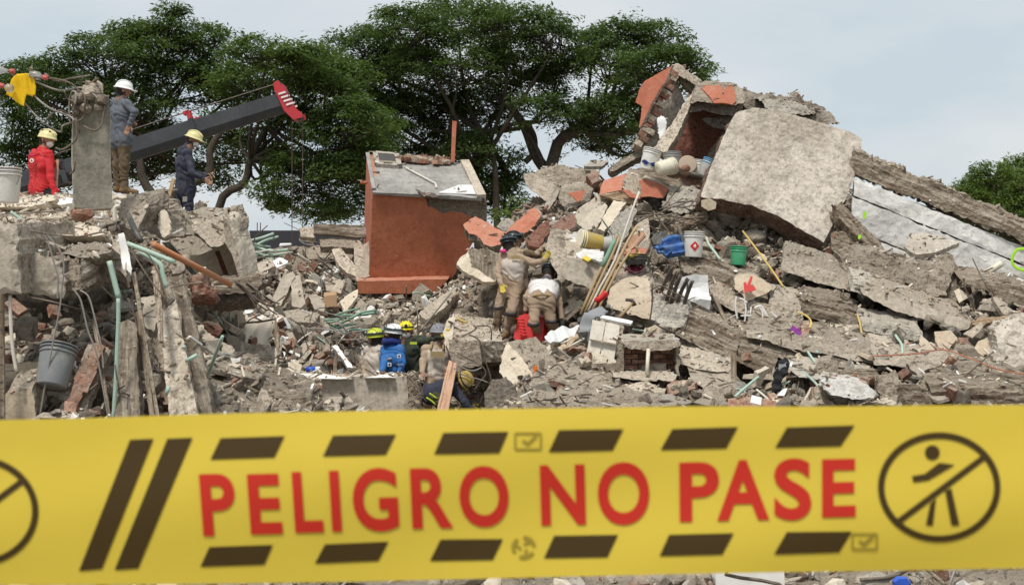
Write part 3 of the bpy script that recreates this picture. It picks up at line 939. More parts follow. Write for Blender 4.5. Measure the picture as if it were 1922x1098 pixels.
# ------------------------------------------------------------------ tilted terracotta block
def block():
    root = empty('rooftop_cabin', P(770, 551, 25.4), 'terracotta-painted concrete rooftop cabin, tilted and half sunk in the rubble', 'cabin')
    def w3(q): return P(*q)
    # corners: front face leans towards the camera
    fbl, fbr = (693, 520, 25.0), (850, 522, 24.95)
    ftl, ftr = (700, 361, 24.5), (902, 372, 24.45)
    back = Vector((-.10, 1.75, .62))
    slab('front_wall', None, None, [(700, 361), (600 + 560 / 3.05, 364), (797, 369), (803, 388), (818, 392), (832, 402), (850, 396), (868, 399), (884, 406), (894, 420), (897, 436), (888, 455), (868, 490), (850, 522), (693, 520)], 25.0, 24.5,
         ext=(-.02, .16, .05), mat='terracotta', rim='conc_rough', cell=.12, jag=.012, rough=.004, rr=.01, parent=root)
    # bare concrete above the chipped edge, set back
    slab('exposed_beam', None, None, [(786, 364), (905, 370), (914, 385), (912, 424), (898, 444), (880, 424), (845, 412), (800, 404)], 24.80, 24.58,
         ext=(-.05, .5, .17), mat='conc_rough', cell=.08, jag=.02, rough=.02, rr=.02, parent=root)
    # left side wall
    a, b_, c, e = P(700, 361, 24.5), P(693, 520, 25.0), P(682, 470, 26.5), P(688, 291, 26.15)
    mb = MB(); off = Vector((.12, 0, 0))
    mb.add([a, b_, c, e, a + off, b_ + off, c + off, e + off], [(0, 3, 2, 1), (4, 5, 6, 7), (0, 1, 5, 4), (3, 7, 6, 2), (0, 4, 7, 3), (1, 2, 6, 5)])
    mb.build('side_wall', 'terra_lit', root)
    # roof slab
    r_ = [P(700, 360, 24.44), P(905, 372, 24.40), P(875, 306, 26.15), P(688, 290, 26.2)]
    th = Vector((0, .03, -.05))
    mb = MB()
    n = 10
    vs, fs = [], []
    for L_ in (0, 1):
        for i in range(n + 1):
            for j in range(n + 1):
                q = r_[0].lerp(r_[1], i / n).lerp(r_[3].lerp(r_[2], i / n), j / n) + th * L_
                z = .02 * float(vn(np.array([q.x * 3, q.y * 3, L_ * 9.]))) if L_ == 0 else 0
                vs.append(q + Vector((0, 0, z)))
    k = (n + 1) ** 2
    for i in range(n):
        for j in range(n):
            q = (i * (n + 1) + j, (i + 1) * (n + 1) + j, (i + 1) * (n + 1) + j + 1, i * (n + 1) + j + 1)
            fs += [q, tuple(x + k for x in q[::-1])]
    for i in range(n):
        for (p, q) in (((i * (n + 1)), (i + 1) * (n + 1)), (i + 1, i), ((i + 1) * (n + 1) + n, i * (n + 1) + n), (n * (n + 1) + i, n * (n + 1) + i + 1)):
            fs.append((p, q, q + k, p + k)[::-1])
    mb.add(vs, fs)
    roof = mb.build('roof', 'roof_grey', root)
    def on(u, v, h=.02):
        return r_[0].lerp(r_[1], u).lerp(r_[3].lerp(r_[2], u), v) + Vector((0, -.05 * h, h))
    def strip(name, u0, v0, u1, v1, wdt, h, mat, par=roof):
        a_, b2 = on(u0, v0, h * .5 + .01), on(u1, v1, h * .5 + .01)
        ax = (b2 - a_); l_ = ax.length; ax.normalize()
        nz_ = (r_[1] - r_[0]).cross(r_[3] - r_[0]).normalized(); s_ = nz_.cross(ax)
        m_ = MB(); m_.box((a_ + b2) / 2, (l_, wdt, h), Matrix((ax, s_, nz_)).transposed())
        return m_.build(name, mat, par)
    strip('roof_kerb', .995, 0, .985, 1, .16, .05, 'conc'); strip('roof_kerb', .01, .04, .01, 1, .07, .03, 'roof_grey')
    # hatch frame lying on the roof
    hf = empty('hatch_frame', on(.2, .8), 'small grey metal-framed roof hatch on the left of the cabin roof', 'hatch')
    for q in ((.08, .66, .30, .66), (.09, .98, .30, .98), (.085, .66, .085, .98), (.30, .66, .30, .98)):
        strip('frame_bar', *q, .09, .07, 'conc_grey', hf)
    strip('hatch_shade', .10, .86, .29, .86, .36, .055, 'inside_dark', hf)  # dark sheet painting the shade inside the hatch frame
    strip('hatch_slat', .10, .72, .29, .72, .14, .06, 'conc_dark', hf)
    # rod, sheet and bricks on the roof
    tag(rod('bent_rod', 'thin pale bent rod lying across the cabin roof', 'rod', [], 0, 'pvc_white') if False else
        (lambda m_: m_.build('bent_rod', 'pvc_white'))(MB().tube([on(.36, .65, .04), on(.47, .45, .05), on(.60, .25, .05), on(.60, .14, .04)], .018, 6, 0, 1)), 'thin pale bent rod lying across the cabin roof', 'rod')
    m_ = MB()
    q = [on(.60, .035, .03), on(.985, .06, .03), on(.965, .30, .035), on(.82, .27, .035), on(.78, .20, .05)]
    m_.add(q + [p + Vector((0, 0, -.012)) for p in q], [(0, 1, 2, 3, 4), (9, 8, 7, 6, 5)] + [(i, 5 + i, 5 + (i + 1) % 5, (i + 1) % 5) for i in range(5)])
    tag(m_.build('plastic_sheet', 'white_sheet'), 'torn white plastic sheet on the front right of the cabin roof', 'sheet')
    rng = np.random.RandomState(5)
    for i in range(24):
        v, f = brick_geo(300 + i)
        o = mesh('brick_fragment', v * 1.15, f, 'brick' if i % 4 else 'conc', None, None, Matrix.Translation(on(.33 + .46 * rng.rand(), .84 + .14 * rng.rand(), .05)) @ Matrix.Rotation(rng.uniform(0, 6), 4, 'Z'))
        tag(o, 'broken brick piece on the back edge of the cabin roof', 'brick', 'brick pieces on the cabin roof')
    for i in range(4):
        v, f = rock_geo(340 + i, 2, 7, .05, .5, .8, (.2, .09, .07))
        o = mesh('concrete_fragment', v, f, 'conc', None, None, Matrix.Translation(on(.50 + .1 * i, .9, .05)) @ Matrix.Rotation(.3 * i, 4, 'Z'))
        tag(o, 'grey concrete lump among bricks on the cabin roof', 'concrete', 'concrete lumps on the cabin roof')
    v = [(575, 364), (600, 372), (625, 378), (640, 366), (600, 358)]
    slab('tin_scrap', 'dark bent tin scrap on the chipped front edge of the cabin roof', 'scrap', [(780, 355), (796, 360), (818, 364), (822, 371), (800, 369), (786, 362)], 24.3, 24.5, t=.02, mat='steel', cell=.06, wave=.01)
    # base ledge
    slab('base_ledge', None, None, [(670, 528), (841, 524), (826, 540), (816, 551), (672, 551)], 24.72, 24.68, ext=(.02, .5, .10), mat='terracotta', rim='terra_lit', cell=.12, jag=.006, rough=.003, rr=.005, parent=root)
    slab('side_slab', None, None, [(662, 455), (690, 466), (694, 519), (668, 528)], 25.0, 25.6, ext=(.10, .25, 0), mat='conc', cell=.1, parent=root)
    slab('side_flange', None, None, [(684, 458), (696, 452), (694, 519), (678, 520)], 24.98, 25.2, ext=(0, .3, 0), mat='conc_smooth', cell=.1, parent=root)
    mb = MB(); mb.lathe([(.02, 0), (.03, .0), (.03, .12), (.02, .12)], 10, Matrix.Translation(P(689, 343, 25.2)) @ Matrix.Rotation(-math.pi / 2, 4, 'Y')); mb.build('pipe_stub', 'terracotta', root)
    slab('steel_post', 'upright rust-orange steel post behind the cabin roof', 'post', [(849, 227), (857, 228), (853, 304), (846, 303)], 26.4, 26.4, t=.07, mat='terra_lit', cell=.3, jag=.0, rough=0, rr=0)
block()

# ------------------------------------------------------------------ the collapsed floor on the left
G_L = None
slab('edge_beam', 'thick vertical concrete upstand at the far left edge', 'beam', [(-120, 418), (28, 420), (34, 450), (40, 551), (-120, 560)], 12.0, 12.0, ext=(.12, 1.2, .08), mat='conc_smooth', rim='conc', cell=.07, chip=.03)
slab('edge_beam', 'stained concrete edge beam below the collapsed floor, left', 'beam', [(33, 459), (92, 470), (112, 492), (120, 520), (117, 559), (33, 549)], 12.25, 12.3, ext=(.05, 1.0, .1), mat='conc_smooth', rim='conc_rough', cell=.06, chip=.03, rough=.02, jag=.03)
slab('edge_beam', 'broken beam end with crumbling front right of the stained edge beam', 'beam', [(121, 490), (150, 478), (153, 540), (138, 546), (122, 538)], 12.4, 12.5, ext=(.05, .9, .1), mat='conc_rough', cell=.05, rough=.02, jag=.02)
o = slab('block_wall', 'ribbed brown hollow-block end wall under the collapsed floor', 'wall', [(150, 487), (177, 481), (177, 529), (151, 545)], 12.45, 12.6, gx=1.0, ext=(-.05, .6, .05), mat='strata_pale', cell=.04, strata=.012)
slab('floor_slab', 'collapsed dusty roof floor slab that the workers on the left stand on', 'slab', [(14, 436), (70, 438), (120, 452), (165, 460), (206, 452), (240, 400), (262, 366), (150, 366), (-60, 362), (-150, 380), (-150, 428)], 12.6, 20.5, ext=(.05, .1, -.24), mat='conc', rim='conc_rough', cell=.13, jag=.06, rough=.03, rr=.06)
# layers on top of the slab
for i, (pl, d0, d1, m, lb) in enumerate([
    ([(-60, 392), (60, 386), (135, 374), (136, 366), (60, 372), (-60, 378)], 16.5, 17.5, 'plaster', 'long pale plaster layer on the left floor slab behind the white bucket'),
    ([(-30, 410), (40, 402), (130, 392), (150, 398), (110, 412), (40, 416)], 14.2, 15.0, 'conc', 'flat grey layer of screed on the left floor slab'),
    ([(30, 432), (110, 420), (200, 428), (190, 440), (110, 446), (60, 440)], 12.9, 13.6, 'plaster', 'chalky white plaster layer at the front of the left floor slab'),
    ([(115, 465), (150, 452), (200, 455), (207, 470), (170, 482), (130, 480)], 12.5, 12.9, 'conc_rough', 'crumbling lip of the left floor slab above the hollow-block wall'),
    ([(150, 410), (170, 402), (206, 408), (212, 418), (180, 422)], 14.0, 14.2, 'conc_dark', 'dark flat flake at the foot of the broken column'),
    ([(52, 380), (75, 372), (118, 362), (134, 366), (100, 380)], 17.0, 18.5, 'conc_grey', 'thin grey flake beside the kneeling worker in red'),
    ([(110, 376), (134, 370), (135, 382), (112, 384)], 16.0, 16.4, 'white_paint', 'small bright white board left of the broken column')]):
    slab('debris_layer', lb, 'debris', pl, d0, d1, ext=(0, .25, -.07), mat=m, cell=.09, jag=.04, rough=.02, rr=.03)

def column():
    root = empty('broken_column', P(172, 392, 14.5), 'tall bare concrete column with a shattered top on the left', 'column')
    slab('shaft', None, None, [(137, 212), (140, 196), (205, 178), (207, 260), (211, 390), (173, 394), (139, 388), (136, 300)], 14.5, 14.45, ext=(-.125, .38, 0), mat='column_grey', rim='conc_smooth', cell=.08, jag=.006, rough=.006, rr=.008, parent=root)
    for i, (px, py, s, sd_) in enumerate([(172, 170, (.13, .11, .11), 3), (150, 188, (.09, .1, .1), 9), (160, 202, (.07, .08, .06), 6), (192, 190, (.08, .09, .07), 8), (145, 206, (.06, .06, .08), 12), (186, 202, (.05, .05, .05), 14)]):
        v, f = rock_geo(sd_, 3, 8, .09, .5, .9, s)
        mesh('broken_top', v, f, 'conc_rough' if i else 'conc', None, root, Matrix.Translation(P(px, py, 14.42)))
    d = 14.35
    bars = [[(33, 143), (64, 153), (110, 170), (150, 165), (168, 171), (189, 191)], [(15, 133), (46, 161), (76, 191), (102, 208), (128, 217), (140, 226)],
            [(10, 166), (46, 194), (64, 214), (84, 232), (113, 248), (117, 237), (130, 232), (150, 226)], [(89, 145), (110, 153), (132, 148), (166, 143)],
            [(83, 232), (97, 214), (115, 208), (133, 217), (142, 210)], [(143, 222), (144, 258), (135, 270), (117, 281), (105, 278)], [(0, 158), (20, 172), (46, 194)],
            [(60, 144), (78, 147), (105, 149), (135, 158), (150, 175)], [(121, 172), (127, 186), (140, 192), (138, 210)], [(145, 228), (156, 220), (160, 196), (158, 178), (150, 172)],
            [(150, 222), (154, 205), (156, 185)], [(155, 236), (175, 245), (190, 236), (196, 200)], [(132, 232), (130, 210), (131, 186), (136, 172), (143, 176), (141, 196)], [(147, 224), (149, 250)], [(141, 300), (139, 320), (131, 326)]]
    for b_ in bars:
        w_ = [P(x, y, d + .06 * math.sin(x * .3)) for x, y in b_]
        m_ = MB(); m_.tube(w_, .010, 6, 0, 4); m_.build('rebar', 'wire_grey' if len(b_) > 5 else 'rebar', root, None, True)
    return root
column()
def bottle(px, py, qx, qy, d, label):
    a, b_ = P(px, py, d), P(qx, qy, d)
    ax = (b_ - a); l_ = ax.length
    R = ax.to_track_quat('Z', 'Y').to_matrix().to_4x4()
    root = empty('plastic_bottle', a, label, 'bottle')
    m_ = MB(); m_.lathe([(.03, 0), (.042, .01), (.042, l_ * .7), (.02, l_ * .9), (.016, l_)], 14, Matrix.Translation(a) @ R); m_.build('bottle_body', 'bottle_clear', root, None, True)
    m_ = MB(); m_.lathe([(.022, 0), (.026, .01), (.026, .05), (.018, .055)], 12, Matrix.Translation(b_) @ R); m_.build('cap', 'pink_cap', root, None, True)
m, nt, bs = _mat('bottle_clear')
bs.inputs['Base Color'].default_value = (.62, .62, .6, 1); bs.inputs['Roughness'].default_value = .35; bs.inputs['Transmission Weight'].default_value = .75
plain('pink_cap', (.55, .12, .11), .6)
bottle(56, 139, 80, 145, 14.3, 'clear plastic bottle with red cap stuck on a rebar end beside the yellow cloth')
bottle(-40, 128, 18, 134, 14.3, 'clear plastic bottle on a rebar end at the top left edge')
bottle(24, 168, 8, 163, 14.25, 'clear plastic bottle with red cap lowest on the rebars at left')
slab('hanging_shirt', 'bright yellow cloth hanging from bent rebars at top left', 'cloth', [(20, 150), (32, 139), (52, 138), (65, 146), (68, 164), (67, 178), (60, 182), (50, 178), (46, 190), (44, 200), (38, 198), (24, 186), (11, 178), (15, 165)], 14.32, 14.3, t=.008, mat='cloth_yellow', cell=.022, jag=.004, rough=0, rr=0, nt=1, wave=.012, wl=.1, smooth=True)

# under the floor
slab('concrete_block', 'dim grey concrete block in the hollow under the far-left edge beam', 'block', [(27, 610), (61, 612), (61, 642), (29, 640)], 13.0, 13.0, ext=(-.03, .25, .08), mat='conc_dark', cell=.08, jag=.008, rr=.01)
slab('wall_panel', 'tan plastered panel standing behind the grey bucket', 'panel', [(6, 682), (76, 677), (80, 740), (72, 782), (4, 790)], 12.6, 12.7, t=.1, mat='plaster_tan', cell=.1)
slab('wall_panel', 'tan plastered block at the bottom left corner above the tape', 'panel', [(8, 742), (62, 724), (62, 800), (8, 800)], 11.9, 11.9, ext=(0, .35, .17), mat='plaster_tan', rim='conc_rough', cell=.08)
slab('perforated_upright', 'brown perforated steel upright at the left edge of the picture', 'upright', [(-4, 552), (6, 552), (8, 800), (-4, 800)], 11.7, 11.7, t=.03, mat='wood_grey', cell=.2, jag=0, rough=0, rr=0)
for i, py in enumerate(range(586, 790, 33)):
    pass
rod('drain_pipe', 'white plastic pipe hanging below the far-left edge beam', 'pipe', [(19, 553, 12.1), (20, 600, 12.1), (24, 655, 12.1), (31, 698, 12.1)], .016, 'pvc_white', 8)

def brick_strip():
    root = empty('brick_lintel', P(120, 780, 12.0), 'fallen leaning lintel of bricks and mortar right of the grey bucket', 'lintel')
    a, b_ = P(121, 800, 11.95), P(187, 652, 12.35)
    ax = (b_ - a); l_ = ax.length; ax.normalize()
    nz_ = Vector((0, -1, .1)); nz_ = (nz_ - ax * nz_.dot(ax)).normalized(); s_ = nz_.cross(ax)
    R = Matrix((ax, s_, nz_)).transposed()
    slab('mortar_bed', None, None, [(97, 800), (146, 800), (208, 657), (190, 648), (165, 646)], 12.0, 12.4, t=.10, mat='conc', cell=.05, jag=.01, parent=root)
    for i in range(9):
        for k in (0,):
            c = a.lerp(b_, (i + .6) / 9.4) + nz_ * .035
            v, f = brick_geo(500 + i)
            mesh('brick', v * np.array((.75, 1.25, 1.1)), f, 'brick', None, root, Matrix.Translation(c) @ R.to_4x4() @ Matrix.Rotation(math.pi / 2 + .1 * math.sin(i * 2.), 4, 'Z'))
brick_strip()

slab('leaning_post', 'pale weathered post standing left of the big leaning slab', 'post', [(224, 606), (240, 600), (256, 606), (262, 800), (214, 800)], 11.8, 12.4, t=.2, mat='strata_pale', cell=.06, strata=.012, jag=.012, axis=((240, 800, 11.8), (240, 600, 12.4)))
slab('leaning_slab', 'large leaning concrete slab face in the lower left', 'slab', [(303, 590), (316, 575), (330, 560), (348, 660), (376, 800), (320, 800), (306, 660)], 11.9, 12.7, t=.16, mat='conc', rim='conc_rough', cell=.06, rough=.02, jag=.008, axis=((330, 800, 11.9), (320, 570, 12.7)))
slab('leaning_post', 'broad splintered post leaning behind the big slab in the lower left', 'post', [(306, 519), (343, 513), (356, 560), (370, 620), (388, 710), (400, 800), (372, 800), (345, 660), (327, 562), (304, 590)], 12.15, 12.95, t=.2, mat='strata_pale', cell=.06, strata=.02, jag=.012, axis=((390, 800, 12), (325, 515, 13)))
for i, (pl, lb) in enumerate([([(247, 511), (254, 509), (302, 800), (296, 800)], 'long thin wooden lath leaning left of the big slab'),
                              ([(255, 585), (263, 583), (292, 800), (284, 800)], 'brown lath leaning behind the longest lath'),
                              ([(284, 500), (297, 498), (304, 570), (306, 640), (298, 640), (290, 560)], 'short split batten beside the splintered post'),
                              ([(172, 600), (178, 598), (212, 800), (206, 800)], 'thin lath leaning against the fallen brick lintel')]):
    slab('wooden_lath', lb, 'lath', pl, 12.0, 12.6, t=.03, mat='wood_grey', cell=.08, jag=.004, rough=.003, rr=.004, axis=((pl[-1][0], 800, 12), (pl[0][0], 510, 12.6)))
slab('concrete_flake', 'smooth triangular concrete flake wedged between the laths', 'concrete', [(262, 560), (290, 556), (296, 600), (288, 622), (270, 608), (260, 585)], 12.7, 13.0, t=.12, mat='conc_smooth', cell=.06)
slab('concrete_flake', 'long narrow concrete sliver beside the leaning laths', 'concrete', [(286, 622), (296, 620), (308, 660), (312, 700), (300, 690)], 12.5, 12.8, t=.1, mat='conc', cell=.06)
slab('torn_sheet', 'torn white sheet hanging below the collapsed floor', 'sheet', [(222, 440), (232, 437), (240, 470), (248, 505), (246, 517), (238, 505), (237, 490), (233, 508), (226, 480)], 12.5, 12.6, t=.01, mat='white_paint', cell=.05, nt=1, jag=.008, wave=.008)
slab('hanging_slab', 'grey hanging concrete strip behind the torn white sheet', 'slab', [(208, 440), (225, 440), (240, 505), (236, 520), (218, 505)], 12.8, 13.2, t=.15, mat='conc', cell=.07)
rod('downpipe', 'dull black pipe stub leaning above the orange pipe', 'pipe', [(240, 403, 13.9), (252, 430, 13.7), (264, 452, 13.5)], .03, 'pvc_black', 10, 1)
rod('drain_pipe', 'long orange plastic pipe sloping down to the right', 'pipe', [(288, 459, 13.2), (432, 534, 14.4)], .031, 'pvc_orange', 12, 1)
PIPES = [([(238, 457), (285, 475), (327, 492)], .022, 'pale green conduit sloping just above the orange pipe'), ([(262, 472), (300, 495), (305, 515), (312, 540)], .022, 'pale green conduit bent down towards the big leaning slab'),
         ([(205, 490), (214, 525), (223, 560)], .026, 'thick pale green conduit under the torn white sheet'), ([(222, 560), (222, 600), (220, 650), (218, 700), (212, 800)], .018, 'long pale green conduit running down the pale weathered post'),
         ([(348, 678), (370, 666)], .018, 'short green conduit stub on the face of the leaning slab'), ([(311, 740), (318, 725)], .018, 'short green conduit stub low left of the leaning slab'),
         ([(344, 655), (347, 648)], .016, 'tiny green conduit end above the short stub'), ([(20, 398), (34, 408), (46, 417)], .018, 'pale green conduit lying across the left floor slab')]
for pts, r, lb in PIPES:
    d = 12.6 if pts[0][1] < 560 else 11.9
    if pts[0][0] < 40: d = 14.0
    if 'face' in lb or 'tiny' in lb: d = 12.2
    rod('conduit_pipe', lb, 'pipe', [(x, y, d) for x, y in pts], r, 'mint', 8, 3)
for i, pts in enumerate([[(84, 440), (95, 470), (103, 500), (108, 520), (108, 560)], [(88, 440), (112, 470), (120, 500), (116, 540), (112, 580), (100, 640), (85, 720), (72, 800)],
                         [(136, 541), (150, 560), (158, 590), (165, 620), (180, 660), (192, 720), (206, 800)], [(150, 545), (165, 555), (175, 585), (190, 650), (194, 690)],
                         [(55, 433), (85, 438), (110, 442), (150, 444), (190, 436), (200, 440)], [(60, 435), (70, 446), (90, 452)], [(240, 560), (252, 590), (256, 612)],
                         [(246, 470), (265, 500), (285, 530), (310, 560)], [(262, 470), (280, 480), (300, 520), (305, 545)], [(320, 540), (345, 534), (380, 530)],
                         [(330, 625), (352, 640)], [(352, 690), (360, 720), (358, 750), (392, 770)], [(0, 402), (60, 400), (120, 395)]]):
    d = 11.95 if i in (0, 1, 2, 3, 4, 5) else 12.3
    if i == 12: d = 14.3
    rod('loose_wire', ('short dark wire hanging down the stained edge beam', 'long pale wire hanging past the grey bucket', 'pale wire pair, longer one, above the brick lintel', 'pale wire pair, shorter one, above the brick lintel', 'wire lying along the front of the left floor slab',
        'short wire curl on the stained edge beam', 'thin wire beside the pale weathered post', 'thin wire slanting behind the green conduits', 'rusty wire under the bent green conduit', 'wire end crossing the top of the splintered post', 'tiny wire end on the leaning slab face',
        'kinked wire low on the splintered post', 'dark cable lying along the left floor slab')[i], 'wire', [(x, y, d) for x, y in pts], .0075, 'wire_grey' if i in (0, 1, 2, 3) else 'rebar', 5, 5, 'dangling wires on the left')
rod('pipe_elbow', 'short white pipe elbow at the foot of the broken column', 'pipe', [(216, 418, 14.0), (215, 400, 14.0), (217, 389, 14.0), (225, 387, 14.0)], .022, 'pvc_white', 8, 3)
rock('brick_fragment', 'salmon broken brick lump at the foot of the broken column', 'brick', 154, 402, 13.9, (.13, .12, .08), 21, 'brick', 3)

# blocks between column and pit
slab('concrete_block', 'angular concrete block right of the broken column foot', 'block', [(226, 376), (262, 362), (272, 372), (270, 405), (258, 432), (236, 424), (222, 400)], 14.6, 14.9, ext=(.1, .6, .1), mat='conc', rim='conc_rough', cell=.07, chip=.03)
slab('concrete_block', 'tilted rough block beside the tan-faced flake', 'block', [(268, 376), (290, 380), (318, 410), (324, 446), (305, 452), (280, 436), (262, 430)], 15.2, 15.6, ext=(.1, .6, .05), mat='conc_rough', cell=.07, rough=.03)
slab('insulation_board', 'pale tan broken board leaning on the rough block', 'board', [(300, 398), (309, 394), (319, 412), (319, 438), (308, 446), (300, 432)], 15.0, 15.1, t=.05, mat='plaster', cell=.05)
rod('wooden_stake', 'pale wooden stake standing left of the navy-clad worker', 'stake', [(309, 398, 20.5), (326, 336, 20.6)], .035, 'wood_stick', 4, 1)
slab('concrete_post', 'broken concrete stump right behind the navy-clad worker', 'post', [(362, 408), (366, 382), (374, 376), (383, 382), (386, 410)], 21.9, 21.9, t=.25, mat='conc_rough', cell=.07)
def alcove():
    root = empty('broken_room_corner', P(400, 530, 17.5), 'overturned room corner of concrete with pale plastered inside, left of the pit', 'room corner')
    slab('cracked_slab', None, None, [(318, 420), (346, 414), (372, 440), (398, 470), (372, 480), (336, 480), (322, 470)], 17.0, 17.6, ext=(.1, .7, .2), mat='conc_rough', cell=.08, rough=.02, parent=root)
    slab('top_slab', None, None, [(336, 412), (380, 414), (418, 405), (430, 440), (424, 458), (396, 464), (366, 436)], 17.1, 17.5, ext=(.1, .8, .2), mat='conc', rim='conc_rough', cell=.08, parent=root)
    slab('back_wall', None, None, [(340, 470), (395, 464), (425, 452), (440, 480), (452, 530), (360, 530)], 17.9, 18.1, t=.1, mat='plaster', cell=.2, rough=.003, parent=root)
    slab('side_wall', None, None, [(418, 404), (428, 415), (440, 450), (452, 490), (459, 530), (451, 528), (436, 480), (424, 458)], 17.0, 17.2, ext=(.02, .9, .1), mat='conc', rim='plaster', cell=.08, jag=.008, parent=root)
    slab('door_jamb', None, None, [(403, 472), (411, 470), (431, 522), (422, 522)], 17.7, 17.8, t=.06, mat='maroon', cell=.1, jag=.004, parent=root)
    slab('floor_ledge', None, None, [(340, 528), (430, 522), (490, 520), (492, 535), (478, 548), (380, 550), (345, 545)], 16.8, 17.0, ext=(0, .7, .05), mat='strata', cell=.06, strata=.02, parent=root)
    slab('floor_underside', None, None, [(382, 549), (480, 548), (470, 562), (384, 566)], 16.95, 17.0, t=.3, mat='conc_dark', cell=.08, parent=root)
    for i in range(9):
        x = 440 + 4 * i; y = 528 + 4 * (i % 5)
        m_ = MB(); m_.tube([P(x, y, 16.9), P(x + 18, y + 10 + 3 * (i % 4), 16.8), P(x + 34 + 3 * (i % 3), y + 26 + (i % 4) * 6, 16.8), P(x + 52, y + 30 + (i % 4) * 8, 16.9)], .009, 5, 0, 3)
        m_.build('rebar', 'rebar', root, None, True)
alcove()
slab('black_strut', 'black angle strut leaning under the overturned room corner', 'strut', [(303, 455), (318, 454), (369, 514), (360, 516)], 16.2, 16.2, t=.05, mat='pvc_black', cell=.2, jag=.0, rough=0, rr=0)
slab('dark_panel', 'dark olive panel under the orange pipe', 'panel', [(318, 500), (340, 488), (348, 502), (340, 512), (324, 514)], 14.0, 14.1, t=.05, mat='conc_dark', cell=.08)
rock('brick_lump', 'crumbled red brick lump below the orange pipe end', 'brick', 372, 548, 15.4, (.2, .2, .2), 31, 'brick_dark', 4, 8, .25)
rock('brick_lump', 'salmon brick rubble lump left of the draped sheet', 'brick', 392, 618, 15.6, (.14, .14, .1), 33, 'brick', 4, 8, .22)
slab('fallen_beam', 'pinkish fallen beam between leaning post and draped sheet', 'beam', [(364, 612), (374, 610), (412, 636), (440, 655), (432, 668), (395, 645), (366, 632)], 15.2, 15.8, t=.2, mat='conc', cell=.07)
slab('strata_beam', 'dark layered floor section sloping down at lower left of the pit', 'beam', [(384, 688), (430, 690), (500, 716), (560, 742), (584, 752), (584, 800), (388, 800)], 16.2, 16.9, ext=(0, .8, .12), mat='strata', cell=.06, strata=.035, jag=.02, rough=.02)
slab('strata_beam', 'upper layer of the dark layered floor section at lower left', 'beam', [(378, 684), (404, 678), (450, 696), (486, 712), (480, 722), (430, 706), (386, 700)], 16.3, 16.6, ext=(0, .5, .08), mat='strata_pale', cell=.06, strata=.02)
for pts, lb in (([(478, 726), (520, 724), (566, 727)], 'thin mint conduit on top of the dark layered floor section'), ([(482, 727), (520, 733), (572, 734)], 'thick mint conduit coupling on the dark layered floor section'),
                ([(484, 728), (540, 740), (568, 742)], 'third mint conduit lowest on the dark layered floor section')):
    rod('conduit_pipe', lb, 'pipe', [(x, y, 16.2) for x, y in pts], .017, 'mint', 8, 3)

def front_beam():
    OCC.append(np.array([(480, 700), (790, 700), (790, 785), (480, 785)], float))
    root = empty('fallen_beam', P(690, 775, 18.6), 'long grey concrete beam lying across the front of the pit', 'beam')
    slab('beam_body', None, None, [(478, 706), (640, 708), (765, 706), (768, 780), (570, 780), (478, 760)], 18.6, 18.6, ext=(0, .38, .02), mat='conc_smooth', rim='conc', cell=.1, rough=.006, jag=.008, parent=root)
    slab('broken_end', None, None, [(763, 704), (782, 702), (790, 716), (788, 780), (764, 780)], 18.5, 18.55, ext=(0, .45, .02), mat='conc_rough', cell=.035, rough=.03, jag=.03, parent=root)
    for i in range(10):
        x = 766 + (i % 4) * 6; y = 700 + i * 7
        m_ = MB(); m_.tube([P(x, y, 18.45), P(x + 8, y - 4, 18.38), P(x + 16, y + 5, 18.42)], .008, 5, 0, 3); m_.build('rebar', 'rebar', root, None, True)
    slab('plaster_layer', None, None, [(480, 697), (520, 700), (600, 702), (640, 707), (660, 711), (560, 711), (482, 708)], 18.5, 18.8, ext=(0, .2, -.03), mat='white_paint', cell=.08, jag=.012, parent=root)
    slab('plaster_layer', None, None, [(684, 709), (720, 703), (741, 701), (739, 709)], 18.5, 18.75, ext=(0, .2, -.03), mat='white_paint', cell=.08, jag=.008, parent=root)
front_beam()

# ------------------------------------------------------------------ things in the pit
slab('draped_sheet', 'dirty cream bed sheet draped over a chair in the pit', 'sheet', [(446, 606), (470, 598), (508, 597), (513, 612), (510, 640), (490, 652), (468, 646), (458, 652), (450, 640)], 19.9, 20.3, t=.012, mat='cloth_cream', cell=.045, wave=.02, wl=.17, nt=1, smooth=True, axis=((446, 600, 20), (510, 606, 20)))
slab('mattress_board', 'grey cloth-covered board below the draped sheet', 'board', [(446, 640), (515, 650), (518, 692), (470, 690), (444, 660)], 20.0, 20.2, t=.06, mat='conc', cell=.07, wave=.01)
rng_ = np.random.RandomState(3)
for i in range(26):
    px, py = 428 + rng_.rand() * 95, 568 + rng_.rand() * 36
    v, f = rock_geo(600 + i, 2, 6, .04, .55, .85, (.17, .14, .03))
    o = mesh('tile_shard', v, f, ('plaster', 'white_paint', 'terra_lit', 'plaster', 'conc')[i % 5], None, None, Matrix.Translation(P(px, py, T(px, py, .15))) @ Matrix.Rotation(rng_.uniform(.2, .9), 4, 'X') @ Matrix.Rotation(rng_.uniform(0, 6), 4, 'Z'))
    tag(o, 'broken pale ceramic shard in the heap above the draped sheet', 'shard', 'ceramic shards above the draped sheet')
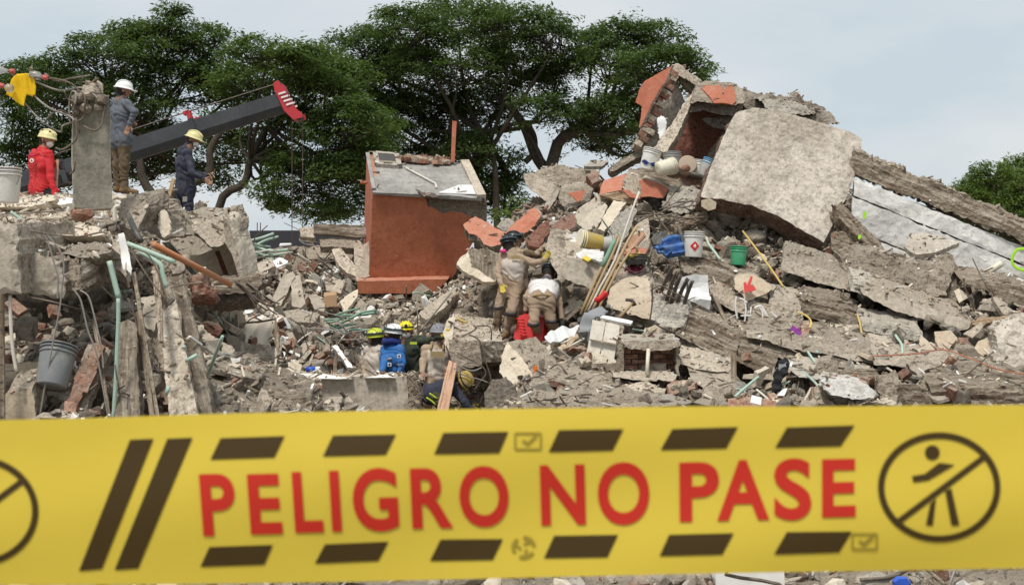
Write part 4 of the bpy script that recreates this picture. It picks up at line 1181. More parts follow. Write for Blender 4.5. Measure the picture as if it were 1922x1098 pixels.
for pl, d0, d1, m, lb in [
    ([(448, 515), (490, 492), (515, 488), (516, 500), (470, 520), (446, 526)], 23.8, 24.6, 'conc', 'long flat slab below the white plate in the pit'),
    ([(505, 568), (527, 574), (554, 520), (550, 508), (532, 516)], 23.0, 23.3, 'conc_smooth', 'left slab of the two leaning together like a tent'),
    ([(546, 518), (563, 514), (573, 570), (564, 578), (548, 574)], 22.9, 23.3, 'conc_smooth', 'right slab of the two leaning together like a tent'),
    ([(577, 556), (594, 552), (610, 570), (608, 584), (590, 580)], 23.0, 23.2, 'conc_smooth', 'small pale slab right of the slabs leaning like a tent'),
    ([(637, 566), (655, 552), (671, 543), (671, 556), (647, 591)], 23.4, 23.9, 'plaster', 'cream broken board leaning below the terracotta cabin corner'),
    ([(664, 576), (676, 562), (692, 570), (684, 588), (668, 590)], 23.6, 23.8, 'conc', 'tan chunk right of the cream broken board'),
    ([(622, 468), (640, 466), (668, 500), (672, 520), (650, 512), (632, 492)], 25.2, 25.6, 'conc', 'slanting slab left of the terracotta cabin base'),
    ([(588, 420), (690, 424), (690, 446), (588, 440)], 27.4, 27.5, 'strata_pale', 'topmost long slab of the stack left of the terracotta cabin'),
    ([(562, 428), (590, 424), (590, 446), (564, 444)], 27.3, 27.4, 'conc', 'short block end left in the stack beside the cabin'),
    ([(598, 446), (668, 446), (662, 466), (600, 462)], 27.0, 27.2, 'conc_rough', 'crumbling slab below the topmost long slab of the stack'),
    ([(568, 468), (600, 462), (664, 468), (660, 486), (580, 488)], 26.4, 26.7, 'conc_rough', 'lowest rough slab of the stack beside the cabin'),
    ([(610, 530), (625, 520), (648, 528), (640, 550), (612, 545)], 24.2, 24.5, 'conc', 'brown-grey wedge above the cardboard box'),
    ([(520, 585), (560, 580), (600, 590), (590, 606), (540, 604)], 22.2, 22.6, 'conc', 'flat grey slab lying below the tent-like slabs'),
    ([(448, 520), (478, 506), (500, 516), (496, 540), (462, 546)], 23.4, 23.7, 'conc_rough', 'rough chunk below the long flat slab in the pit'),
    ([(624, 700), (630, 640), (634, 640), (632, 700)], 20.4, 20.6, 'wood_grey', 'upright grey batten stuck in the middle of the pit'),
    ([(612, 630), (622, 628), (620, 658), (608, 660)], 21.0, 21.1, 'conc', 'small square block end in the middle of the pit'),
    ([(440, 590), (446, 590), (452, 664), (446, 664)], 20.2, 20.4, 'wood_grey', 'narrow batten left edge of the draped sheet'),
    ([(514, 596), (518, 596), (524, 666), (519, 668)], 19.9, 20.2, 'wood_grey', 'narrow pale batten right edge of the draped sheet'),
    ([(432, 672), (452, 670), (452, 698), (434, 698)], 19.4, 19.4, 'white_paint', 'small white board at the left end of the pit'),
    ([(454, 672), (462, 672), (462, 702), (455, 702)], 19.3, 19.3, 'conc', 'small tan post beside the small white board'),
    ([(624, 650), (632, 646), (660, 684), (662, 692), (652, 690)], 20.2, 20.6, 'white_paint', 'long white board lying below middle of the pit')]:
    slab('concrete_slab' if m.startswith(('conc', 'strata')) else 'board', lb, 'slab' if m.startswith(('conc', 'strata')) else 'board', pl, d0, d1, t=.16 if m.startswith('c') else .06, mat=m, cell=.09, jag=.015, rough=.014, rr=.03, front=True)
slab('white_plate', 'bright white square plate on the long flat slab in the pit', 'plate', [(512, 490), (525, 483), (541, 490), (539, 494), (519, 503)], 23.7, 24.0, t=.02, mat='white_paint', cell=.1, jag=.002, rough=0)
def carton():
    root = empty('cardboard_box', P(618, 575, 23.2), 'open brown cardboard box in the pit beside the cream board', 'box')
    slab('box_side', None, None, [(608, 556), (632, 553), (632, 574), (609, 577)], 23.1, 23.1, t=.03, mat='cardboard', cell=.2, jag=0, rough=0, parent=root)
    slab('box_flap', None, None, [(608, 556), (632, 553), (630, 547), (608, 549)], 23.1, 23.35, t=.02, mat='cardboard', cell=.2, jag=0, rough=0, parent=root)
    slab('box_back', None, None, [(609, 550), (631, 547), (632, 574), (609, 577)], 23.4, 23.4, t=.02, mat='cardboard', cell=.2, jag=0, rough=0, parent=root)
carton()
def can():
    a, b_ = P(574, 694, 19.3), P(601, 693, 19.3)
    R = (b_ - a).to_track_quat('Z', 'Y').to_matrix().to_4x4()
    l_ = (b_ - a).length
    root = empty('paint_can', a, 'small blue and white can lying on the front beam', 'can')
    m_ = MB(); m_.lathe([(.02, 0), (.042, .004), (.042, l_ * .68)], 14, Matrix.Translation(a) @ R); m_.build('can_body', 'blue_plastic', root, None, True)
    m_ = MB(); m_.lathe([(.040, l_ * .68), (.040, l_), (.02, l_)], 14, Matrix.Translation(a) @ R); m_.build('can_end', 'white_paint', root, None, True)
can()

# ------------------------------------------------------------------ the hill on the right: big pieces
def orange_corner():
    root = empty('collapsed_stair_tower', P(1290, 310, 25.0), 'broken stair tower of concrete beams with orange-painted wall on top of the hill', 'tower')
    slab('painted_wall', None, None, [(1262, 123), (1240, 136), (1211, 152), (1200, 169), (1193, 193), (1206, 200), (1203, 222), (1200, 241), (1211, 222), (1222, 196), (1236, 172), (1252, 148)], 24.7, 25.0, gx=-1.0, t=.05, mat='terra_lit', rim='conc', cell=.06, jag=.012, parent=root)
    slab('wall_core', None, None, [(1268, 124), (1255, 150), (1240, 176), (1226, 200), (1214, 226), (1204, 252), (1194, 272), (1212, 282), (1240, 282), (1262, 240), (1286, 190), (1274, 160)], 25.05, 25.3, gx=.2, t=.3, mat='conc_grey', rim='conc_rough', cell=.08, parent=root)
    for i in range(17):                               # toothed brick edge
        t_ = i / 16
        px, py = 1262 - 66 * t_ ** .9 + (6 if i % 2 else 0), 140 + 130 * t_
        v, f = brick_geo(700 + i)
        mesh('brick', v * np.array((.95, 1.5, 1.5)), f, ('brick_dark', 'conc', 'brick')[i % 3], None, root, Matrix.Translation(P(px + 3, py, 24.95)) @ Matrix.Rotation(.5, 4, 'Y'))
    slab('top_rail', None, None, [(1262, 123), (1275, 122), (1315, 152), (1309, 160), (1292, 152), (1272, 142), (1262, 150), (1254, 150)], 24.95, 25.1, ext=(.1, .5, .05), mat='conc', cell=.07, parent=root)
    slab('inner_post', None, None, [(1272, 142), (1296, 156), (1312, 160), (1304, 176), (1290, 168)], 25.15, 25.2, t=.2, mat='conc_dark', cell=.07, parent=root)
    slab('slanted_beam', None, None, [(1311, 154), (1300, 172), (1290, 184), (1266, 224), (1226, 278), (1250, 290), (1280, 238), (1297, 196), (1302, 186)], 24.4, 24.9, ext=(.06, .45, -.1), mat='conc', rim='conc_rough', cell=.08, parent=root)
    o = slab('roof_slab', None, None, [(1309, 156), (1324, 152), (1345, 152), (1374, 156), (1392, 168), (1398, 186), (1396, 193), (1376, 198), (1350, 197), (1336, 194), (1310, 190), (1296, 194), (1302, 176)], 24.5, 24.8, ext=(.12, 1.9, .2), mat='conc', rim='conc_rough', cell=.07, rough=.012, parent=root)  # unseen depth stretched back to keep light out of the hollow below
    slab('paint_patch', None, None, [(1316, 166), (1328, 159), (1336, 162), (1352, 160), (1358, 172), (1364, 162), (1374, 160), (1380, 176), (1382, 190), (1374, 197), (1356, 194), (1340, 194), (1332, 182)], 24.46, 24.72, t=.03, mat='terra_lit', cell=.05, jag=.008, rough=.003, parent=o)
    slab('lintel', None, None, [(1298, 192), (1340, 196), (1380, 200), (1396, 196), (1390, 218), (1350, 214), (1320, 206), (1288, 212)], 24.75, 24.8, ext=(.1, .8, .1), mat='conc_dark', cell=.08, parent=root)
    slab('lintel', None, None, [(1318, 224), (1378, 216), (1384, 232), (1366, 246), (1340, 240)], 25.0, 25.05, ext=(.1, .5, .05), mat='conc_dark', cell=.08, parent=root)
    slab('back_wall', None, None, [(1268, 250), (1300, 200), (1392, 205), (1372, 260), (1345, 312), (1258, 306)], 26.3, 26.4, t=.15, mat='maroon', cell=.12, rough=.02, parent=root)
    slab('inner_strut', None, None, [(1366, 236), (1376, 232), (1336, 304), (1320, 306)], 25.2, 25.3, t=.12, mat='conc_dark', cell=.1, parent=root)
    slab('rear_wall', None, None, [(1205, 262), (1226, 224), (1250, 196), (1276, 196), (1252, 250), (1226, 280)], 25.4, 25.5, t=.1, mat='plaster_tan', cell=.1, parent=root)
orange_corner()
slab('plastic_bag', 'crumpled pale plastic bag hanging on the stair tower wall', 'bag', [(1234, 222), (1242, 217), (1250, 222), (1251, 234), (1244, 262), (1240, 262), (1237, 240)], 24.6, 24.7, t=.03, mat='white_sheet', cell=.035, wave=.007, wl=.3, smooth=True)
slab('broken_ridge', 'rocky concrete ridge running right from the top of the stair tower', 'concrete', [(1388, 166), (1402, 164), (1420, 178), (1450, 182), (1480, 184), (1496, 180), (1510, 190), (1534, 196), (1562, 216), (1576, 234), (1540, 236), (1480, 222), (1410, 212), (1396, 196)], 25.2, 25.6, ext=(.1, .9, .1), mat='conc_dark', cell=.06, rough=.06, jag=.05, rr=.06)
slab('broken_ridge', 'pale flake on the rocky ridge behind the huge pale slab', 'concrete', [(1416, 182), (1450, 186), (1500, 196), (1530, 212), (1500, 214), (1440, 204)], 25.0, 25.3, ext=(.1, .5, .05), mat='conc_grey', cell=.06, rough=.04, jag=.04)
rod('pipe_stub', 'small pipe stub on the skyline above the huge pale slab', 'pipe', [(1487, 190, 25.6), (1487, 174, 25.6)], .038, 'conc_grey', 8, 1)
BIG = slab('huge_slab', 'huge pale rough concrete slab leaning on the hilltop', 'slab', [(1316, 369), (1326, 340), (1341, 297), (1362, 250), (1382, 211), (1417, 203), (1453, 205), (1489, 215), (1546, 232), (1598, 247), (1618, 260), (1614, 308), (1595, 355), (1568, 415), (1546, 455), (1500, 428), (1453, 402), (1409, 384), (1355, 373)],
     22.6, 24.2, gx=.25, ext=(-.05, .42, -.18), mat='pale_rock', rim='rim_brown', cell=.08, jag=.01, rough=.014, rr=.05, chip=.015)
slab('pebble_face', None, None, [(1317, 376), (1332, 372), (1345, 380), (1343, 392), (1330, 396), (1317, 388)], 22.5, 22.5, t=.05, mat='plaster_tan', cell=.06, jag=.004, parent=BIG)

# long wall on the right
def white_wall():
    root = empty('fallen_wall', P(1760, 500, 23.6), 'long fallen white boarded wall sloping down to the right edge', 'wall')
    slab('top_beam', None, None, [(1608, 286), (1650, 304), (1720, 332), (1800, 364), (1860, 388), (2060, 470), (2060, 512), (1860, 430), (1760, 390), (1680, 358), (1606, 328)], 23.3, 23.6, ext=(.05, .35, .05), mat='strata_pale', cell=.07, strata=.035, jag=.045, rough=.03, rr=.05, parent=root)
    # boards: lines that slope down to the right, 0.40 px per px
    def y(px, y0): return y0 + (px - 1600) * .405
    rows = [(333, 366), (369.5, 430), (432, 500)]
    for r0, r1 in rows:
        x0 = 1602 - (r0 - 333) * .1
        seams = [x0, 2060] if r0 < 400 else [x0, x0 + 190, 2060]
        for a, b_ in zip(seams[:-1], seams[1:]):
            slab('board', None, None, [(a + 1, y(a, r0)), (b_ - 1, y(b_, r0)), (b_ - 1, y(b_, r1)), (a + 1, y(a, r1))], 23.45 - (r0 - 333) * .004, 23.45 - (r0 - 333) * .004, t=.05, mat='white_wall', cell=.12, jag=.016, rough=.016, rr=.01, parent=root, chip=.012)
    slab('wall_back', None, None, [(1604, 336), (2060, 512), (2060, 700), (1590, 520)], 23.62, 23.62, t=.1, mat='conc_dark', cell=.5, parent=root)
    # paint marks
    pts = [(1930, 468), (1912, 468), (1902, 478), (1900, 492), (1908, 503), (1930, 510)]
    m_ = MB(); m_.tube([P(x, y_, 23.05) for x, y_ in pts], .024, 8, 0, 4); 
    m_.v = [(x, 23.05 + (y_ - 23.05) * .12, z) for x, y_, z in m_.v]
    m_.build('paint_mark', 'neon', root, None, True)
    for q in ([(1621, 398), (1626, 398), (1625, 410), (1620, 410)], [(1611, 442), (1616, 441), (1615, 448), (1611, 449)]):
        slab('paint_mark', None, None, q, 22.5, 22.5, t=.01, mat='neon', cell=.03, jag=.008, parent=root)
white_wall()

BLK = [  # name, label, polygon, d0, d1, material, thickness/ext, options
 ('strata_beam', 'brown layered beam slanting down beside the huge slab', [(1566, 384), (1580, 380), (1610, 412), (1648, 452), (1662, 476), (1640, 478), (1600, 440), (1574, 410)], 22.4, 22.9, 'strata', .3, dict(strata=.04)),
 ('strata_beam', 'brown layered stub lying right of the huge slab foot', [(1560, 438), (1600, 436), (1646, 452), (1644, 474), (1600, 476), (1562, 468)], 22.5, 22.8, 'strata', .3, dict(strata=.04)),
 ('mortar_lump', 'crumbly mortar mass below the white boarded wall', [(1576, 480), (1612, 470), (1680, 480), (1760, 500), (1790, 486), (1796, 510), (1800, 560), (1820, 596), (1760, 590), (1690, 565), (1640, 548), (1590, 520)], 21.4, 22.2, 'conc_rough', (0, .5, .1), dict(rough=.07, jag=.05)),
 ('strata_beam', 'layered brown beam below the white wall, middle', [(1656, 470), (1690, 476), (1740, 500), (1762, 512), (1756, 530), (1700, 508), (1660, 490)], 21.9, 22.2, 'strata', .25, dict(strata=.04)),
 ('concrete_flake', 'pale triangular flake resting on the white boarded wall', [(1698, 462), (1704, 444), (1722, 436), (1760, 444), (1801, 455), (1776, 466), (1756, 474), (1720, 478)], 22.2, 22.9, 'pale_rock', .08, dict(rough=.012)),
 ('mortar_stump', 'upright crumbling stump right of the pale triangular flake', [(1750, 500), (1772, 478), (1790, 476), (1792, 500), (1784, 530), (1776, 556), (1742, 562), (1738, 540)], 21.3, 21.7, 'conc_rough', .3, dict(rough=.05, jag=.03)),
 ('floor_slab', 'flat slab with a clean pale edge jutting from the right-hand hill', [(1621, 554), (1650, 552), (1672, 556), (1740, 578), (1816, 600), (1826, 606), (1816, 618), (1802, 620), (1740, 600), (1690, 586), (1640, 566)], 20.3, 20.5, 'conc_smooth', (.1, 1.0, .28), dict(rim='conc_rough')),
 ('strata_beam', 'long layered slab at the right edge below the white wall', [(1800, 520), (1850, 526), (1960, 550), (1960, 590), (1900, 572), (1850, 545), (1808, 530)], 21.0, 21.3, 'strata', (.1, .8, .2), dict(strata=.02)),
 ('concrete_flake', 'narrow grey shard leaning right of the crumbling stump', [(1862, 556), (1872, 556), (1904, 586), (1900, 592), (1884, 588)], 20.5, 20.8, 'conc', .08, {}),
 ('strata_beam', 'thin wooden layer under the right-hand hill slabs', [(1826, 600), (1920, 588), (1940, 588), (1940, 594), (1826, 608)], 20.1, 20.2, 'wood', .12, dict(strata=.01)),
 ('boulder', 'pale pitted boulder at the right edge of the picture', [(1868, 616), (1880, 602), (1930, 588), (1960, 600), (1960, 704), (1900, 702), (1864, 696), (1872, 650)], 18.6, 19.2, 'pale_rock', (.1, .6, 0), dict(rough=.05, jag=.03)),
 ('strata_beam', 'brown layered beam right of the red-arrow stone', [(1502, 556), (1540, 556), (1600, 570), (1612, 584), (1606, 606), (1592, 611), (1540, 602), (1506, 588)], 20.6, 20.9, 'strata', (.1, .6, .15), dict(strata=.045)),
 ('strata_beam', 'layered beam below the white bucket with the red sign', [(1276, 488), (1318, 483), (1350, 494), (1384, 510), (1420, 520), (1420, 546), (1378, 546), (1330, 530), (1284, 512)], 21.0, 21.5, 'strata', (.1, .6, .1), dict(strata=.045)),
 ('painted_stone', 'tan stone marked with a red spray-painted arrow', [(1379, 520), (1390, 515), (1414, 516), (1440, 532), (1453, 542), (1432, 553), (1402, 565), (1392, 552), (1380, 544)], 20.6, 20.9, 'plaster_tan', (.05, .3, .02), dict(rim='conc_rough')),
 ('strata_beam', 'layered slab over a dark gap right of the white crumpled sheet', [(1328, 536), (1350, 534), (1400, 556), (1440, 572), (1480, 600), (1500, 622), (1470, 622), (1420, 600), (1380, 586), (1340, 560)], 20.3, 20.9, 'conc_rough', (.1, .7, .12), dict(strata=.02, rough=.03)),
 ('strata_beam', 'layered strip with reddish top above the black clothes', [(1370, 612), (1420, 622), (1500, 640), (1580, 655), (1640, 662), (1640, 684), (1560, 690), (1500, 680), (1440, 660), (1380, 640)], 19.3, 19.8, 'strata_pale', (.1, .7, .12), dict(strata=.045, rough=.03)),
 ('strata_beam', 'thick diagonal beam with sawn pale end below the black rods', [(1288, 580), (1310, 586), (1352, 604), (1376, 624), (1387, 642), (1384, 658), (1362, 676), (1330, 660), (1296, 644), (1268, 630), (1276, 600)], 19.0, 19.5, 'strata', (.1, .6, .1), dict(strata=.045, rough=.02)),
 ('concrete_block', 'broad brown block continuing the diagonal beam to the right', [(1386, 646), (1410, 650), (1452, 664), (1459, 678), (1450, 698), (1430, 700), (1380, 676)], 18.9, 19.1, 'strata', (.1, .6, .1), dict(strata=.015)),
 ('floor_slab', 'tan flat slab leaning below the bundle of tool handles', [(1136, 575), (1150, 535), (1170, 524), (1216, 522), (1226, 560), (1222, 600), (1180, 592)], 20.2, 20.8, 'plaster_tan', (.1, .35, .05), dict(rim='conc')),
 ('concrete_block', 'square grey concrete block with papers and a yellow bucket on top', [(1064, 483), (1130, 496), (1114, 545), (1050, 518)], 21.0, 21.1, 'conc_smooth', (.0, .8, .42), dict(rim='conc')),
 ('concrete_slab', 'tan side slab of the block that the rescuers push', [(1034, 430), (1064, 482), (1050, 518), (1036, 498), (1022, 462)], 21.05, 21.5, 'conc', (.3, .5, .0), {}),
 ('salmon_slab', 'salmon-painted slab tipped against the terracotta cabin', [(869, 422), (892, 406), (920, 420), (946, 436), (944, 458), (925, 462), (908, 458), (898, 444), (880, 438)], 22.7, 23.4, 'terra_lit', (.02, .12, -.14), dict(rim='conc_rough', rr=.04)),
 ('concrete_block', 'striped block end with cream side under the salmon slab', [(878, 470), (912, 468), (936, 480), (938, 510), (930, 530), (902, 516), (880, 500)], 22.2, 22.5, 'strata_pale', (.05, .5, 0), dict(strata=.015)),
 ('plaster_board', 'cream plaster face left of the striped block end', [(857, 497), (868, 480), (880, 470), (884, 502), (930, 528), (912, 530), (876, 512)], 22.1, 22.4, 'plaster', .1, {}),
 ('concrete_slab', 'grey slab propped left of the standing rescuer leg', [(786, 588), (826, 556), (858, 538), (862, 550), (838, 574), (800, 600)], 22.6, 23.2, 'conc', .15, {}),
 ('painted_wall_piece', 'orange wall piece sloping down behind the black helmets', [(946, 438), (960, 424), (1003, 390), (1014, 404), (1004, 424), (978, 444)], 23.9, 24.3, 'terra_lit', (.05, .25, 0), dict(rim='conc')),
 ('brown_panel', 'dark brown panel right of the black helmets', [(988, 446), (1004, 432), (1028, 414), (1032, 436), (1012, 464), (992, 462)], 23.2, 23.5, 'maroon', .1, dict(rim='brick')),
 ('brown_panel', 'dark brown wedge above the concrete block with papers', [(1034, 426), (1056, 408), (1076, 402), (1084, 420), (1066, 436), (1046, 436)], 23.2, 23.6, 'maroon', .12, dict(rim='conc')),
 ('concrete_chunk', 'grey rounded chunk right of the salmon slab', [(932, 426), (942, 410), (956, 408), (966, 416), (960, 430), (946, 436)], 24.0, 24.2, 'conc_grey', .3, dict(chip=.03)),
 ('floor_slab', 'thick slab end pointing left into the sky gap', [(984, 328), (998, 324), (1010, 330), (1040, 348), (1050, 356), (1036, 372), (1024, 378), (1008, 364), (988, 348)], 25.2, 25.5, 'conc', (.3, .7, .1), dict(rim='conc_rough')),
 ('concrete_flake', 'pale upright splinter below the thick slab end', [(1022, 388), (1034, 366), (1044, 350), (1050, 356), (1046, 368), (1028, 394)], 24.8, 25.0, 'pale_rock', .12, {}),
 ('concrete_block', 'grey block with an orange triangle of paint under the ridge', [(1050, 356), (1062, 352), (1100, 344), (1114, 352), (1108, 374), (1080, 388), (1060, 386), (1050, 376)], 24.8, 25.1, 'conc', (.1, .5, .1), dict(chip=.04)),
 ('fallen_beam', 'straight grey beam slanting up to the orange block', [(1072, 414), (1084, 394), (1120, 368), (1144, 356), (1150, 370), (1120, 396), (1088, 424)], 23.7, 24.3, 'conc_smooth', .25, dict(rim='conc')),
 ('tiled_slab', 'tan tiled slab left of the twin below the orange block', [(1086, 424), (1104, 400), (1136, 380), (1140, 388), (1120, 428), (1100, 434)], 23.3, 23.8, 'conc_smooth', .08, {}),
 ('tiled_slab', 'tan tiled slab right of the twin below the orange block', [(1122, 430), (1134, 404), (1152, 376), (1176, 380), (1160, 402), (1134, 436)], 23.2, 23.8, 'plaster', .08, {}),
 ('concrete_slab', 'grey flat slab behind the tool handles', [(1140, 436), (1160, 402), (1186, 384), (1196, 396), (1180, 440), (1160, 462)], 23.0, 23.5, 'conc_grey', .1, {}),
 ('concrete_slab', 'pale grey slab strip between tool handles and blue tarp', [(1176, 470), (1196, 420), (1216, 410), (1220, 440), (1210, 480), (1190, 490)], 22.6, 23.2, 'conc', .12, {}),
 ('plaster_heap', 'heap of crushed pale plaster on the thick slab end', [(1006, 328), (1020, 318), (1050, 318), (1080, 322), (1096, 318), (1104, 334), (1080, 346), (1056, 352), (1034, 342)], 25.4, 25.8, 'conc_rough', (.2, .7, .1), dict(rough=.07, jag=.05)),
 ('painted_wall_piece', 'red-brown chunk at the right end of the plaster heap', [(1100, 330), (1112, 318), (1126, 322), (1124, 340), (1112, 346)], 25.0, 25.2, 'brick', .2, {}),
 ('concrete_slab', 'thin grey plate lying on the ridge left of the buckets', [(1096, 312), (1110, 302), (1142, 302), (1130, 312)], 25.6, 25.9, 'conc_grey', .06, {}),
 ('concrete_slab', 'long pale plank-like slab rising to the stair tower', [(1142, 316), (1170, 296), (1206, 280), (1212, 290), (1180, 306), (1150, 322)], 25.0, 25.4, 'strata_pale', .15, dict(strata=.01)),
 ('brick_wall_piece', 'broken brick piece in front of the buckets on the hilltop', [(1262, 322), (1280, 322), (1320, 338), (1318, 352), (1296, 348), (1264, 334)], 24.1, 24.4, 'brick_dark', .25, dict(rough=.04)),
 ('concrete_slab', 'layered slab sloping left under the hilltop buckets', [(1176, 326), (1206, 322), (1250, 330), (1300, 350), (1312, 364), (1260, 354), (1200, 338)], 24.0, 24.4, 'strata', (.1, .5, .1), dict(strata=.012)),
 ('mortar_lump', 'crumbly grey mass between the orange block and the huge slab', [(1254, 356), (1300, 352), (1330, 362), (1322, 392), (1280, 400), (1244, 390)], 23.5, 24.0, 'conc_grey', (.1, .5, .1), dict(rough=.05, jag=.05)),
 ('timber', 'grey weathered timber below the huge slab', [(1258, 420), (1290, 400), (1326, 396), (1330, 406), (1300, 420), (1268, 436)], 23.0, 23.4, 'wood_grey', .12, dict(strata=.01)),
 ('concrete_slab', 'flat slab top that the standing rescuer has his boots on', [(852, 588), (928, 598), (944, 640), (897, 642), (840, 636)], 20.2, 22.5, 'conc', (.05, .1, -.3), dict(rough=.02, front=False)),
 ('concrete_slab', 'broken front of the pit-edge slab above the wooden plank', [(840, 636), (870, 642), (898, 640), (904, 684), (880, 690), (846, 676)], 20.1, 20.15, 'conc_rough', (.05, .4, .0), dict(rough=.03, front=False)),
 ('plaster_splinter', 'spiky cream plaster splinters on the left of the pit-edge slab', [(834, 618), (842, 598), (852, 588), (850, 610), (846, 640), (842, 664), (838, 648), (836, 664)], 20.15, 20.5, 'plaster', .06, dict(jag=.02)),
 ('plaster_block', 'cream block corner above the tape, right of the bent rebar', [(937, 698), (944, 664), (952, 642), (980, 672), (1000, 704), (990, 730), (976, 752), (958, 722)], 18.9, 19.4, 'plaster', (.4, .5, .06), dict(rim='conc_rough', rough=.012)),
 ('concrete_pipe', 'dark grey concrete plate standing above the tape', [(910, 800), (909, 736), (924, 712), (950, 706), (968, 726), (974, 800)], 18.3, 18.6, 'conc_dark', .2, {}),
 ('tile_panel_back', 'rough concrete behind the cream tiled panel', [(1098, 670), (1112, 622), (1128, 600), (1170, 610), (1168, 680), (1120, 690)], 19.7, 19.9, 'conc', .3, dict(front=False)),
 ('rough_ledge', 'long crumbling ledge along the bottom right of the pit', [(1000, 712), (1050, 700), (1150, 708), (1200, 712), (1230, 720), (1180, 736), (1080, 740), (1000, 742)], 18.0, 18.7, 'conc_rough', (.1, .8, .1), dict(rough=.05, jag=.04)),
 ('rough_ledge', 'lower crumbling ledge just above the tape, centre right', [(980, 752), (1080, 738), (1200, 740), (1240, 750), (1240, 800), (980, 800)], 17.3, 17.7, 'conc_rough', (.1, .7, .1), dict(rough=.05, jag=.04, strata=.015)),
 ('rounded_log', 'log-like rounded concrete piece below the brick alcove', [(1176, 722), (1206, 716), (1250, 728), (1250, 738), (1216, 738), (1182, 732)], 17.9, 18.1, 'conc', .2, dict(chip=.04)),
 ('concrete_slab', 'flat tan slab above the brick fragment, lower right', [(1290, 690), (1340, 682), (1374, 688), (1378, 716), (1366, 736), (1320, 730), (1296, 712)], 18.2, 18.7, 'conc', (.1, .6, .15), dict(rough=.02)),
 ('brick_fragment', 'large red brick fragment with mortar ribs, lower right', [(1252, 722), (1262, 714), (1300, 708), (1308, 716), (1306, 728), (1266, 742), (1256, 738)], 17.8, 18.0, 'brick', .2, dict(rough=.02)),
 ('wood_slab', 'dark weathered wedge just above the tape', [(1292, 740), (1310, 736), (1364, 748), (1366, 754), (1330, 756), (1296, 750)], 17.6, 17.8, 'wood_grey', .2, dict(strata=.012)),
 ('white_boulder', 'bright white faceted boulder just above the tape at right', [(1546, 718), (1552, 712), (1602, 712), (1622, 718), (1646, 738), (1640, 746), (1600, 749), (1560, 742), (1550, 732)], 17.0, 17.2, 'white_rock', (.0, .35, .04), dict(rough=.02)),
 ('concrete_block', 'crumbly grey lump left above the white boulder', [(1528, 690), (1540, 674), (1570, 676), (1576, 700), (1560, 710), (1536, 708)], 18.3, 18.5, 'conc_rough', .3, dict(rough=.05)),
 ('strata_beam', 'layered beam end at the bottom right corner above the tape', [(1744, 724), (1780, 722), (1860, 724), (1960, 722), (1960, 800), (1760, 800), (1748, 750)], 17.4, 17.7, 'strata', (.1, .6, .12), dict(strata=.0455, rough=.02)),
 ('strata_beam', 'second layered beam stacked above the corner beam', [(1790, 700), (1830, 690), (1900, 702), (1960, 706), (1960, 726), (1860, 724), (1760, 722)], 17.9, 18.2, 'strata_pale', (.1, .6, .12), dict(strata=.045, rough=.03)),
 ('concrete_flake', 'thin grey wedge right of the white boulder', [(1718, 724), (1748, 700), (1760, 696), (1810, 718), (1780, 726), (1740, 732)], 17.8, 18.1, 'wood_grey', .15, dict(strata=.01)),
 ('concrete_beam', 'rough pale beam leaning over the corner beams', [(1702, 680), (1730, 668), (1796, 656), (1800, 668), (1760, 690), (1726, 700), (1712, 694)], 18.5, 18.8, 'conc', .25, dict(rough=.03)),
 ('strata_beam', 'brown timber strip behind the white boulder', [(1576, 696), (1640, 692), (1650, 700), (1648, 722), (1600, 712), (1580, 712)], 18.1, 18.3, 'strata', .2, dict(strata=.02)),
 ('concrete_block', 'grey crumbling block between white boulder and corner beams', [(1650, 704), (1680, 694), (1694, 720), (1690, 748), (1660, 752), (1646, 730)], 17.9, 18.1, 'conc_rough', .3, dict(rough=.05)),
 ('strata_beam', 'short layered beam beside the white boulder', [(1690, 726), (1716, 724), (1744, 740), (1748, 760), (1700, 760)], 17.5, 17.7, 'strata', .25, dict(strata=.045)),
 ('floor_slab', 'long thin floor slab above the black garment sloping right', [(1400, 616), (1500, 634), (1640, 656), (1722, 674), (1716, 690), (1620, 678), (1500, 656), (1402, 634)], 19.0, 19.4, 'conc', (.2, .9, .22), dict(rim='conc_rough', rough=.02)),
 ('floor_slab', 'short flat slab left of the white boulder', [(1480, 690), (1560, 698), (1640, 712), (1600, 722), (1500, 708)], 18.1, 18.5, 'conc_grey', (.1, .6, .14), dict(rough=.02)),
 ('floor_slab', 'flat slab between red-arrow stone and brown layered beam', [(1446, 556), (1500, 568), (1508, 600), (1470, 596), (1444, 580)], 20.5, 20.8, 'conc', (.1, .6, .2), dict(rough=.02)),
 ('floor_slab', 'thin slab tilted under the jutting slab', [(1618, 606), (1680, 614), (1732, 628), (1728, 640), (1670, 632), (1620, 620)], 19.8, 20.0, 'conc_grey', (.1, .7, .2), dict(rough=.02)),
 ('floor_slab', 'grey plate lying right of the clay fragment', [(1540, 630), (1640, 640), (1712, 656), (1700, 668), (1600, 656), (1544, 646)], 19.3, 19.6, 'conc', (.1, .7, .18), dict(rough=.02)),
 ('floor_slab', 'broad broken plate below the foot of the huge slab', [(1470, 484), (1530, 498), (1600, 524), (1596, 546), (1530, 530), (1466, 506)], 21.3, 21.7, 'conc', (.2, .9, .28), dict(rim='conc_rough', rough=.025)),
 ('floor_slab', 'plate wedged under the crumbly mortar mass', [(1600, 524), (1650, 538), (1700, 560), (1690, 574), (1640, 560), (1596, 546)], 20.8, 21.1, 'conc_grey', (.1, .7, .2), dict(rough=.02)),
 ('floor_slab', 'wide grey plate below the jutting slab at far right', [(1640, 664), (1720, 668), (1800, 676), (1866, 690), (1850, 704), (1740, 692), (1640, 684)], 18.6, 18.9, 'conc', (.1, .7, .14), dict(rough=.02)),
 ('floor_slab', 'grey floor plate right of the brick alcove', [(1276, 664), (1330, 672), (1376, 684), (1368, 698), (1310, 692), (1276, 682)], 18.5, 18.8, 'conc', (.1, .7, .16), dict(rough=.02)),
]
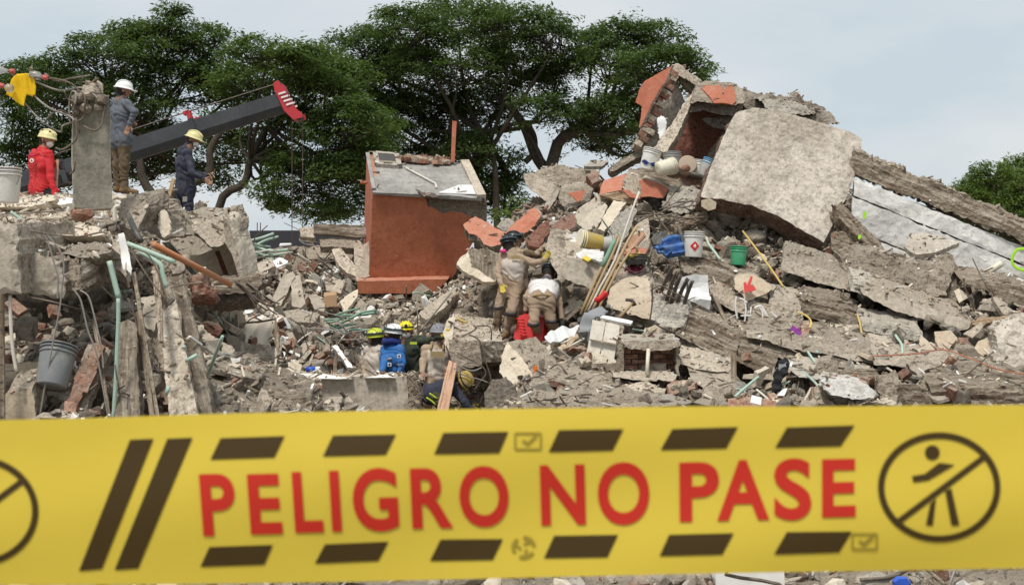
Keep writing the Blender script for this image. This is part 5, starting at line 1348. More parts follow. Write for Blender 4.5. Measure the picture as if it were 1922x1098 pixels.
for nm, lb, pl, d0, d1, m, th, kw in BLK:
    kw = dict(kw)
    ex = th if isinstance(th, tuple) else None
    kw.setdefault('cell', .065 if kw.get('strata') or kw.get('rough', 0) > .03 else .085)
    kw.setdefault('rough', .012)
    kw.setdefault('front', True)
    o = slab(nm, lb, nm.split('_')[-1] if nm.split('_')[-1] not in ('piece', 'heap', 'back') else 'rubble', pl, d0, d1, ext=ex, t=th if not ex else .3, mat=m, **kw)
    if 'arrow' in lb:
        slab('painted_arrow', None, None, [(1409, 518), (1413, 520), (1408, 534), (1416, 538), (1419, 544), (1404, 547), (1398, 551), (1396, 530), (1400, 530), (1402, 538)], 20.5, 20.72, t=.006, mat='red_spray', cell=.03, jag=.006, rough=.002, nt=1, parent=o)
    if 'triangle of paint' in lb:
        slab('paint_patch', None, None, [(1064, 363), (1098, 357), (1093, 372), (1085, 379), (1074, 368)], 24.68, 24.78, t=.02, mat='terra_lit', cell=.06, jag=.005, parent=o)
    if nm == 'brick_fragment':
        for k in range(4):
            v, f = rock_geo(900 + k, 2, 5, .05, .7, .9, (.035, .03, .05)); mesh('mortar_rib', v, f, 'conc', None, o, Matrix.Translation(P(1264 + 10 * k, 727 - 3 * k, 17.74)) @ Matrix.Rotation(.3, 4, 'Y'))

def orange_block():
    root = empty('painted_block', P(1190, 372, 23.9), 'orange-painted block broken in two below the hilltop buckets', 'block')
    slab('painted_face', None, None, [(1125, 365), (1128, 350), (1133, 339), (1175, 325), (1170, 344), (1166, 357)], 23.9, 24.4, gx=-.6, t=.10, mat='terra_lit', rim='conc', cell=.07, jag=.008, parent=root)
    slab('bare_face', None, None, [(1168, 352), (1176, 326), (1200, 330), (1206, 350), (1200, 374), (1184, 368)], 23.8, 24.2, gx=.4, ext=(.1, .5, .1), mat='conc', cell=.07, parent=root)
    slab('painted_chip', None, None, [(1167, 356), (1180, 356), (1188, 364), (1200, 366), (1202, 373), (1182, 370)], 23.72, 23.8, t=.04, mat='terra_lit', cell=.06, jag=.006, parent=root)
    slab('painted_face', None, None, [(1199, 340), (1208, 335), (1236, 344), (1256, 354), (1244, 372), (1220, 369), (1203, 370), (1204, 352)], 23.8, 24.0, gx=.3, ext=(.1, .5, .1), mat='terra_lit', rim='conc', cell=.07, jag=.01, parent=root)
    slab('underside', None, None, [(1126, 366), (1166, 358), (1200, 374), (1190, 384), (1150, 374)], 23.85, 23.95, t=.1, mat='wood', cell=.1, parent=root)
orange_block()

def tile_panel():
    root = empty('tile_wall_remnant', P(1130, 675, 19.5), 'upright cream tiled panel in front of the grey crumpled plastic', 'panel')
    rows = [(600, 636), (638, 672)]
    for r0, r1 in rows:
        for a, b_ in ((1112, 1136), (1138, 1164)):
            f_ = lambda x: (x - 1112) * .18
            sh = (r0 - 600) * -.18
            slab('tile', None, None, [(a + sh, r0 + f_(a)), (b_ + sh, r0 + f_(b_)), (b_ + sh - 6, r1 + f_(b_)), (a + sh - 6, r1 + f_(a))], 19.4, 19.5, t=.03, mat='cream_tile', cell=.12, jag=.004, rough=.001, rr=.002, parent=root)
    slab('tile_lip', None, None, [(1126, 596), (1132, 592), (1188, 602), (1184, 608)], 19.4, 19.6, t=.03, mat='white_paint', cell=.1, jag=.003, parent=root)
    slab('plaster_edge', None, None, [(1096, 664), (1104, 658), (1150, 672), (1158, 680), (1140, 684), (1100, 676)], 19.25, 19.4, t=.06, mat='plaster', cell=.07, parent=root)
tile_panel()

def brick_alcove():
    root = empty('brick_alcove', P(1222, 704, 18.5), 'small red-brick alcove under a concrete shelf, centre right', 'alcove')
    slab('shelf', None, None, [(1170, 645), (1178, 640), (1262, 638), (1275, 640), (1277, 650), (1250, 657), (1220, 659), (1180, 654)], 18.35, 18.4, ext=(.0, .6, .07), mat='conc', rim='conc_grey', cell=.07, rough=.015, jag=.015, parent=root)
    slab('backing', None, None, [(1168, 652), (1274, 652), (1274, 706), (1168, 706)], 18.8, 18.8, t=.1, mat='conc_dark', cell=.3, parent=root)
    for r in range(5):
        for k in range(4):
            x0 = 1172 + k * 27 + (0 if r % 2 else -13); x1 = x0 + 25
            x0 = max(x0, 1170); x1 = min(x1, 1273)
            if x1 - x0 < 6: continue
            y0 = 655 + r * 10
            slab('brick', None, None, [(x0, y0), (x1, y0), (x1, y0 + 8.5), (x0, y0 + 8.5)], 18.67 + .03 * ((k * 7 + r * 3) % 3), None, t=.1, mat='brick_dark' if (r + k) % 3 else 'brick', cell=.06, jag=.005, rough=.004, rr=.003, parent=root)
    slab('jamb', None, None, [(1160, 640), (1172, 640), (1172, 706), (1158, 704)], 18.45, 18.5, t=.3, mat='conc_rough', cell=.07, parent=root)
    slab('jamb', None, None, [(1269, 652), (1276, 652), (1276, 706), (1269, 706)], 18.43, 18.45, t=.25, mat='conc', cell=.07, parent=root)
    slab('sill', None, None, [(1150, 698), (1240, 696), (1272, 704), (1262, 716), (1200, 712), (1150, 706)], 18.05, 18.35, ext=(0, .4, .0), mat='conc', cell=.07, rough=.03, jag=.03, parent=root)
brick_alcove()
rod('wooden_stick', 'yellowish stick propping the shelf of the brick alcove', 'stick', [(1217, 655, 18.32), (1214, 703, 18.2)], .026, 'cream_plastic', 6, 1)
slab('plank', 'pinkish wooden plank leaning up from the bottom of the pit', 'plank', [(843, 676), (858, 682), (836, 800), (812, 800)], 18.2, 19.6, t=.04, mat='wood_pink', cell=.2, jag=.003, rough=.002, rr=.002, axis=((824, 800, 18.2), (850, 680, 19.6)))
for q in ((1408, 652), ):
    pass

# ------------------------------------------------------------------ buckets
def bucket(label, px, py, d, r, h, tilt, mat, rim=None, handle=True, name='bucket', away=0.0, inner='inside_dark', group=None, logo=None):
    """px,py: its middle; tilt in degrees clockwise in the picture, away: leaning back (90 looks into it from behind)"""
    c = P(px, py, d)
    W = Matrix.Translation(c) @ Matrix.Rotation(math.radians(tilt), 4, 'Y') @ Matrix.Rotation(math.radians(away), 4, 'X')
    root = tag(link(bpy.data.objects.new(name, None), None, W), label, 'bucket', group)
    h2 = h / 2
    m_ = MB(); m_.lathe([(r * .3, -h2), (r * .84, -h2), (r * .86, -h2 + .01), (r * .98, h2 - .09), (r * .95, h2), (r * .82, -h2 + .012), (r * .2, -h2 + .012)], 28, None)
    m_.build('bucket_body', mat, root, W, True)
    m_ = MB()
    for z in (h2 - .005, h2 - .035, h2 - .075):
        m_.lathe([(r * .95, z - .008), (r * 1.05, z - .006), (r * 1.05, z + .006), (r * .955, z + .008)], 28, None)
    m_.build('rim', rim or mat, root, W, True)
    if handle:
        pts = [Vector((r * 1.04 * math.cos(a), -.03 - r * .9 * math.sin(a) * .35, h2 - .06 - r * 1.25 * math.sin(a))) for a in np.linspace(0, math.pi, 9)]
        m_ = MB(); m_.tube(pts, .004, 5, 0, 2); m_.build('handle', 'wire_grey', root, W, True)
    return root, W

b, Wb = bucket('grey plastic bucket hanging tilted in the hollow at lower left', 104, 688, 12.1, .155, .37, 5, 'bucket_grey', away=-22, handle=False)
bucket('white bucket standing at the left edge beside the worker in red', 9, 348, 14.6, .165, .36, 0, 'white_plastic')
b, Wb = bucket('white bucket with a red diamond flame sign on the rubble slope', 1302, 459, 21.4, .15, .385, 2, 'white_plastic')
def sign(b, W, r):
    def q(a, z, rr=1.012): 
        return Vector((r * rr * math.sin(a), -r * rr * math.cos(a), z))
    m_ = MB(); s = .075
    m_.add([q(0, s - .03, 1.0), q(s / r, -.03, .985), q(0, -s - .03, .955), q(-s / r, -.03, .985)], [(0, 3, 2, 1)]); m_.build('warning_diamond', 'red_plastic', b, W)
    m_ = MB(); z0 = -.02
    fl = [(-.018, -.02), (.018, -.02), (.022, -.002), (.012, .012), (.006, .03), (-.004, .012), (-.02, .005)]
    m_.add([q(x / r, z0 + z, 1.02) for x, z in fl], [tuple(range(len(fl)))]); m_.add([q(x / r, z0 + z, 1.02) for x, z in [(-.02, -.032), (.02, -.032), (.02, -.026), (-.02, -.026)]], [(0, 1, 2, 3)])
    m_.build('flame_mark', 'white_paint', b, W)
sign(b, Wb, .15)
bucket('small green bucket on the slope below the huge slab', 1386, 480, 21.6, .128, .29, 3, 'bucket_green', handle=True)
b, Wb = bucket('white bucket with blue print leaning on the hilltop, leftmost of the cluster', 1220, 300, 23.9, .155, .37, 16, 'white_plastic')
def band(b, W, r):
    m_ = MB(); n = 14
    vs = []
    for i in range(n + 1):
        a = -1.0 + 2.0 * i / n
        vs += [(r * 1.0 * math.sin(a), -r * 1.0 * math.cos(a), -.10 + .018 * math.cos(a * 7)), (r * 1.0 * math.sin(a), -r * 1.0 * math.cos(a), -.055 - .018 * math.cos(a * 5))]
    m_.add(vs, [(2 * i, 2 * i + 2, 2 * i + 3, 2 * i + 1) for i in range(n)]); m_.build('printed_band', 'fab_scarf', b, W)
band(b, Wb, .155)
bucket('cream bucket lying on its side in front of the hilltop cluster', 1249, 315, 23.8, .145, .33, 75, 'cream_plastic', away=-25)
bucket('grey bucket standing behind the cream one on the hilltop', 1262, 302, 24.3, .15, .3, 0, 'bucket_light')
bucket('tan bucket lying with its mouth towards the camera on the hilltop', 1289, 314, 24.2, .15, .3, 0, 'bucket_tan', away=75)
bucket('small ribbed white bucket right of the tan one on the hilltop', 1311, 316, 24.2, .10, .28, 8, 'white_plastic')
bucket('grey bucket with blue top half hidden by the huge slab', 1328, 318, 24.1, .14, .34, 25, 'bucket_light', rim='sky_plastic', handle=False)
bucket('yellow bucket lying on the square concrete block', 1107, 453, 21.6, .15, .36, -78, 'bucket_yellow', away=20, rim='cream_plastic')
bucket('grey bucket lying behind the yellow bucket on the square block', 1140, 460, 21.9, .14, .36, 80, 'bucket_light', rim='bucket_grey', away=10)
b, Wb = bucket('black rubber basin holding tools below the tool handles', 1193, 487, 21.1, .17, .16, 0, 'pvc_black')
rock('rubble_lump', 'brown brick lump inside the tan hilltop bucket', 'brick', 1286, 318, 24.1, (.11, .11, .09), 44, 'brick_dark', 3)
rod('black_pipe', 'black pipe piece right of the tan hilltop bucket', 'pipe', [(1296, 326, 24.0), (1322, 333, 24.0), (1340, 340, 24.0)], .04, 'pvc_black', 8, 2)

# ------------------------------------------------------------------ tools and oddments on the hill
TOOLS = [([(1090, 590), (1120, 520), (1150, 462), (1158, 440)], .022, 'wood_stick', 'leftmost green-banded handle of the tool bundle'), ([(1098, 586), (1124, 530), (1148, 480), (1162, 446)], .02, 'wood_stick', 'second wooden handle of the tool bundle'),
         ([(1104, 584), (1128, 536), (1154, 488), (1184, 402), (1200, 360)], .018, 'pvc_white', 'longest pale pole of the tool bundle'), ([(1112, 582), (1136, 536), (1160, 490), (1180, 450), (1196, 424)], .022, 'wood_stick', 'fourth brown handle of the tool bundle'),
         ([(1122, 584), (1142, 540), (1164, 500), (1184, 470)], .02, 'wood_stick', 'rightmost brown handle of the tool bundle'), ([(1130, 500), (1143, 474), (1154, 450)], .034, 'mint_dark', 'dark green grip at the top of the tool bundle')]
for pts, r, m, lb in TOOLS:
    rod('tool_pole', lb, 'tool', [(x, y, 20.8 - (y - 440) * .0015) for x, y in pts], r, m, 8, 2)
rod('pick_tool', 'red tool head at the foot of the tool bundle', 'tool', [(1118, 566, 20.3), (1132, 556, 20.3), (1138, 548, 20.3)], .05, 'red_plastic', 6, 2)
def hammer():
    root = empty('sledgehammer', P(1168, 592, 20.0), 'hammer with wooden handle standing on the tan flat slab', 'hammer')
    m_ = MB(); m_.tube([P(1164, 595, 20.0), P(1188, 568, 20.1)], .022, 6, 0, 1); m_.build('handle', 'wood_stick', root, None, True)
    m_ = MB(); m_.tube([P(1174, 563, 20.1), P(1186, 564, 20.1), P(1191, 574, 20.1)], (.02, .035), 6, 0, 2); m_.build('head', 'steel', root, None, True)
hammer()
def black_rods():
    root = empty('column_stub', P(1250, 615, 19.5), 'broken column stub wrapped in mesh with black rods sticking up', 'column')
    slab('stub_core', None, None, [(1222, 566), (1234, 552), (1262, 556), (1288, 570), (1292, 592), (1284, 614), (1266, 622), (1240, 612), (1220, 598)], 19.3, 19.6, ext=(.1, .4, .05), mat='conc_grey', cell=.05, rough=.05, jag=.02, parent=root)
    tops = [(1266, 498), (1271, 509), (1278, 517), (1291, 524), (1300, 527)]; bots = [(1240, 540), (1251, 555), (1260, 560), (1269, 564), (1280, 576)]
    for (a, b_), (c, e) in zip(tops, bots):
        for dx in (-2, 2):
            m_ = MB(); m_.tube([P(c + dx, e + 10, 19.5), P((a + c) / 2 + dx, (b_ + e) / 2, 19.45), P(a + dx, b_, 19.4)], .014, 6, 0, 2); m_.build('rod', 'steel', root, None, True)
    for pts in ([(1222, 545), (1240, 536), (1262, 548), (1288, 560)], [(1220, 600), (1240, 614), (1268, 624), (1286, 616), (1292, 590)], [(1224, 536), (1224, 570), (1220, 600)], [(1234, 540), (1246, 552), (1270, 562)], [(1286, 526), (1291, 524), (1288, 560)]):
        m_ = MB(); m_.tube([P(x, y, 19.25) for x, y in pts], .011, 5, 0, 4); m_.build('mesh_wire', 'steel', root, None, True)
black_rods()
slab('crumpled_sheet', 'crumpled white metal sheet behind the black rods', 'sheet', [(1262, 548), (1276, 524), (1306, 518), (1328, 518), (1334, 560), (1332, 580), (1318, 574), (1290, 566)], 19.9, 20.1, t=.015, mat='white_sheet', cell=.09, jag=.01, wave=.05, wl=.45)
slab('blue_tarp', 'crumpled blue tarpaulin beside the white bucket with the red sign', 'tarp', [(1236, 464), (1246, 448), (1262, 440), (1278, 444), (1286, 462), (1284, 476), (1266, 478), (1248, 472)], 21.4, 21.6, t=.12, mat='blue_tarp', cell=.045, wave=.05, wl=.16, jag=.02, smooth=True)
slab('blue_tarp', 'small blue scrap beneath the crumpled blue tarpaulin', 'tarp', [(1226, 460), (1240, 462), (1262, 474), (1250, 478), (1234, 470)], 21.4, 21.5, t=.05, mat='blue_tarp', cell=.05, wave=.03, wl=.12)
slab('tyre_piece', 'black rubber pan above the blue tarpaulin', 'pan', [(1222, 448), (1228, 438), (1252, 432), (1256, 442), (1248, 454), (1228, 460)], 21.9, 22.0, t=.1, mat='pvc_black', cell=.06, jag=.004)
slab('chair_frame', 'bent black chair frame piece left of the red-sign bucket', 'chair', [(1270, 428), (1276, 426), (1284, 444), (1286, 456), (1280, 456), (1276, 440)], 21.6, 21.7, t=.03, mat='pvc_black', cell=.08, jag=.002)
slab('wooden_board', 'tan plywood offcut leaning behind the tools basin', 'board', [(1168, 462), (1184, 444), (1208, 432), (1212, 442), (1196, 460), (1176, 474)], 21.6, 21.9, t=.04, mat='wood_pink', cell=.1, jag=.006)
slab('wooden_board', 'pink plaster board behind the tools basin', 'board', [(1170, 474), (1200, 464), (1216, 468), (1208, 482), (1176, 492)], 21.5, 21.7, t=.04, mat='terra_lit', cell=.1, jag=.006)
rod('tool_pole', 'brown stick standing in the black basin', 'tool', [(1190, 486, 21.0), (1196, 470, 21.0), (1192, 462, 21.0)], .02, 'wood', 6, 2)
rod('work_glove', 'yellow glove lying in the black basin', 'glove', [(1182, 481, 20.95), (1194, 479, 20.95), (1202, 474, 20.95)], (.03, .02), 'glove_yellow', 6, 2)
slab('maroon_cloth', 'dark red cloth under the black tools basin', 'cloth', [(1172, 504), (1184, 496), (1212, 496), (1204, 508), (1180, 510)], 21.0, 21.2, t=.04, mat='cloth_maroon', cell=.05, wave=.02, wl=.1)
slab('paper_stack', 'white papers and rags heaped on the square concrete block', 'papers', [(1046, 440), (1062, 436), (1086, 442), (1092, 460), (1078, 470), (1056, 458)], 21.5, 21.8, t=.03, mat='paper', cell=.06, wave=.03, wl=.12, jag=.02)
slab('paper_stack', 'white papers at the front of the square concrete block', 'papers', [(1086, 472), (1112, 470), (1134, 474), (1130, 488), (1104, 488), (1080, 480)], 21.0, 21.3, t=.03, mat='paper', cell=.06, wave=.03, wl=.1, jag=.02)
slab('work_glove', 'yellow glove on the front edge of the square block', 'glove', [(1092, 484), (1100, 480), (1110, 486), (1104, 490)], 20.9, 21.0, t=.03, mat='glove_yellow', cell=.04, jag=.01)
rod('work_glove', 'yellow-ochre glove on the slab left of the rescuers', 'glove', [(858, 598, 20.6), (866, 602, 20.6), (878, 606, 20.6)], (.03, .015), 'yellow_cable', 6, 2)
rod('yellow_rod', 'long yellow rod lying down the slope right of the green bucket', 'rod', [(1394, 434, 22.6), (1420, 468, 22.0), (1448, 506, 21.4), (1470, 538, 20.9)], .016, 'yellow_cable', 6, 2)
rod('conduit_pipe', 'mint pipe running from the red-sign bucket down the slope', 'pipe', [(1326, 446, 21.7), (1330, 458, 21.6), (1342, 474, 21.4), (1352, 488, 21.3)], .02, 'mint', 8, 3)
for i, (pts, m, lb) in enumerate([([(1676, 620), (1684, 634), (1692, 646), (1694, 664)], 'mint', 'kinked mint pipe under the jutting slab at right'), ([(1508, 648), (1520, 666), (1530, 680)], 'mint', 'straight mint pipe above the black clothes'),
    ([(1522, 652), (1536, 662)], 'mint', 'short mint pipe near the purple cloth'), ([(1484, 690), (1506, 698), (1528, 716), (1540, 732)], 'mint', 'long curved mint cable right of the black clothes'),
    ([(1380, 744), (1396, 730), (1420, 710), (1424, 708)], 'mint', 'mint hose curving up from the red brick, lower right'), ([(1845, 516), (1862, 506), (1880, 494)], 'cream_plastic', 'short yellow tube lying on the white wall')]):
    rod('conduit_pipe', lb, 'pipe', [(x, y, T(x, y, .35) if i < 5 else 22.3) for x, y in pts], .018 if i < 5 else .055, m, 8, 3)
RC = slab('red_crate', 'red plastic case at the feet of the two rescuers', 'case', [(974, 593), (982, 590), (1008, 594), (1022, 596), (1018, 640), (1004, 645), (964, 636), (966, 620)], 20.95, 21.1, front=False, ext=(.1, .2, .03), mat='red_plastic', cell=.1, rough=.001, jag=.001, rr=.002)
for _k in range(6):
    m_ = MB(); m_.tube([P(969 + 5 * (5 - _k) * .35, 628 - _k * 6, 20.86), P(984 + 5 * (5 - _k) * .2, 631 - _k * 6, 20.85)], .012, 6, 0, 1); m_.build('rib', 'red_plastic', RC, None, True)
for q, lb in (([(1000, 688), (1008, 686), (1012, 700), (1010, 716), (1000, 712), (1003, 702)], 'orange plastic tab low in front of the rescuers'), ([(968, 634), (978, 632), (976, 654), (966, 656)], 'orange plastic tab beside the red case')):
    slab('orange_tab', lb, 'tab', q, T(q[0][0], 700 if q[0][1] > 660 else 655, .4), None, t=.03, mat='orange_plastic', cell=.04, jag=.006)
slab('crumpled_plastic', 'grey crumpled plastic sheet above the cream tiled panel', 'plastic', [(1088, 612), (1096, 590), (1110, 578), (1130, 572), (1142, 582), (1136, 592), (1118, 598), (1110, 620), (1104, 640), (1088, 638)], 19.7, 20.1, t=.03, mat='cloth_grey', cell=.06, wave=.04, wl=.3, smooth=True)
slab('crumpled_plastic', 'pale blueish sheet at the right knee of the bending rescuer', 'plastic', [(1022, 630), (1046, 616), (1090, 612), (1078, 634), (1050, 640), (1034, 646)], 19.9, 20.2, t=.02, mat='white_sheet', cell=.06, wave=.025, wl=.2, jag=.012)
slab('wooden_board', 'broken tan board among the sheets right of bending rescuer', 'board', [(1048, 652), (1070, 632), (1084, 626), (1086, 634), (1066, 652), (1052, 660)], 19.6, 19.9, t=.03, mat='wood', cell=.08)
slab('black_box', 'dark box under the grey crumpled plastic', 'box', [(1086, 624), (1104, 622), (1102, 640), (1088, 642)], 19.6, 19.6, t=.1, mat='pvc_black', cell=.1, jag=.003)
slab('black_clothes', 'black garment hanging over a slab edge, lower right', 'clothes', [(1452, 700), (1460, 680), (1474, 670), (1482, 676), (1480, 702), (1470, 706), (1466, 730), (1450, 738), (1452, 716)], 17.75, 18.0, front=False, t=.06, mat='cloth_black', cell=.045, wave=.025, wl=.12, jag=.012, smooth=True)
slab('grey_cloth', 'grey strap on the black garment', 'cloth', [(1456, 690), (1462, 682), (1478, 678), (1476, 688), (1464, 694)], 17.66, 17.7, front=False, t=.02, mat='cloth_grey', cell=.05, wave=.01)
slab('purple_cloth', 'small purple and pink cloth on the layered slope', 'cloth', [(1478, 620), (1486, 612), (1500, 614), (1508, 630), (1496, 634), (1484, 628)], 19.4, 19.6, t=.06, mat='cloth_purple', cell=.03, wave=.02, wl=.08, jag=.008)
slab('copper_pot', 'brown clay fragment right of the purple cloth', 'pot', [(1502, 612), (1518, 600), (1522, 616), (1516, 632), (1504, 630)], 19.5, 19.7, t=.08, mat='brick', cell=.05, jag=.008)
rod('yellow_strap', 'yellow strap hanging over the clay fragment', 'strap', [(1496, 586, 20.0), (1512, 592, 19.8), (1522, 602, 19.6), (1520, 616, 19.4), (1524, 606, 19.5)], .014, 'yellow_cable', 5, 3)
rod('yellow_strap', 'yellow strap hanging at the layered beam right end', 'strap', [(1609, 590, 20.2), (1614, 606, 20.0), (1618, 630, 19.8)], .015, 'yellow_cable', 5, 3)
for i, pts in enumerate([[(1382, 556), (1380, 575), (1384, 598)], [(1396, 560), (1400, 580), (1398, 604)], [(1410, 576), (1407, 598)], [(1424, 574), (1432, 590), (1426, 616)], [(1428, 580), (1442, 596), (1454, 622)], [(1416, 578), (1428, 574), (1438, 590)], [(1448, 586), (1464, 604), (1474, 626)], [(1388, 560), (1394, 562), (1402, 568)]]):
    rod('plastic_strip', 'white plastic strip hanging below the red-arrow stone', 'strip', [(x, y, 20.1) for x, y in pts], .014, 'white_paint', 5, 3, 'white strips below the red-arrow stone')
slab('paper_card', 'small white card lying on the red brick just above the tape', 'card', [(1411, 741), (1430, 746), (1428, 760), (1408, 755)], 17.2, 17.3, t=.01, mat='paper', cell=.1, jag=.001, rough=0)
slab('paper_card', 'white folded paper below the black garment', 'card', [(1458, 742), (1470, 730), (1478, 728), (1472, 742)], 17.6, 17.8, t=.01, mat='paper', cell=.1, jag=.002, rough=.004)
slab('brick_slab', 'red brick slab under the small white card', 'brick', [(1366, 748), (1400, 744), (1456, 752), (1456, 800), (1366, 800)], 17.4, 17.6, t=.3, mat='brick', cell=.08)
slab('brick_shard', 'pinkish red shard below the black garment', 'brick', [(1440, 738), (1452, 736), (1474, 752), (1472, 760), (1456, 754)], 17.5, 17.7, t=.08, mat='brick', cell=.07)
slab('wooden_batten', 'dark upright batten left of the white boulder', 'batten', [(1522, 728), (1536, 724), (1544, 800), (1528, 800)], 17.4, 17.9, t=.08, mat='wood_grey', cell=.15, jag=.003)
slab('wooden_batten', 'slanted grey batten against the white boulder', 'batten', [(1536, 722), (1542, 720), (1572, 800), (1560, 800)], 17.3, 17.8, t=.06, mat='wood_grey', cell=.15, jag=.003)
slab('wooden_batten', 'dark wooden batten propped in the gap right of the white metal sheet', 'batten', [(1336, 552), (1350, 566), (1364, 600), (1378, 622), (1368, 618), (1352, 586)], 19.7, 20.2, t=.05, mat='strata', cell=.1, jag=.003)
slab('wooden_batten', 'upright brown batten below the diagonal beam end', 'batten', [(1372, 664), (1382, 660), (1383, 724), (1374, 722)], 18.6, 18.8, t=.06, mat='wood_grey', cell=.1, jag=.003)
for i, pl in enumerate([[(1728, 626), (1742, 640), (1757, 658), (1732, 656), (1725, 644)], [(1754, 622), (1784, 620), (1797, 634), (1780, 658), (1762, 652), (1756, 640)], [(1794, 634), (1822, 648), (1808, 656), (1790, 654)], [(1836, 640), (1856, 632), (1858, 660), (1846, 668), (1828, 656)], [(1856, 628), (1878, 630), (1880, 650), (1866, 664), (1858, 650)], [(1808, 626), (1840, 606), (1850, 608), (1826, 634)]]):
    slab('tile_plate', ('leftmost', 'largest squarish', 'third flat', 'fourth brownish', 'rightmost', 'upper slanting')[i] + ' tan plate in the dark gap under the jutting slab', 'plate', pl, 19.2 + .1 * i % .3, 19.5, t=.03, mat='plaster_tan' if i != 5 else 'conc', cell=.08, jag=.006)
rod('loose_wire', 'red wire strung across the lower right rubble', 'wire', [(1640, 668, 18.6), (1720, 664, 18.6), (1770, 656, 18.4), (1820, 672, 18.2), (1870, 692, 18.0), (1930, 704, 17.9)], .009, 'terra_lit', 5, 4)
def rebar_loop(label, pts, d, r=.011, m='rebar'):
    rod('bent_rebar', label, 'rebar', [(x, y, d) for x, y in pts], r, m, 6, 4)
rebar_loop('tall bent rebar loop on the pit-edge slab', [(866, 632), (890, 620), (896, 612), (920, 614), (922, 638)], 19.9)
rebar_loop('rusty rebar arching down from the pit-edge slab', [(880, 628), (900, 640), (912, 680), (922, 712), (918, 720)], 19.7)
rebar_loop('rebar crossing below the pit-edge slab', [(858, 662), (900, 684), (912, 700), (902, 716), (890, 732)], 19.5)
rebar_loop('pale cable sagging below the pit-edge slab', [(852, 690), (870, 704), (900, 712), (916, 718)], 19.4, .009, 'wire_grey')
rebar_loop('second pale cable sagging below the pit-edge slab', [(856, 684), (884, 696), (904, 690)], 19.4, .009, 'wire_grey')
rebar_loop('thin pole leaning against the rubble left of the rescuers', [(788, 622), (822, 580), (848, 548)], 21.6, .014, 'wire_grey')
rebar_loop('thin upright pole behind the pit workers', [(784, 620), (783, 560)], 22.0, .01, 'wire_grey')
rod('gate_clamp', 'rusty yellow clamp on the slab stack beside the cabin', 'clamp', [(585, 430, 26.8), (586, 446, 26.8), (584, 462, 26.8)], .03, 'yellow_cable', 6, 1)
for i, pts in enumerate([[(562, 446), (566, 452), (584, 454)], [(561, 450), (572, 458), (590, 460)], [(668, 448), (672, 430), (682, 420), (686, 440), (676, 452)], [(564, 442), (580, 448), (588, 458)]]):
    rod('loose_wire', 'looped grey wire on the slab stack beside the cabin', 'wire', [(x, y, 26.7) for x, y in pts], .012, 'wire_grey', 5, 4, 'wire loops on the slab stack')
for py in range(586, 790, 33):
    c = P(3, py, 11.66)
    m_ = MB(); m_.lathe([(.001, 0), (.011, 0), (.011, .004), (.001, .004)], 8, Matrix.Translation(c) @ Matrix.Rotation(math.pi / 2, 4, 'X')); m_.build('hole_shade_disc', 'inside_dark', bpy.data.objects['perforated_upright'])  # flat dark discs painting the shade inside the holes

# ------------------------------------------------------------------ people
def snets(Fd, lo, h):
    S = Fd < 0
    nx, ny, nz = Fd.shape
    cnt = np.zeros((nx - 1, ny - 1, nz - 1), np.int8)
    offs = [(a, b, c) for a in (0, 1) for b in (0, 1) for c in (0, 1)]
    for a, b, c in offs:
        cnt += S[a:nx - 1 + a, b:ny - 1 + b, c:nz - 1 + c]
    mask = (cnt > 0) & (cnt < 8)
    I, J, K = np.nonzero(mask)
    idx = -np.ones(mask.shape, np.int64); idx[I, J, K] = np.arange(len(I))
    acc = np.zeros((len(I), 3)); num = np.zeros(len(I))
    for o1 in offs:
        for ax in range(3):
            if o1[ax]: continue
            o2 = list(o1); o2[ax] = 1
            fa = Fd[I + o1[0], J + o1[1], K + o1[2]]; fb = Fd[I + o2[0], J + o2[1], K + o2[2]]
            cr = (fa < 0) != (fb < 0)
            t = np.where(cr, fa / np.where(cr, fa - fb, 1), 0)
            pos = np.tile(np.array(o1, float), (len(I), 1)); pos[:, ax] += t
            acc[cr] += pos[cr]; num += cr
    v = (acc / num[:, None] + np.stack([I, J, K], 1)) * h + lo
    fs = []
    def quads(i, j, k, q, keep):
        q = np.stack([idx[tuple(x)] for x in q], 1)
        q[~keep] = q[~keep][:, ::-1]
        fs.append(q)
    A = S[:-1, 1:-1, 1:-1]; B = S[1:, 1:-1, 1:-1]; i, j, k = np.nonzero(A != B); kp = A[i, j, k]; j = j + 1; k = k + 1
    quads(i, j, k, [(i, j - 1, k - 1), (i, j, k - 1), (i, j, k), (i, j - 1, k)], kp)
    A = S[1:-1, :-1, 1:-1]; B = S[1:-1, 1:, 1:-1]; i, j, k = np.nonzero(A != B); kp = A[i, j, k]; i = i + 1; k = k + 1
    quads(i, j, k, [(i - 1, j, k - 1), (i - 1, j, k), (i, j, k), (i, j, k - 1)], kp)
    A = S[1:-1, 1:-1, :-1]; B = S[1:-1, 1:-1, 1:]; i, j, k = np.nonzero(A != B); kp = A[i, j, k]; i = i + 1; j = j + 1
    quads(i, j, k, [(i - 1, j - 1, k), (i, j - 1, k), (i, j, k), (i - 1, j, k)], kp)
    return v, np.concatenate(fs)

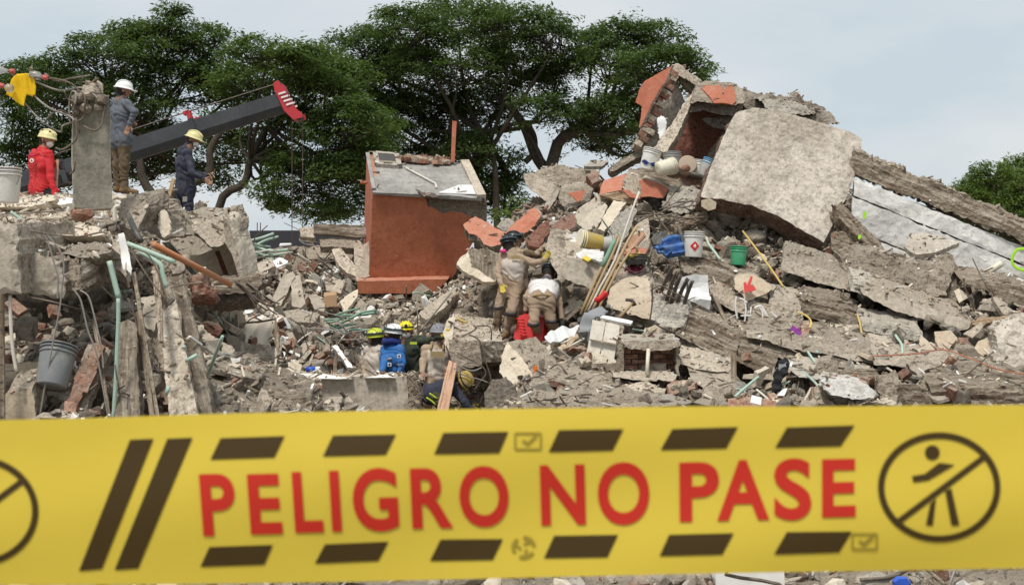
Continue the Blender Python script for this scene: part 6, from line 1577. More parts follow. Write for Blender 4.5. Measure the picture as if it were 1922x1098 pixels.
class Body:
    def __init__(s): s.p = []
    def cap(s, a, b, ra, rb, reg, k=.03, flat=None):
        s.p.append((np.array(a, float), np.array(b, float), ra, rb, reg, k)); return s
    def solve(s, h=.0135):
        lo = np.min([np.minimum(a, b) - max(ra, rb) for a, b, ra, rb, _, _ in s.p], 0) - .05
        hi = np.max([np.maximum(a, b) + max(ra, rb) for a, b, ra, rb, _, _ in s.p], 0) + .05
        n = np.ceil((hi - lo) / h).astype(int) + 1
        D = np.full(n, .3, np.float32); Rw = np.full(n, 9., np.float32); G = np.zeros(n, np.int16)
        ax = [lo[i] + h * np.arange(n[i]) for i in range(3)]
        for a, b, ra, rb, reg, k in s.p:
            m = max(ra, rb) + .06
            l_ = np.maximum(np.floor((np.minimum(a, b) - m - lo) / h).astype(int), 0)
            u = np.minimum(np.ceil((np.maximum(a, b) + m - lo) / h).astype(int) + 1, n)
            sl = tuple(slice(l_[i], u[i]) for i in range(3))
            X = ax[0][sl[0]][:, None, None]; Y = ax[1][sl[1]][None, :, None]; Z = ax[2][sl[2]][None, None, :]
            ba = b - a; bb = ba @ ba + 1e-12
            t = np.clip(((X - a[0]) * ba[0] + (Y - a[1]) * ba[1] + (Z - a[2]) * ba[2]) / bb, 0, 1)
            d = np.sqrt((X - a[0] - ba[0] * t) ** 2 + (Y - a[1] - ba[1] * t) ** 2 + (Z - a[2] - ba[2] * t) ** 2) - (ra + (rb - ra) * t)
            o = D[sl]
            hh = np.maximum(k - np.abs(o - d), 0) / k
            D[sl] = np.minimum(o, d) - hh * hh * k * .25
            w_ = d < Rw[sl]
            G[sl] = np.where(w_, reg, G[sl]); Rw[sl] = np.where(w_, d, Rw[sl])
        v, f = snets(D, lo, h)
        ii = np.clip(np.round((v - lo) / h).astype(int), 0, n - 1)
        return v, f, G[ii[:, 0], ii[:, 1], ii[:, 2]]

REG = ['skin', 'hair', 'eye', 'neck', 'torso', 'yoke', 'sleeve', 'forearm', 'hand', 'belt', 'pants', 'shin', 'boot', 'hand2', 'sole']
RI = {n: i for i, n in enumerate(REG)}

def helmet(root, hc, up, look, side, mat, style):
    c = hc + up * .035
    R = Matrix((look, side, up)).transposed().to_4x4()
    W = Matrix.Translation(c) @ R
    m_ = MB()
    prof = []
    for i in range(9):
        a = math.pi / 2 * i / 8
        prof.append((.118 * math.cos(a) + .002, .118 * math.sin(a)))
    brim = .139 if style in ('hard', 'full') else .126
    prof = [(.10, -.012), (brim, -.016), (brim, -.006), (.122, .006)] + prof
    m_.lathe(prof, 22, Matrix.Diagonal((1.14, .98, 1.0, 1)))
    o = m_.build('helmet', mat, root, W, True)
    if style in ('hard', 'full'):
        m_ = MB(); m_.box((.15, 0, -.010), (.10, .15, .012)); m_.build('helmet_brim', mat, o, W)
    m_ = MB()
    for y in (-.045, 0, .045):
        m_.tube([Vector((.12 * math.cos(a) * 1.1, y, .118 * math.sin(a) * (1 - abs(y) * 1.1) + .004)) for a in np.linspace(.5, 2.6, 8)], .009, 5, 0, 2)
    m_.build('helmet_ridge', mat, o, W, True)
    if style == 'vents':
        for y in (-.06, .06):
            for x in (-.06, 0, .06):
                m_ = MB(); m_.lathe([(.001, 0), (.014, 0), (.014, .01), (.001, .01)], 8, Matrix.Translation((x, y, .088)) @ Matrix.Rotation(-y * 8, 4, 'X')); m_.build('vent', 'helmet_black', o, W)
    if style == 'lamp':
        m_ = MB(); m_.lathe([(.02, 0), (.026, .0), (.026, .03), (.02, .03)], 10, Matrix.Translation((.12, 0, .05)) @ Matrix.Rotation(math.pi / 2, 4, 'Y')); m_.build('head_lamp', 'helmet_black', o, W, True)
        m_ = MB(); m_.tube([Vector((.135 * math.cos(a), .12 * math.sin(a), .03)) for a in np.linspace(0, 6.283, 18)], .010, 5, 0, 1); m_.build('lamp_strap', 'helmet_black', o, W, True)
    if style == 'goggles':
        m_ = MB(); m_.tube([Vector((.14 * math.cos(a), .125 * math.sin(a), .045)) for a in np.linspace(0, 6.283, 20)], .016, 5, 0, 1); m_.box((.14, 0, .05), (.04, .15, .06)); m_.build('goggles', 'lens', o, W, True)
    return o

def person(label, J, look, sty, hel=None, mask=None, gaiter=False, slim=1.0, hdir=None, group=None, hair=True):
    W = {k: P(*v) for k, v in J.items()}
    V = lambda k: np.array(W[k])
    look = Vector(look).normalized()
    hc = W['head']; nk = W['neck']
    up = (hc - nk); up = (up.normalized() + Vector((0, 0, .35 if sty.get('bent') else .8))).normalized()
    look = (look - up * look.dot(up)).normalized()
    side = up.cross(look)
    b = Body()
    r = RI
    A = lambda v: np.array(v)
    b.cap(hc + up * .025 - look * .012, hc + up * .03 + look * .02, .093, .090, r['skin'])
    b.cap(hc - up * .05 + look * .03, hc - up * .01 + look * .025, .058, .075, r['skin'])
    b.cap(hc + look * .095 - up * .005, hc + look * .112 - up * .03, .012, .017, r['skin'], .02)
    for s in (-1, 1):
        b.cap(hc + side * (s * .092) + up * .01, hc + side * (s * .096) - up * .03, .017, .012, r['skin'], .01)
        b.cap(hc + look * .09 + side * (s * .034) + up * .012, hc + look * .091 + side * (s * .036) + up * .012, .011, .011, r['eye'], .005)
    b.cap(hc + look * .088 - up * .062 + side * .02, hc + look * .088 - up * .062 - side * .02, .010, .010, r['skin'], .01)
    if hair:
        b.cap(hc - look * .03 + up * .0, hc - look * .03 - up * .05, .088, .07, r['hair'])
    b.cap(nk - up * .03, hc - up * .05, .062, .056, r['neck'])
    sl, sr, pl, pr = V('sl'), V('sr'), V('pl'), V('pr')
    sm, pm = (sl + sr) / 2, (pl + pr) / 2
    ch = sm * .70 + pm * .30; wa = sm * .32 + pm * .68
    b.cap(sl, sr, .062, .062, r['yoke'], .05)
    b.cap(sm, A(nk), .085, .062, r['yoke'], .05)
    half = (sr - sl) / 2
    b.cap(ch - half * .52, ch + half * .52, .118 * slim, .118 * slim, r['torso'], .06)
    b.cap(ch - half * .5, wa - half * .45, .115 * slim, .105 * slim, r['torso'], .06)
    b.cap(ch + half * .5, wa + half * .45, .115 * slim, .105 * slim, r['torso'], .06)
    b.cap(ch, wa, .12 * slim, .108 * slim, r['torso'], .05)
    hp = (pr - pl) / 2
    b.cap(wa - hp * .7, pm - hp * .75, .105 * slim, .108 * slim, r['pants'] if sty.get('tuck') else r['torso'], .05)
    b.cap(wa + hp * .7, pm + hp * .75, .105 * slim, .108 * slim, r['pants'] if sty.get('tuck') else r['torso'], .05)
    b.cap(pm - hp * .85, pm + hp * .85, .112, .112, r['pants'], .05)
    if not sty.get('tuck'):                          # the hem of jacket or shirt over the hips
        dn = (pm - wa) / (np.linalg.norm(pm - wa) + 1e-9)
        b.cap(pm - hp * .8 - dn * .06, pm - hp * .85 + dn * .03, .122, .128, r['torso'], .03); b.cap(pm + hp * .8 - dn * .06, pm + hp * .85 + dn * .03, .122, .128, r['torso'], .03)
        b.cap(pm - dn * .06, pm + dn * .03, .124, .128, r['torso'], .03)
    for s in 'lr':
        S, E, H = V('s' + s), V('e' + s), V('w' + s)
        b.cap(S, E, .060, .050, r['sleeve'], .04)
        b.cap(E, H, .049, .037, r['forearm'], .03)
        # hand: palm, four unequal bent fingers, a thumb from the side of the palm
        d = Vector(H - E).normalized()
        hd = Vector(sty['hand_' + s]).normalized() if 'hand_' + s in sty else (d + Vector((0, 0, -.25))).normalized()
        sd = hd.cross(Vector((0, -1, .2))); sd = sd.normalized() if sd.length > .1 else Vector((1, 0, 0))
        pn = hd.cross(sd).normalized()
        Hv = Vector(H)
        hr_ = r['hand'] if s == 'l' else r['hand2']
        for q in (-.022, 0, .022):
            b.cap(Hv + sd * q * .6, Hv + hd * .085 + sd * q, .020, .019, hr_, .015)
        for q, ln in ((-.033, .066), (-.011, .078), (.011, .074), (.033, .056)):
            k1 = Hv + hd * .092 + sd * q; cu = .35 if not sty.get('fist') else .9
            k2 = k1 + (hd - pn * cu * .5).normalized() * ln * .55; k3 = k2 + (hd - pn * cu * 1.3).normalized() * ln * .5
            b.cap(k1, k2, .0115, .011, hr_, .008); b.cap(k2, k3, .011, .0095, hr_, .006)
        if sty.get('point') == s:
            b.cap(Hv + hd * .09 - sd * .02, Hv + hd * .19 - sd * .02, .014, .012, hr_, .006)
        t1 = Hv + hd * .03 + sd * -.035; t2 = t1 + (hd * .6 - sd * .7 - pn * .3).normalized() * .045
        b.cap(t1, t2, .015, .0125, hr_, .01); b.cap(t2, t2 + (hd - sd * .25 - pn * .4).normalized() * .035, .0125, .011, hr_, .006)
        Pv, Kn, An = V('p' + s), V('k' + s), V('a' + s)
        b.cap(Pv, Kn, .098, .070, r['pants'], .05)
        b.cap(Kn, An, .068, .054, r['shin'], .04)
        bd = Vector(sty.get('toe', tuple(look)));  bd = Vector((bd.x, bd.y, min(bd.z, 0) * .2)).normalized()
        if 't' + s in W: bd = (W['t' + s] - W['a' + s]).normalized()
        a0 = Vector(An) - Vector((0, 0, .035))
        b.cap(An, a0 - bd * .04, .056, .045, r['boot'], .03)
        b.cap(a0, a0 + bd * .17 - Vector((0, 0, .01)), .050, .040, r['boot'], .03)
    v, f, g = b.solve()
    cloth = np.isin(g, [r[x] for x in ('torso', 'yoke', 'sleeve', 'forearm', 'pants', 'shin')])
    n1 = fbm(v * 7, 2, 4) * .010 + np.abs(np.sin(v[:, 2] * 24 + v[:, 0] * 14 + fbm(v * 4, 2, 8) * 7)) * .013 - .004
    ctr = v.mean(0)
    # push folds along the surface normal
    fn = np.cross(v[f[:, 1]] - v[f[:, 0]], v[f[:, 2]] - v[f[:, 0]])
    vn_ = np.zeros_like(v)
    for c in range(4): np.add.at(vn_, f[:, c], fn)
    vn_ /= np.linalg.norm(vn_, axis=1)[:, None] + 1e-12
    v = v + vn_ * (n1 * cloth)[:, None]
    mats = dict(skin='skin', hair='hair', eye='hair', neck='skin', hand='skin', boot='boot', belt='belt', sole='fab_black')
    mats.update(sty.get('m', {}))
    mats.setdefault('yoke', mats['torso']); mats.setdefault('sleeve', mats['torso']); mats.setdefault('forearm', mats['sleeve'])
    mats.setdefault('shin', mats['pants']); mats.setdefault('hand2', mats['hand'])
    names = sorted(set(mats.values()))
    lut = np.array([names.index(mats.get(n, 'skin')) for n in REG])
    fm = lut[g[f[:, 0]]]
    base = (W['al'] + W['ar']) / 2 - Vector((0, 0, .08))
    root = empty('person', base, label, 'person', group)
    mesh('body', v - np.array(base), f, names, fm, root, Matrix.Translation(base), True)
    if hel:
        helmet(root, hc, (up + (Vector(hdir) if hdir else Vector((0, 0, 0)))).normalized(), look, side, hel[0], hel[1])
        m_ = MB(); m_.tube([hc + side * .098 + up * .03, hc + side * .075 - up * .06 + look * .03, hc - up * .105 + look * .05, hc - side * .075 - up * .06 + look * .03, hc - side * .098 + up * .03], .006, 5, 0, 3)
        m_.build('chin_strap', 'fab_black', root, None, True)
    if mask:
        m_ = MB(); Wm = Matrix.Translation(hc + look * .062 - up * .042) @ Matrix((look, side, up)).transposed().to_4x4()
        m_.lathe([(.066, -.02), (.064, .0), (.052, .028), (.032, .048), (.012, .056)], 14, Matrix.Diagonal((.9, 1.0, 1, 1)) @ Matrix.Rotation(math.pi / 2, 4, 'Y'))
        m_.build('mask', mask, root, Wm, True)
    return root, hc, up, look, side, v, f, g

def patch(root, px, py, d, w_, h_, mat, name='badge', mark=None, nrm=(0, -1, 0)):
    c = P(px, py, d)
    m_ = MB(); m_.box(c, (w_, .012, h_)); o = m_.build(name, mat, root)
    if mark == 'cross':
        m_ = MB(); m_.box(c + Vector((0, -.009, 0)), (w_ * .6, .006, h_ * .2)); m_.build('cross_bar', 'fab_scarf', o)
        m_ = MB(); m_.box(c + Vector((0, -.011, 0)), (w_ * .2, .006, h_ * .6)); m_.build('cross_bar', 'fab_scarf', o)
    if mark == 'seal':
        m_ = MB(); m_.lathe([(.001, 0), (w_ * .32, 0), (w_ * .32, .006), (.001, .006)], 14, Matrix.Translation(c + Vector((0, -.007, -h_ * .15))) @ Matrix.Rotation(math.pi / 2, 4, 'X')); m_.build('seal', 'white_paint', o)
        m_ = MB(); m_.add([c + Vector((x * w_, -.016, (z - .15) * h_)) for x, z in ((-.18, -.1), (.18, -.1), (0, .18))], [(0, 1, 2)]); m_.build('seal_triangle', 'fab_red', o)
        m_ = MB(); m_.box(c + Vector((0, -.008, h_ * .42)), (w_ * .75, .006, h_ * .08)); m_.build('lettering_bar', 'pink', o)
    return o

TAN = dict(torso='fab_pale', yoke='fab_tan', sleeve='fab_tan', pants='fab_trouser', shin='fab_trouser', boot='boot', belt='belt')
plain('fab_trouser', (.36, .265, .185), .95, 0, .16, scale=9, bump=.3, dirt=(.27, .2, .14), dirtf=.5)
# --- on the collapsed floor, left
red = person('worker kneeling in a red shirt with cream helmet and white mask at far left',
    dict(head=(88, 263, 20.5), neck=(82, 279, 20.5), sl=(66, 289, 20.65), sr=(92, 291, 20.3), el=(88, 322, 20.75), er=(95, 334, 20.2), wl=(106, 305, 20.45), wr=(100, 352, 20.15),
         pl=(70, 354, 20.6), pr=(82, 355, 20.4), kl=(98, 394, 20.6), kr=(108, 396, 20.35), al=(52, 398, 20.7), ar=(60, 400, 20.5)), (1, -.25, -.12),
    dict(m=dict(torso='fab_red', pants='fab_black', hand='fab_black', boot='fab_black', hand2='fab_red'), toe=(-1, 0, 0), hand_l=(.7, 0, -.6), fist=1), ('helmet_cream', 'vents'), 'mask_white')
patch(red[0], 60, 299, 20.26, .10, .14, 'fab_red', 'back_print', 'seal')
rod('tool_pole', 'brown pole held by the worker in red', 'tool', [(108, 300, 20.35), (106, 352, 20.4), (105, 384, 20.4)], .022, 'wood_pink', 6, 1)
grey = person('worker in slate jacket and white hard hat standing behind the broken column',
    dict(head=(232, 170, 21.5), neck=(227, 184, 21.5), sl=(217, 193, 21.75), sr=(238, 195, 21.3), el=(240, 222, 21.95), er=(253, 211, 21.25), wl=(250, 230, 21.7), wr=(243, 234, 21.25),
         pl=(222, 262, 21.6), pr=(234, 262, 21.4), kl=(221, 310, 21.6), kr=(233, 312, 21.4), al=(222, 352, 21.6), ar=(234, 354, 21.4)), (1, .35, -.15),
    dict(m=dict(torso='fab_slate', pants='fab_khaki', boot='boot')), ('helmet_white', 'hard'), slim=1.08)
navy = person('worker in navy uniform with cream helmet and white mask holding branches',
    dict(head=(363, 263, 22.5), neck=(353, 277, 22.5), sl=(341, 285, 22.7), sr=(352, 287, 22.3), el=(357, 322, 22.75), er=(360, 324, 22.2), wl=(388, 330, 22.5), wr=(382, 335, 22.2),
         pl=(343, 353, 22.6), pr=(353, 354, 22.4), kl=(342, 402, 22.6), kr=(354, 402, 22.4), al=(342, 444, 22.6), ar=(354, 446, 22.4)), (1, -.15, -.45),
    dict(m=dict(torso='fab_navy', pants='fab_navy', boot='fab_black')), ('helmet_cream', 'full'), 'mask_white')
patch(navy[0], 353, 343, 22.18, .06, .1, 'fab_black', 'radio')
patch(navy[0], 347, 374, 22.2, .07, .08, 'wire_grey', 'trouser_patch')
for i in range(9):
    rod('twig', 'dry twig in the hands of the navy-clad worker', 'twig', [(386 + i, 334, 22.3), (392 + i * 1.5, 328 - i, 22.2 + .03 * i), (397 + (i % 4) * 2, 346 - i * 4, 22.25)], (.012, .006), 'wood_stick' if i % 2 else 'bark', 5, 2, 'dry twigs held by the navy-clad worker')

# --- the rescuers in tan on the hill
t1 = person('rescuer in tan with black helmet standing with back turned, reaching right',
    dict(head=(956, 460, 21.45), neck=(960, 473, 21.4), sl=(944, 482, 21.4), sr=(978, 486, 21.35), el=(934, 512, 21.3), er=(1003, 494, 21.3), wl=(941, 534, 21.15), wr=(1022, 489, 21.2),
         pl=(950, 536, 21.4), pr=(970, 536, 21.4), kl=(936, 578, 21.25), kr=(960, 584, 21.1), al=(931, 616, 21.35), ar=(950, 624, 21.2), tl=(918, 622, 21.3), tr=(936, 630, 21.1)), (.5, 1, 0),
    dict(m=dict(TAN, hand='glove_yellow'), hand_r=(.5, -.1, .9), tuck=1), ('helmet_black', 'goggles'))
patch(t1[0], 968, 483, 21.22, .13, .05, 'belt', 'shoulder_strap')
for px, py, d in ((933, 578, 21.1), (958, 590, 20.95)):
    c = P(px, py, d); m_ = MB(); m_.tube([c + Vector((.072 * math.cos(a), .072 * math.sin(a) + .03, .01 * math.cos(2 * a))) for a in np.linspace(0, 6.283, 14)], .026, 6, 0, 1); m_.build('knee_pad', 'fab_black', t1[0], None, True)
m_ = MB(); m_.lathe([(.02, 0), (.05, .01), (.05, .05), (.02, .06)], 12, Matrix.Translation(P(944, 475, 21.3))); m_.build('respirator_filter', 'pink', t1[0], None, True)
t1b = person('rescuer in tan half hidden behind the standing one, gloved arm on the block',
    dict(head=(964, 452, 22.0), neck=(966, 468, 22.0), sl=(958, 478, 22.2), sr=(984, 476, 21.8), el=(970, 510, 22.3), er=(1008, 478, 21.7), wl=(984, 520, 22.2), wr=(1024, 461, 21.65),
         pl=(962, 536, 22.0), pr=(978, 536, 21.9), kl=(962, 580, 22.0), kr=(980, 580, 21.9), al=(962, 622, 22.1), ar=(980, 622, 22.0)), (1, -.1, -.1),
    dict(m=dict(TAN, torso='fab_tan', sleeve='fab_khaki', forearm='fab_tan', hand='fab_black'), hand_r=(.6, 0, .8)), ('helmet_black', 'goggles'))
t2 = person('rescuer in tan bending forward with white back panel, seen from behind',
    dict(head=(1031, 514, 21.55), neck=(1026, 525, 21.4), sl=(1003, 532, 21.35), sr=(1044, 534, 21.35), el=(989, 558, 21.2), er=(1050, 570, 21.25), wl=(987, 582, 21.2), wr=(1054, 596, 21.2),
         pl=(1004, 568, 21.0), pr=(1029, 569, 21.0), kl=(1002, 606, 20.8), kr=(1034, 604, 20.95), al=(1010, 630, 21.15), ar=(1036, 630, 21.25), tl=(1022, 642, 20.9)), (.35, 1, -.5),
    dict(m=dict(TAN, torso='fab_white', yoke='fab_lav', hand='fab_black', sleeve='fab_tan'), tuck=1, bent=1), ('helmet_black', 'goggles'), slim=1.12)
for px, py, d in ((1001, 610, 20.72), (1034, 604, 20.85)):
    c = P(px, py, d); m_ = MB(); m_.tube([c + Vector((.072 * math.cos(a), .072 * math.sin(a) + .03, .01 * math.cos(2 * a))) for a in np.linspace(0, 6.283, 14)], .026, 6, 0, 1); m_.build('knee_pad', 'fab_black', t2[0], None, True)
m_ = MB(); m_.tube([P(1000, 556, 20.92), P(1008, 554, 20.86), P(1016, 553, 20.85), P(1026, 554, 20.88), P(1034, 557, 20.95)], .018, 6, 0, 3); m_.build('belt', 'belt', t2[0], None, True)

# --- the group in the pit
pa = person('rescuer in pale dusty shirt and lime helmet, leftmost in the pit',
    dict(head=(704, 636, 20.6), neck=(706, 650, 20.6), sl=(692, 658, 20.75), sr=(719, 658, 20.45), el=(684, 680, 20.75), er=(722, 686, 20.4), wl=(684, 700, 20.6), wr=(714, 700, 20.4),
         pl=(698, 724, 20.7), pr=(716, 724, 20.5), kl=(696, 772, 20.7), kr=(716, 772, 20.5), al=(698, 812, 20.7), ar=(716, 812, 20.5)), (-.8, .8, -.25),
    dict(m=dict(torso='fab_pale', sleeve='fab_tan', pants='fab_tan', hand='glove_yellow')), ('helmet_lime', 'goggles'))
pb = person('rescuer in blue jacket with navy scarf and white striped helmet in the pit',
    dict(head=(738, 628, 20.3), neck=(735, 643, 20.3), sl=(723, 655, 20.35), sr=(751, 656, 20.2), el=(721, 682, 20.15), er=(755, 682, 20.1), wl=(717, 696, 20.0), wr=(750, 697, 20.05),
         pl=(728, 716, 20.35), pr=(746, 716, 20.25), kl=(728, 764, 20.35), kr=(746, 764, 20.25), al=(728, 808, 20.35), ar=(746, 808, 20.25)), (-.6, .75, -.2),
    dict(m=dict(torso='fab_blue', pants='fab_navy', neck='fab_scarf')), ('helmet_white', 'goggles'), 'fab_scarf')
patch(pb[0], 749, 668, 20.02, .052, .052, 'white_paint', 'badge', 'cross'); patch(pb[0], 731, 684, 20.12, .055, .055, 'white_paint', 'badge', 'cross')
patch(pb[0], 731, 675, 20.13, .085, .012, 'wire_grey', 'reflective_stripe'); patch(pb[0], 751, 684, 20.02, .10, .014, 'wire_grey', 'reflective_stripe')
c = P(735, 641, 20.28); m_ = MB(); m_.tube([c + Vector((.10 * math.cos(a), .09 * math.sin(a), .012 * math.sin(3 * a))) for a in np.linspace(0, 6.283, 18)], .045, 8, 0, 1); m_.build('scarf', 'fab_scarf', pb[0], None, True)
pc = person('rescuer in dark green uniform and bright yellow helmet pointing right in the pit',
    dict(head=(762, 622, 20.75), neck=(763, 636, 20.75), sl=(750, 644, 20.85), sr=(786, 638, 20.65), el=(748, 676, 20.8), er=(805, 641, 20.5), wl=(752, 702, 20.6), wr=(824, 632, 20.35),
         pl=(764, 706, 20.8), pr=(784, 706, 20.7), kl=(764, 756, 20.8), kr=(784, 756, 20.7), al=(764, 798, 20.8), ar=(784, 798, 20.7)), (.1, -1, -.2),
    dict(m=dict(torso='fab_green', pants='fab_green', hand='glove_yellow', hand2='glove_yellow'), point='r', hand_r=(.85, 0, .5)), ('helmet_yellow', 'lamp'), 'mask_white', slim=1.05)
patch(pc[0], 776, 644, 20.5, .10, .035, 'lime', 'reflective_badge')
pd_ = person('rescuer in tan with chest pouch and grey cap, right of the pointing one',
    dict(head=(822, 627, 20.45), neck=(821, 644, 20.45), sl=(800, 655, 20.4), sr=(838, 655, 20.5), el=(794, 678, 20.3), er=(842, 680, 20.5), wl=(793, 698, 20.15), wr=(838, 702, 20.35),
         pl=(808, 704, 20.4), pr=(830, 704, 20.5), kl=(802, 740, 20.2), kr=(826, 746, 20.35), al=(804, 784, 20.35), ar=(828, 788, 20.45)), (.3, -1, -.3),
    dict(m=dict(TAN, neck='cloth_maroon')), ('helmet_grey', 'cap'), slim=1.05)
patch(pd_[0], 821, 665, 20.22, .20, .085, 'belt', 'chest_pouch')
m_ = MB(); m_.tube([P(808, 656, 20.30), P(810, 648, 20.34), P(812, 644, 20.4)], .016, 6, 0, 2); m_.tube([P(832, 658, 20.34), P(832, 650, 20.36), P(831, 645, 20.42)], .016, 6, 0, 2); m_.build('pouch_strap', 'belt', pd_[0], None, True)
pe = person('rescuer crouching low under the pit-edge slab with yellow helmet and dark clothes',
    dict(head=(868, 716, 19.55), neck=(856, 718, 19.6), sl=(846, 722, 19.75), sr=(850, 728, 19.4), el=(868, 748, 19.8), er=(872, 756, 19.3), wl=(884, 760, 19.7), wr=(886, 770, 19.3),
         pl=(808, 738, 19.75), pr=(814, 742, 19.45), kl=(834, 764, 19.6), kr=(842, 768, 19.25), al=(810, 796, 19.8), ar=(816, 800, 19.4)), (.8, -.35, -.6),
    dict(m=dict(torso='fab_navy', pants='fab_olive', hand='glove_yellow'), bent=1), ('bucket_yellow', 'lamp'))  # helmet in a darker yellow, painting in the shade under the slab
for q in ([(806, 738), (812, 742), (820, 748)], [(800, 746), (810, 752), (818, 760)]):
    m_ = MB(); m_.tube([P(x, y, 19.28) for x, y in q], .014, 5, 0, 2); m_.build('reflective_stripe', 'lime', pe[0], None, True)

# ------------------------------------------------------------------ loose rubble
def terr_n(x, y, e=.25):
    n = Vector((-(float(zt(x + e, y)) - float(zt(x - e, y))) / (2 * e), -(float(zt(x, y + e)) - float(zt(x, y - e))) / (2 * e), 1))
    return n.normalized()
def shard_geo(seed):
    rng = np.random.RandomState(seed)
    n = rng.randint(4, 7)
    a = np.sort(rng.uniform(0, 6.283, n) * .35 + np.arange(n) / n * 6.283 * .65 + .3)
    r = rng.uniform(.6, 1.1, n)
    o = np.stack([r * np.cos(a), r * np.sin(a)], 1)
    t = rng.uniform(.10, .22)
    v = np.concatenate([np.column_stack([o, np.full(n, t)]), np.column_stack([o * 1.06, np.full(n, -t)])])
    v[:, 2] += rng.uniform(-.03, .03, 2 * n)
    f = [tuple(range(n)), tuple(range(2 * n - 1, n - 1, -1))] + [(i, n + i, n + (i + 1) % n, (i + 1) % n) for i in range(n)]
    return v, f

VAR = {}
def variants():
    for k in range(14):
        VAR[('chunk', k)] = rock_geo(1000 + k, 3, 9, .09, .45, .8, (1, .8, .62))
        VAR[('shard', k)] = shard_geo(1100 + k)
        VAR[('brick', k)] = brick_geo(1200 + k)
        v, f = ICO[1]
        VAR[('crumb', k)] = rock_geo(1300 + k, 1, 6, .05, .5, .85, (1, .8, .6))
variants()
_mesh = {}
def var_mesh(kind, k, mat):
    key = (kind, k, mat)
    if key not in _mesh:
        v, f = VAR[(kind, k)]
        me = bpy.data.meshes.new(kind)
        me.from_pydata(v.tolist(), [], [tuple(q) for q in f])
        me.materials.append(M[mat])
        _mesh[key] = me
    return _mesh[key]

MARKS = [(1386, 480, 'the small green bucket'), (1302, 460, 'the white bucket with the red sign'), (1262, 460, 'the blue tarpaulin'), (1456, 330, 'the huge pale slab'), (1410, 540, 'the red-arrow stone'), (1258, 560, 'the black rods'), (1222, 670, 'the brick alcove'),
 (1130, 640, 'the cream tiled panel'), (1596, 730, 'the white boulder'), (1466, 700, 'the black garment'), (1494, 624, 'the purple cloth'), (1720, 590, 'the jutting slab'), (1890, 650, 'the boulder at the right edge'), (1830, 740, 'the corner beams'), (1755, 460, 'the triangular flake on the white wall'), (1330, 630, 'the diagonal beam'),
 (1090, 500, 'the block with papers'), (1150, 520, 'the tool bundle'), (990, 620, 'the red case'), (1190, 350, 'the orange-painted block'), (1100, 330, 'the plaster heap'), (1550, 580, 'the brown layered beam'), (1070, 720, 'the long crumbling ledge'), (1450, 440, 'the foot of the huge slab'), (1640, 440, 'the brown stub by the white wall'), (1660, 660, 'the red wire'), (1560, 510, 'the bare slope left of the white wall'),
 (480, 625, 'the draped sheet'), (620, 560, 'the cardboard box'), (540, 545, 'the tent-like slabs'), (526, 492, 'the white plate'), (655, 565, 'the cream board'), (588, 694, 'the blue can'), (640, 670, 'the long white board'), (630, 440, 'the slab stack'), (640, 615, 'the green conduit tangle'), (700, 570, 'the base of the terracotta cabin'), (560, 640, 'the middle of the pit floor'), (470, 470, 'the conduits on the pit rim'), (740, 600, 'the heads of the pit workers'),
 (104, 690, 'the grey bucket'), (150, 720, 'the brick lintel'), (240, 700, 'the pale weathered post'), (340, 700, 'the big leaning slab'), (400, 620, 'the salmon brick lump'), (40, 620, 'the dim grey block'), (200, 600, 'the hanging green conduit'), (370, 550, 'the red brick lump'), (40, 760, 'the tan block in the corner'), (420, 720, 'the dark layered section'), (120, 580, 'the dark back of the hollow'), (290, 600, 'the laths'),
 (172, 390, 'the broken column'), (60, 380, 'the worker in red'), (250, 400, 'the angular block'), (100, 430, 'the front of the floor slab'),
 (1408, 1090, 'the white block'), (1260, 1090, 'the beige slab'), (1690, 1095, 'the blue bottle'), (470, 1095, 'the pale slab'), (150, 1095, 'the left corner'), (760, 1095, 'the middle of the lettering'), (1850, 1095, 'the right corner')]
def rel_to(px, py):
    (ax, ay, nm) = min((m for m in MARKS if (m[1] > 1000) == (py > 1000)), key=lambda m: (m[0] - px) ** 2 + (m[1] - py) ** 2)
    dx, dy = px - ax, py - ay
    return ('by' if abs(dx) + abs(dy) < 18 else ('right of' if dx > 0 else 'left of') if abs(dx) > abs(dy) * 1.2 else ('below' if dy > 0 else 'above')) + ' ' + nm
def where(kind, mt, s, px, py, zone):
    big = {'chunk': (.12, .18), 'shard': (.14, .2), 'brick': (.95, 1.1)}[kind]
    sz = 'small' if s < big[0] else 'large' if s > big[1] else 'medium'
    col = {'conc': 'beige', 'conc_rough': 'crumbly brown-grey', 'conc_grey': 'cool grey', 'conc_dark': 'dark grey', 'conc_smooth': 'smooth grey', 'plaster': 'cream', 'plaster_tan': 'tan', 'white_paint': 'white', 'brick': 'red', 'brick_dark': 'dark red', 'paper': 'papery white', 'white_sheet': 'glossy white'}[mt]
    rel = rel_to(px, py)
    return (sz + ' ' if len((col + ' ' + rel).split()) < 13 else '') + col + ' ' + {'chunk': 'concrete chunk', 'shard': 'flat shard', 'brick': 'broken brick'}[kind] + ' ' + rel
ZONES = {  # picture box, how the place is called
 'hill': ((1000, 330, 1900, 770), 'on the right-hand rubble hill'),
 'pit': ((430, 440, 830, 705), 'in the central rubble pit'),
 'left': ((0, 545, 425, 790), 'in the hollow under the collapsed floor on the left'),
 'floor': ((0, 372, 250, 440), 'on top of the collapsed floor on the left'),
 'front': ((0, 1060, 1922, 1098), 'on the ground below the tape'),
}
KEEP_OUT = [(690, 590, 845, 705)]
def occupied(q):
    r = np.zeros(len(q), bool)
    for pl in OCC:
        lo, hi = pl.min(0), pl.max(0)
        k = np.nonzero((q[:, 0] > lo[0]) & (q[:, 0] < hi[0]) & (q[:, 1] > lo[1]) & (q[:, 1] < hi[1]))[0]
        if len(k): r[k] |= inside(q[k], pl)
    return r
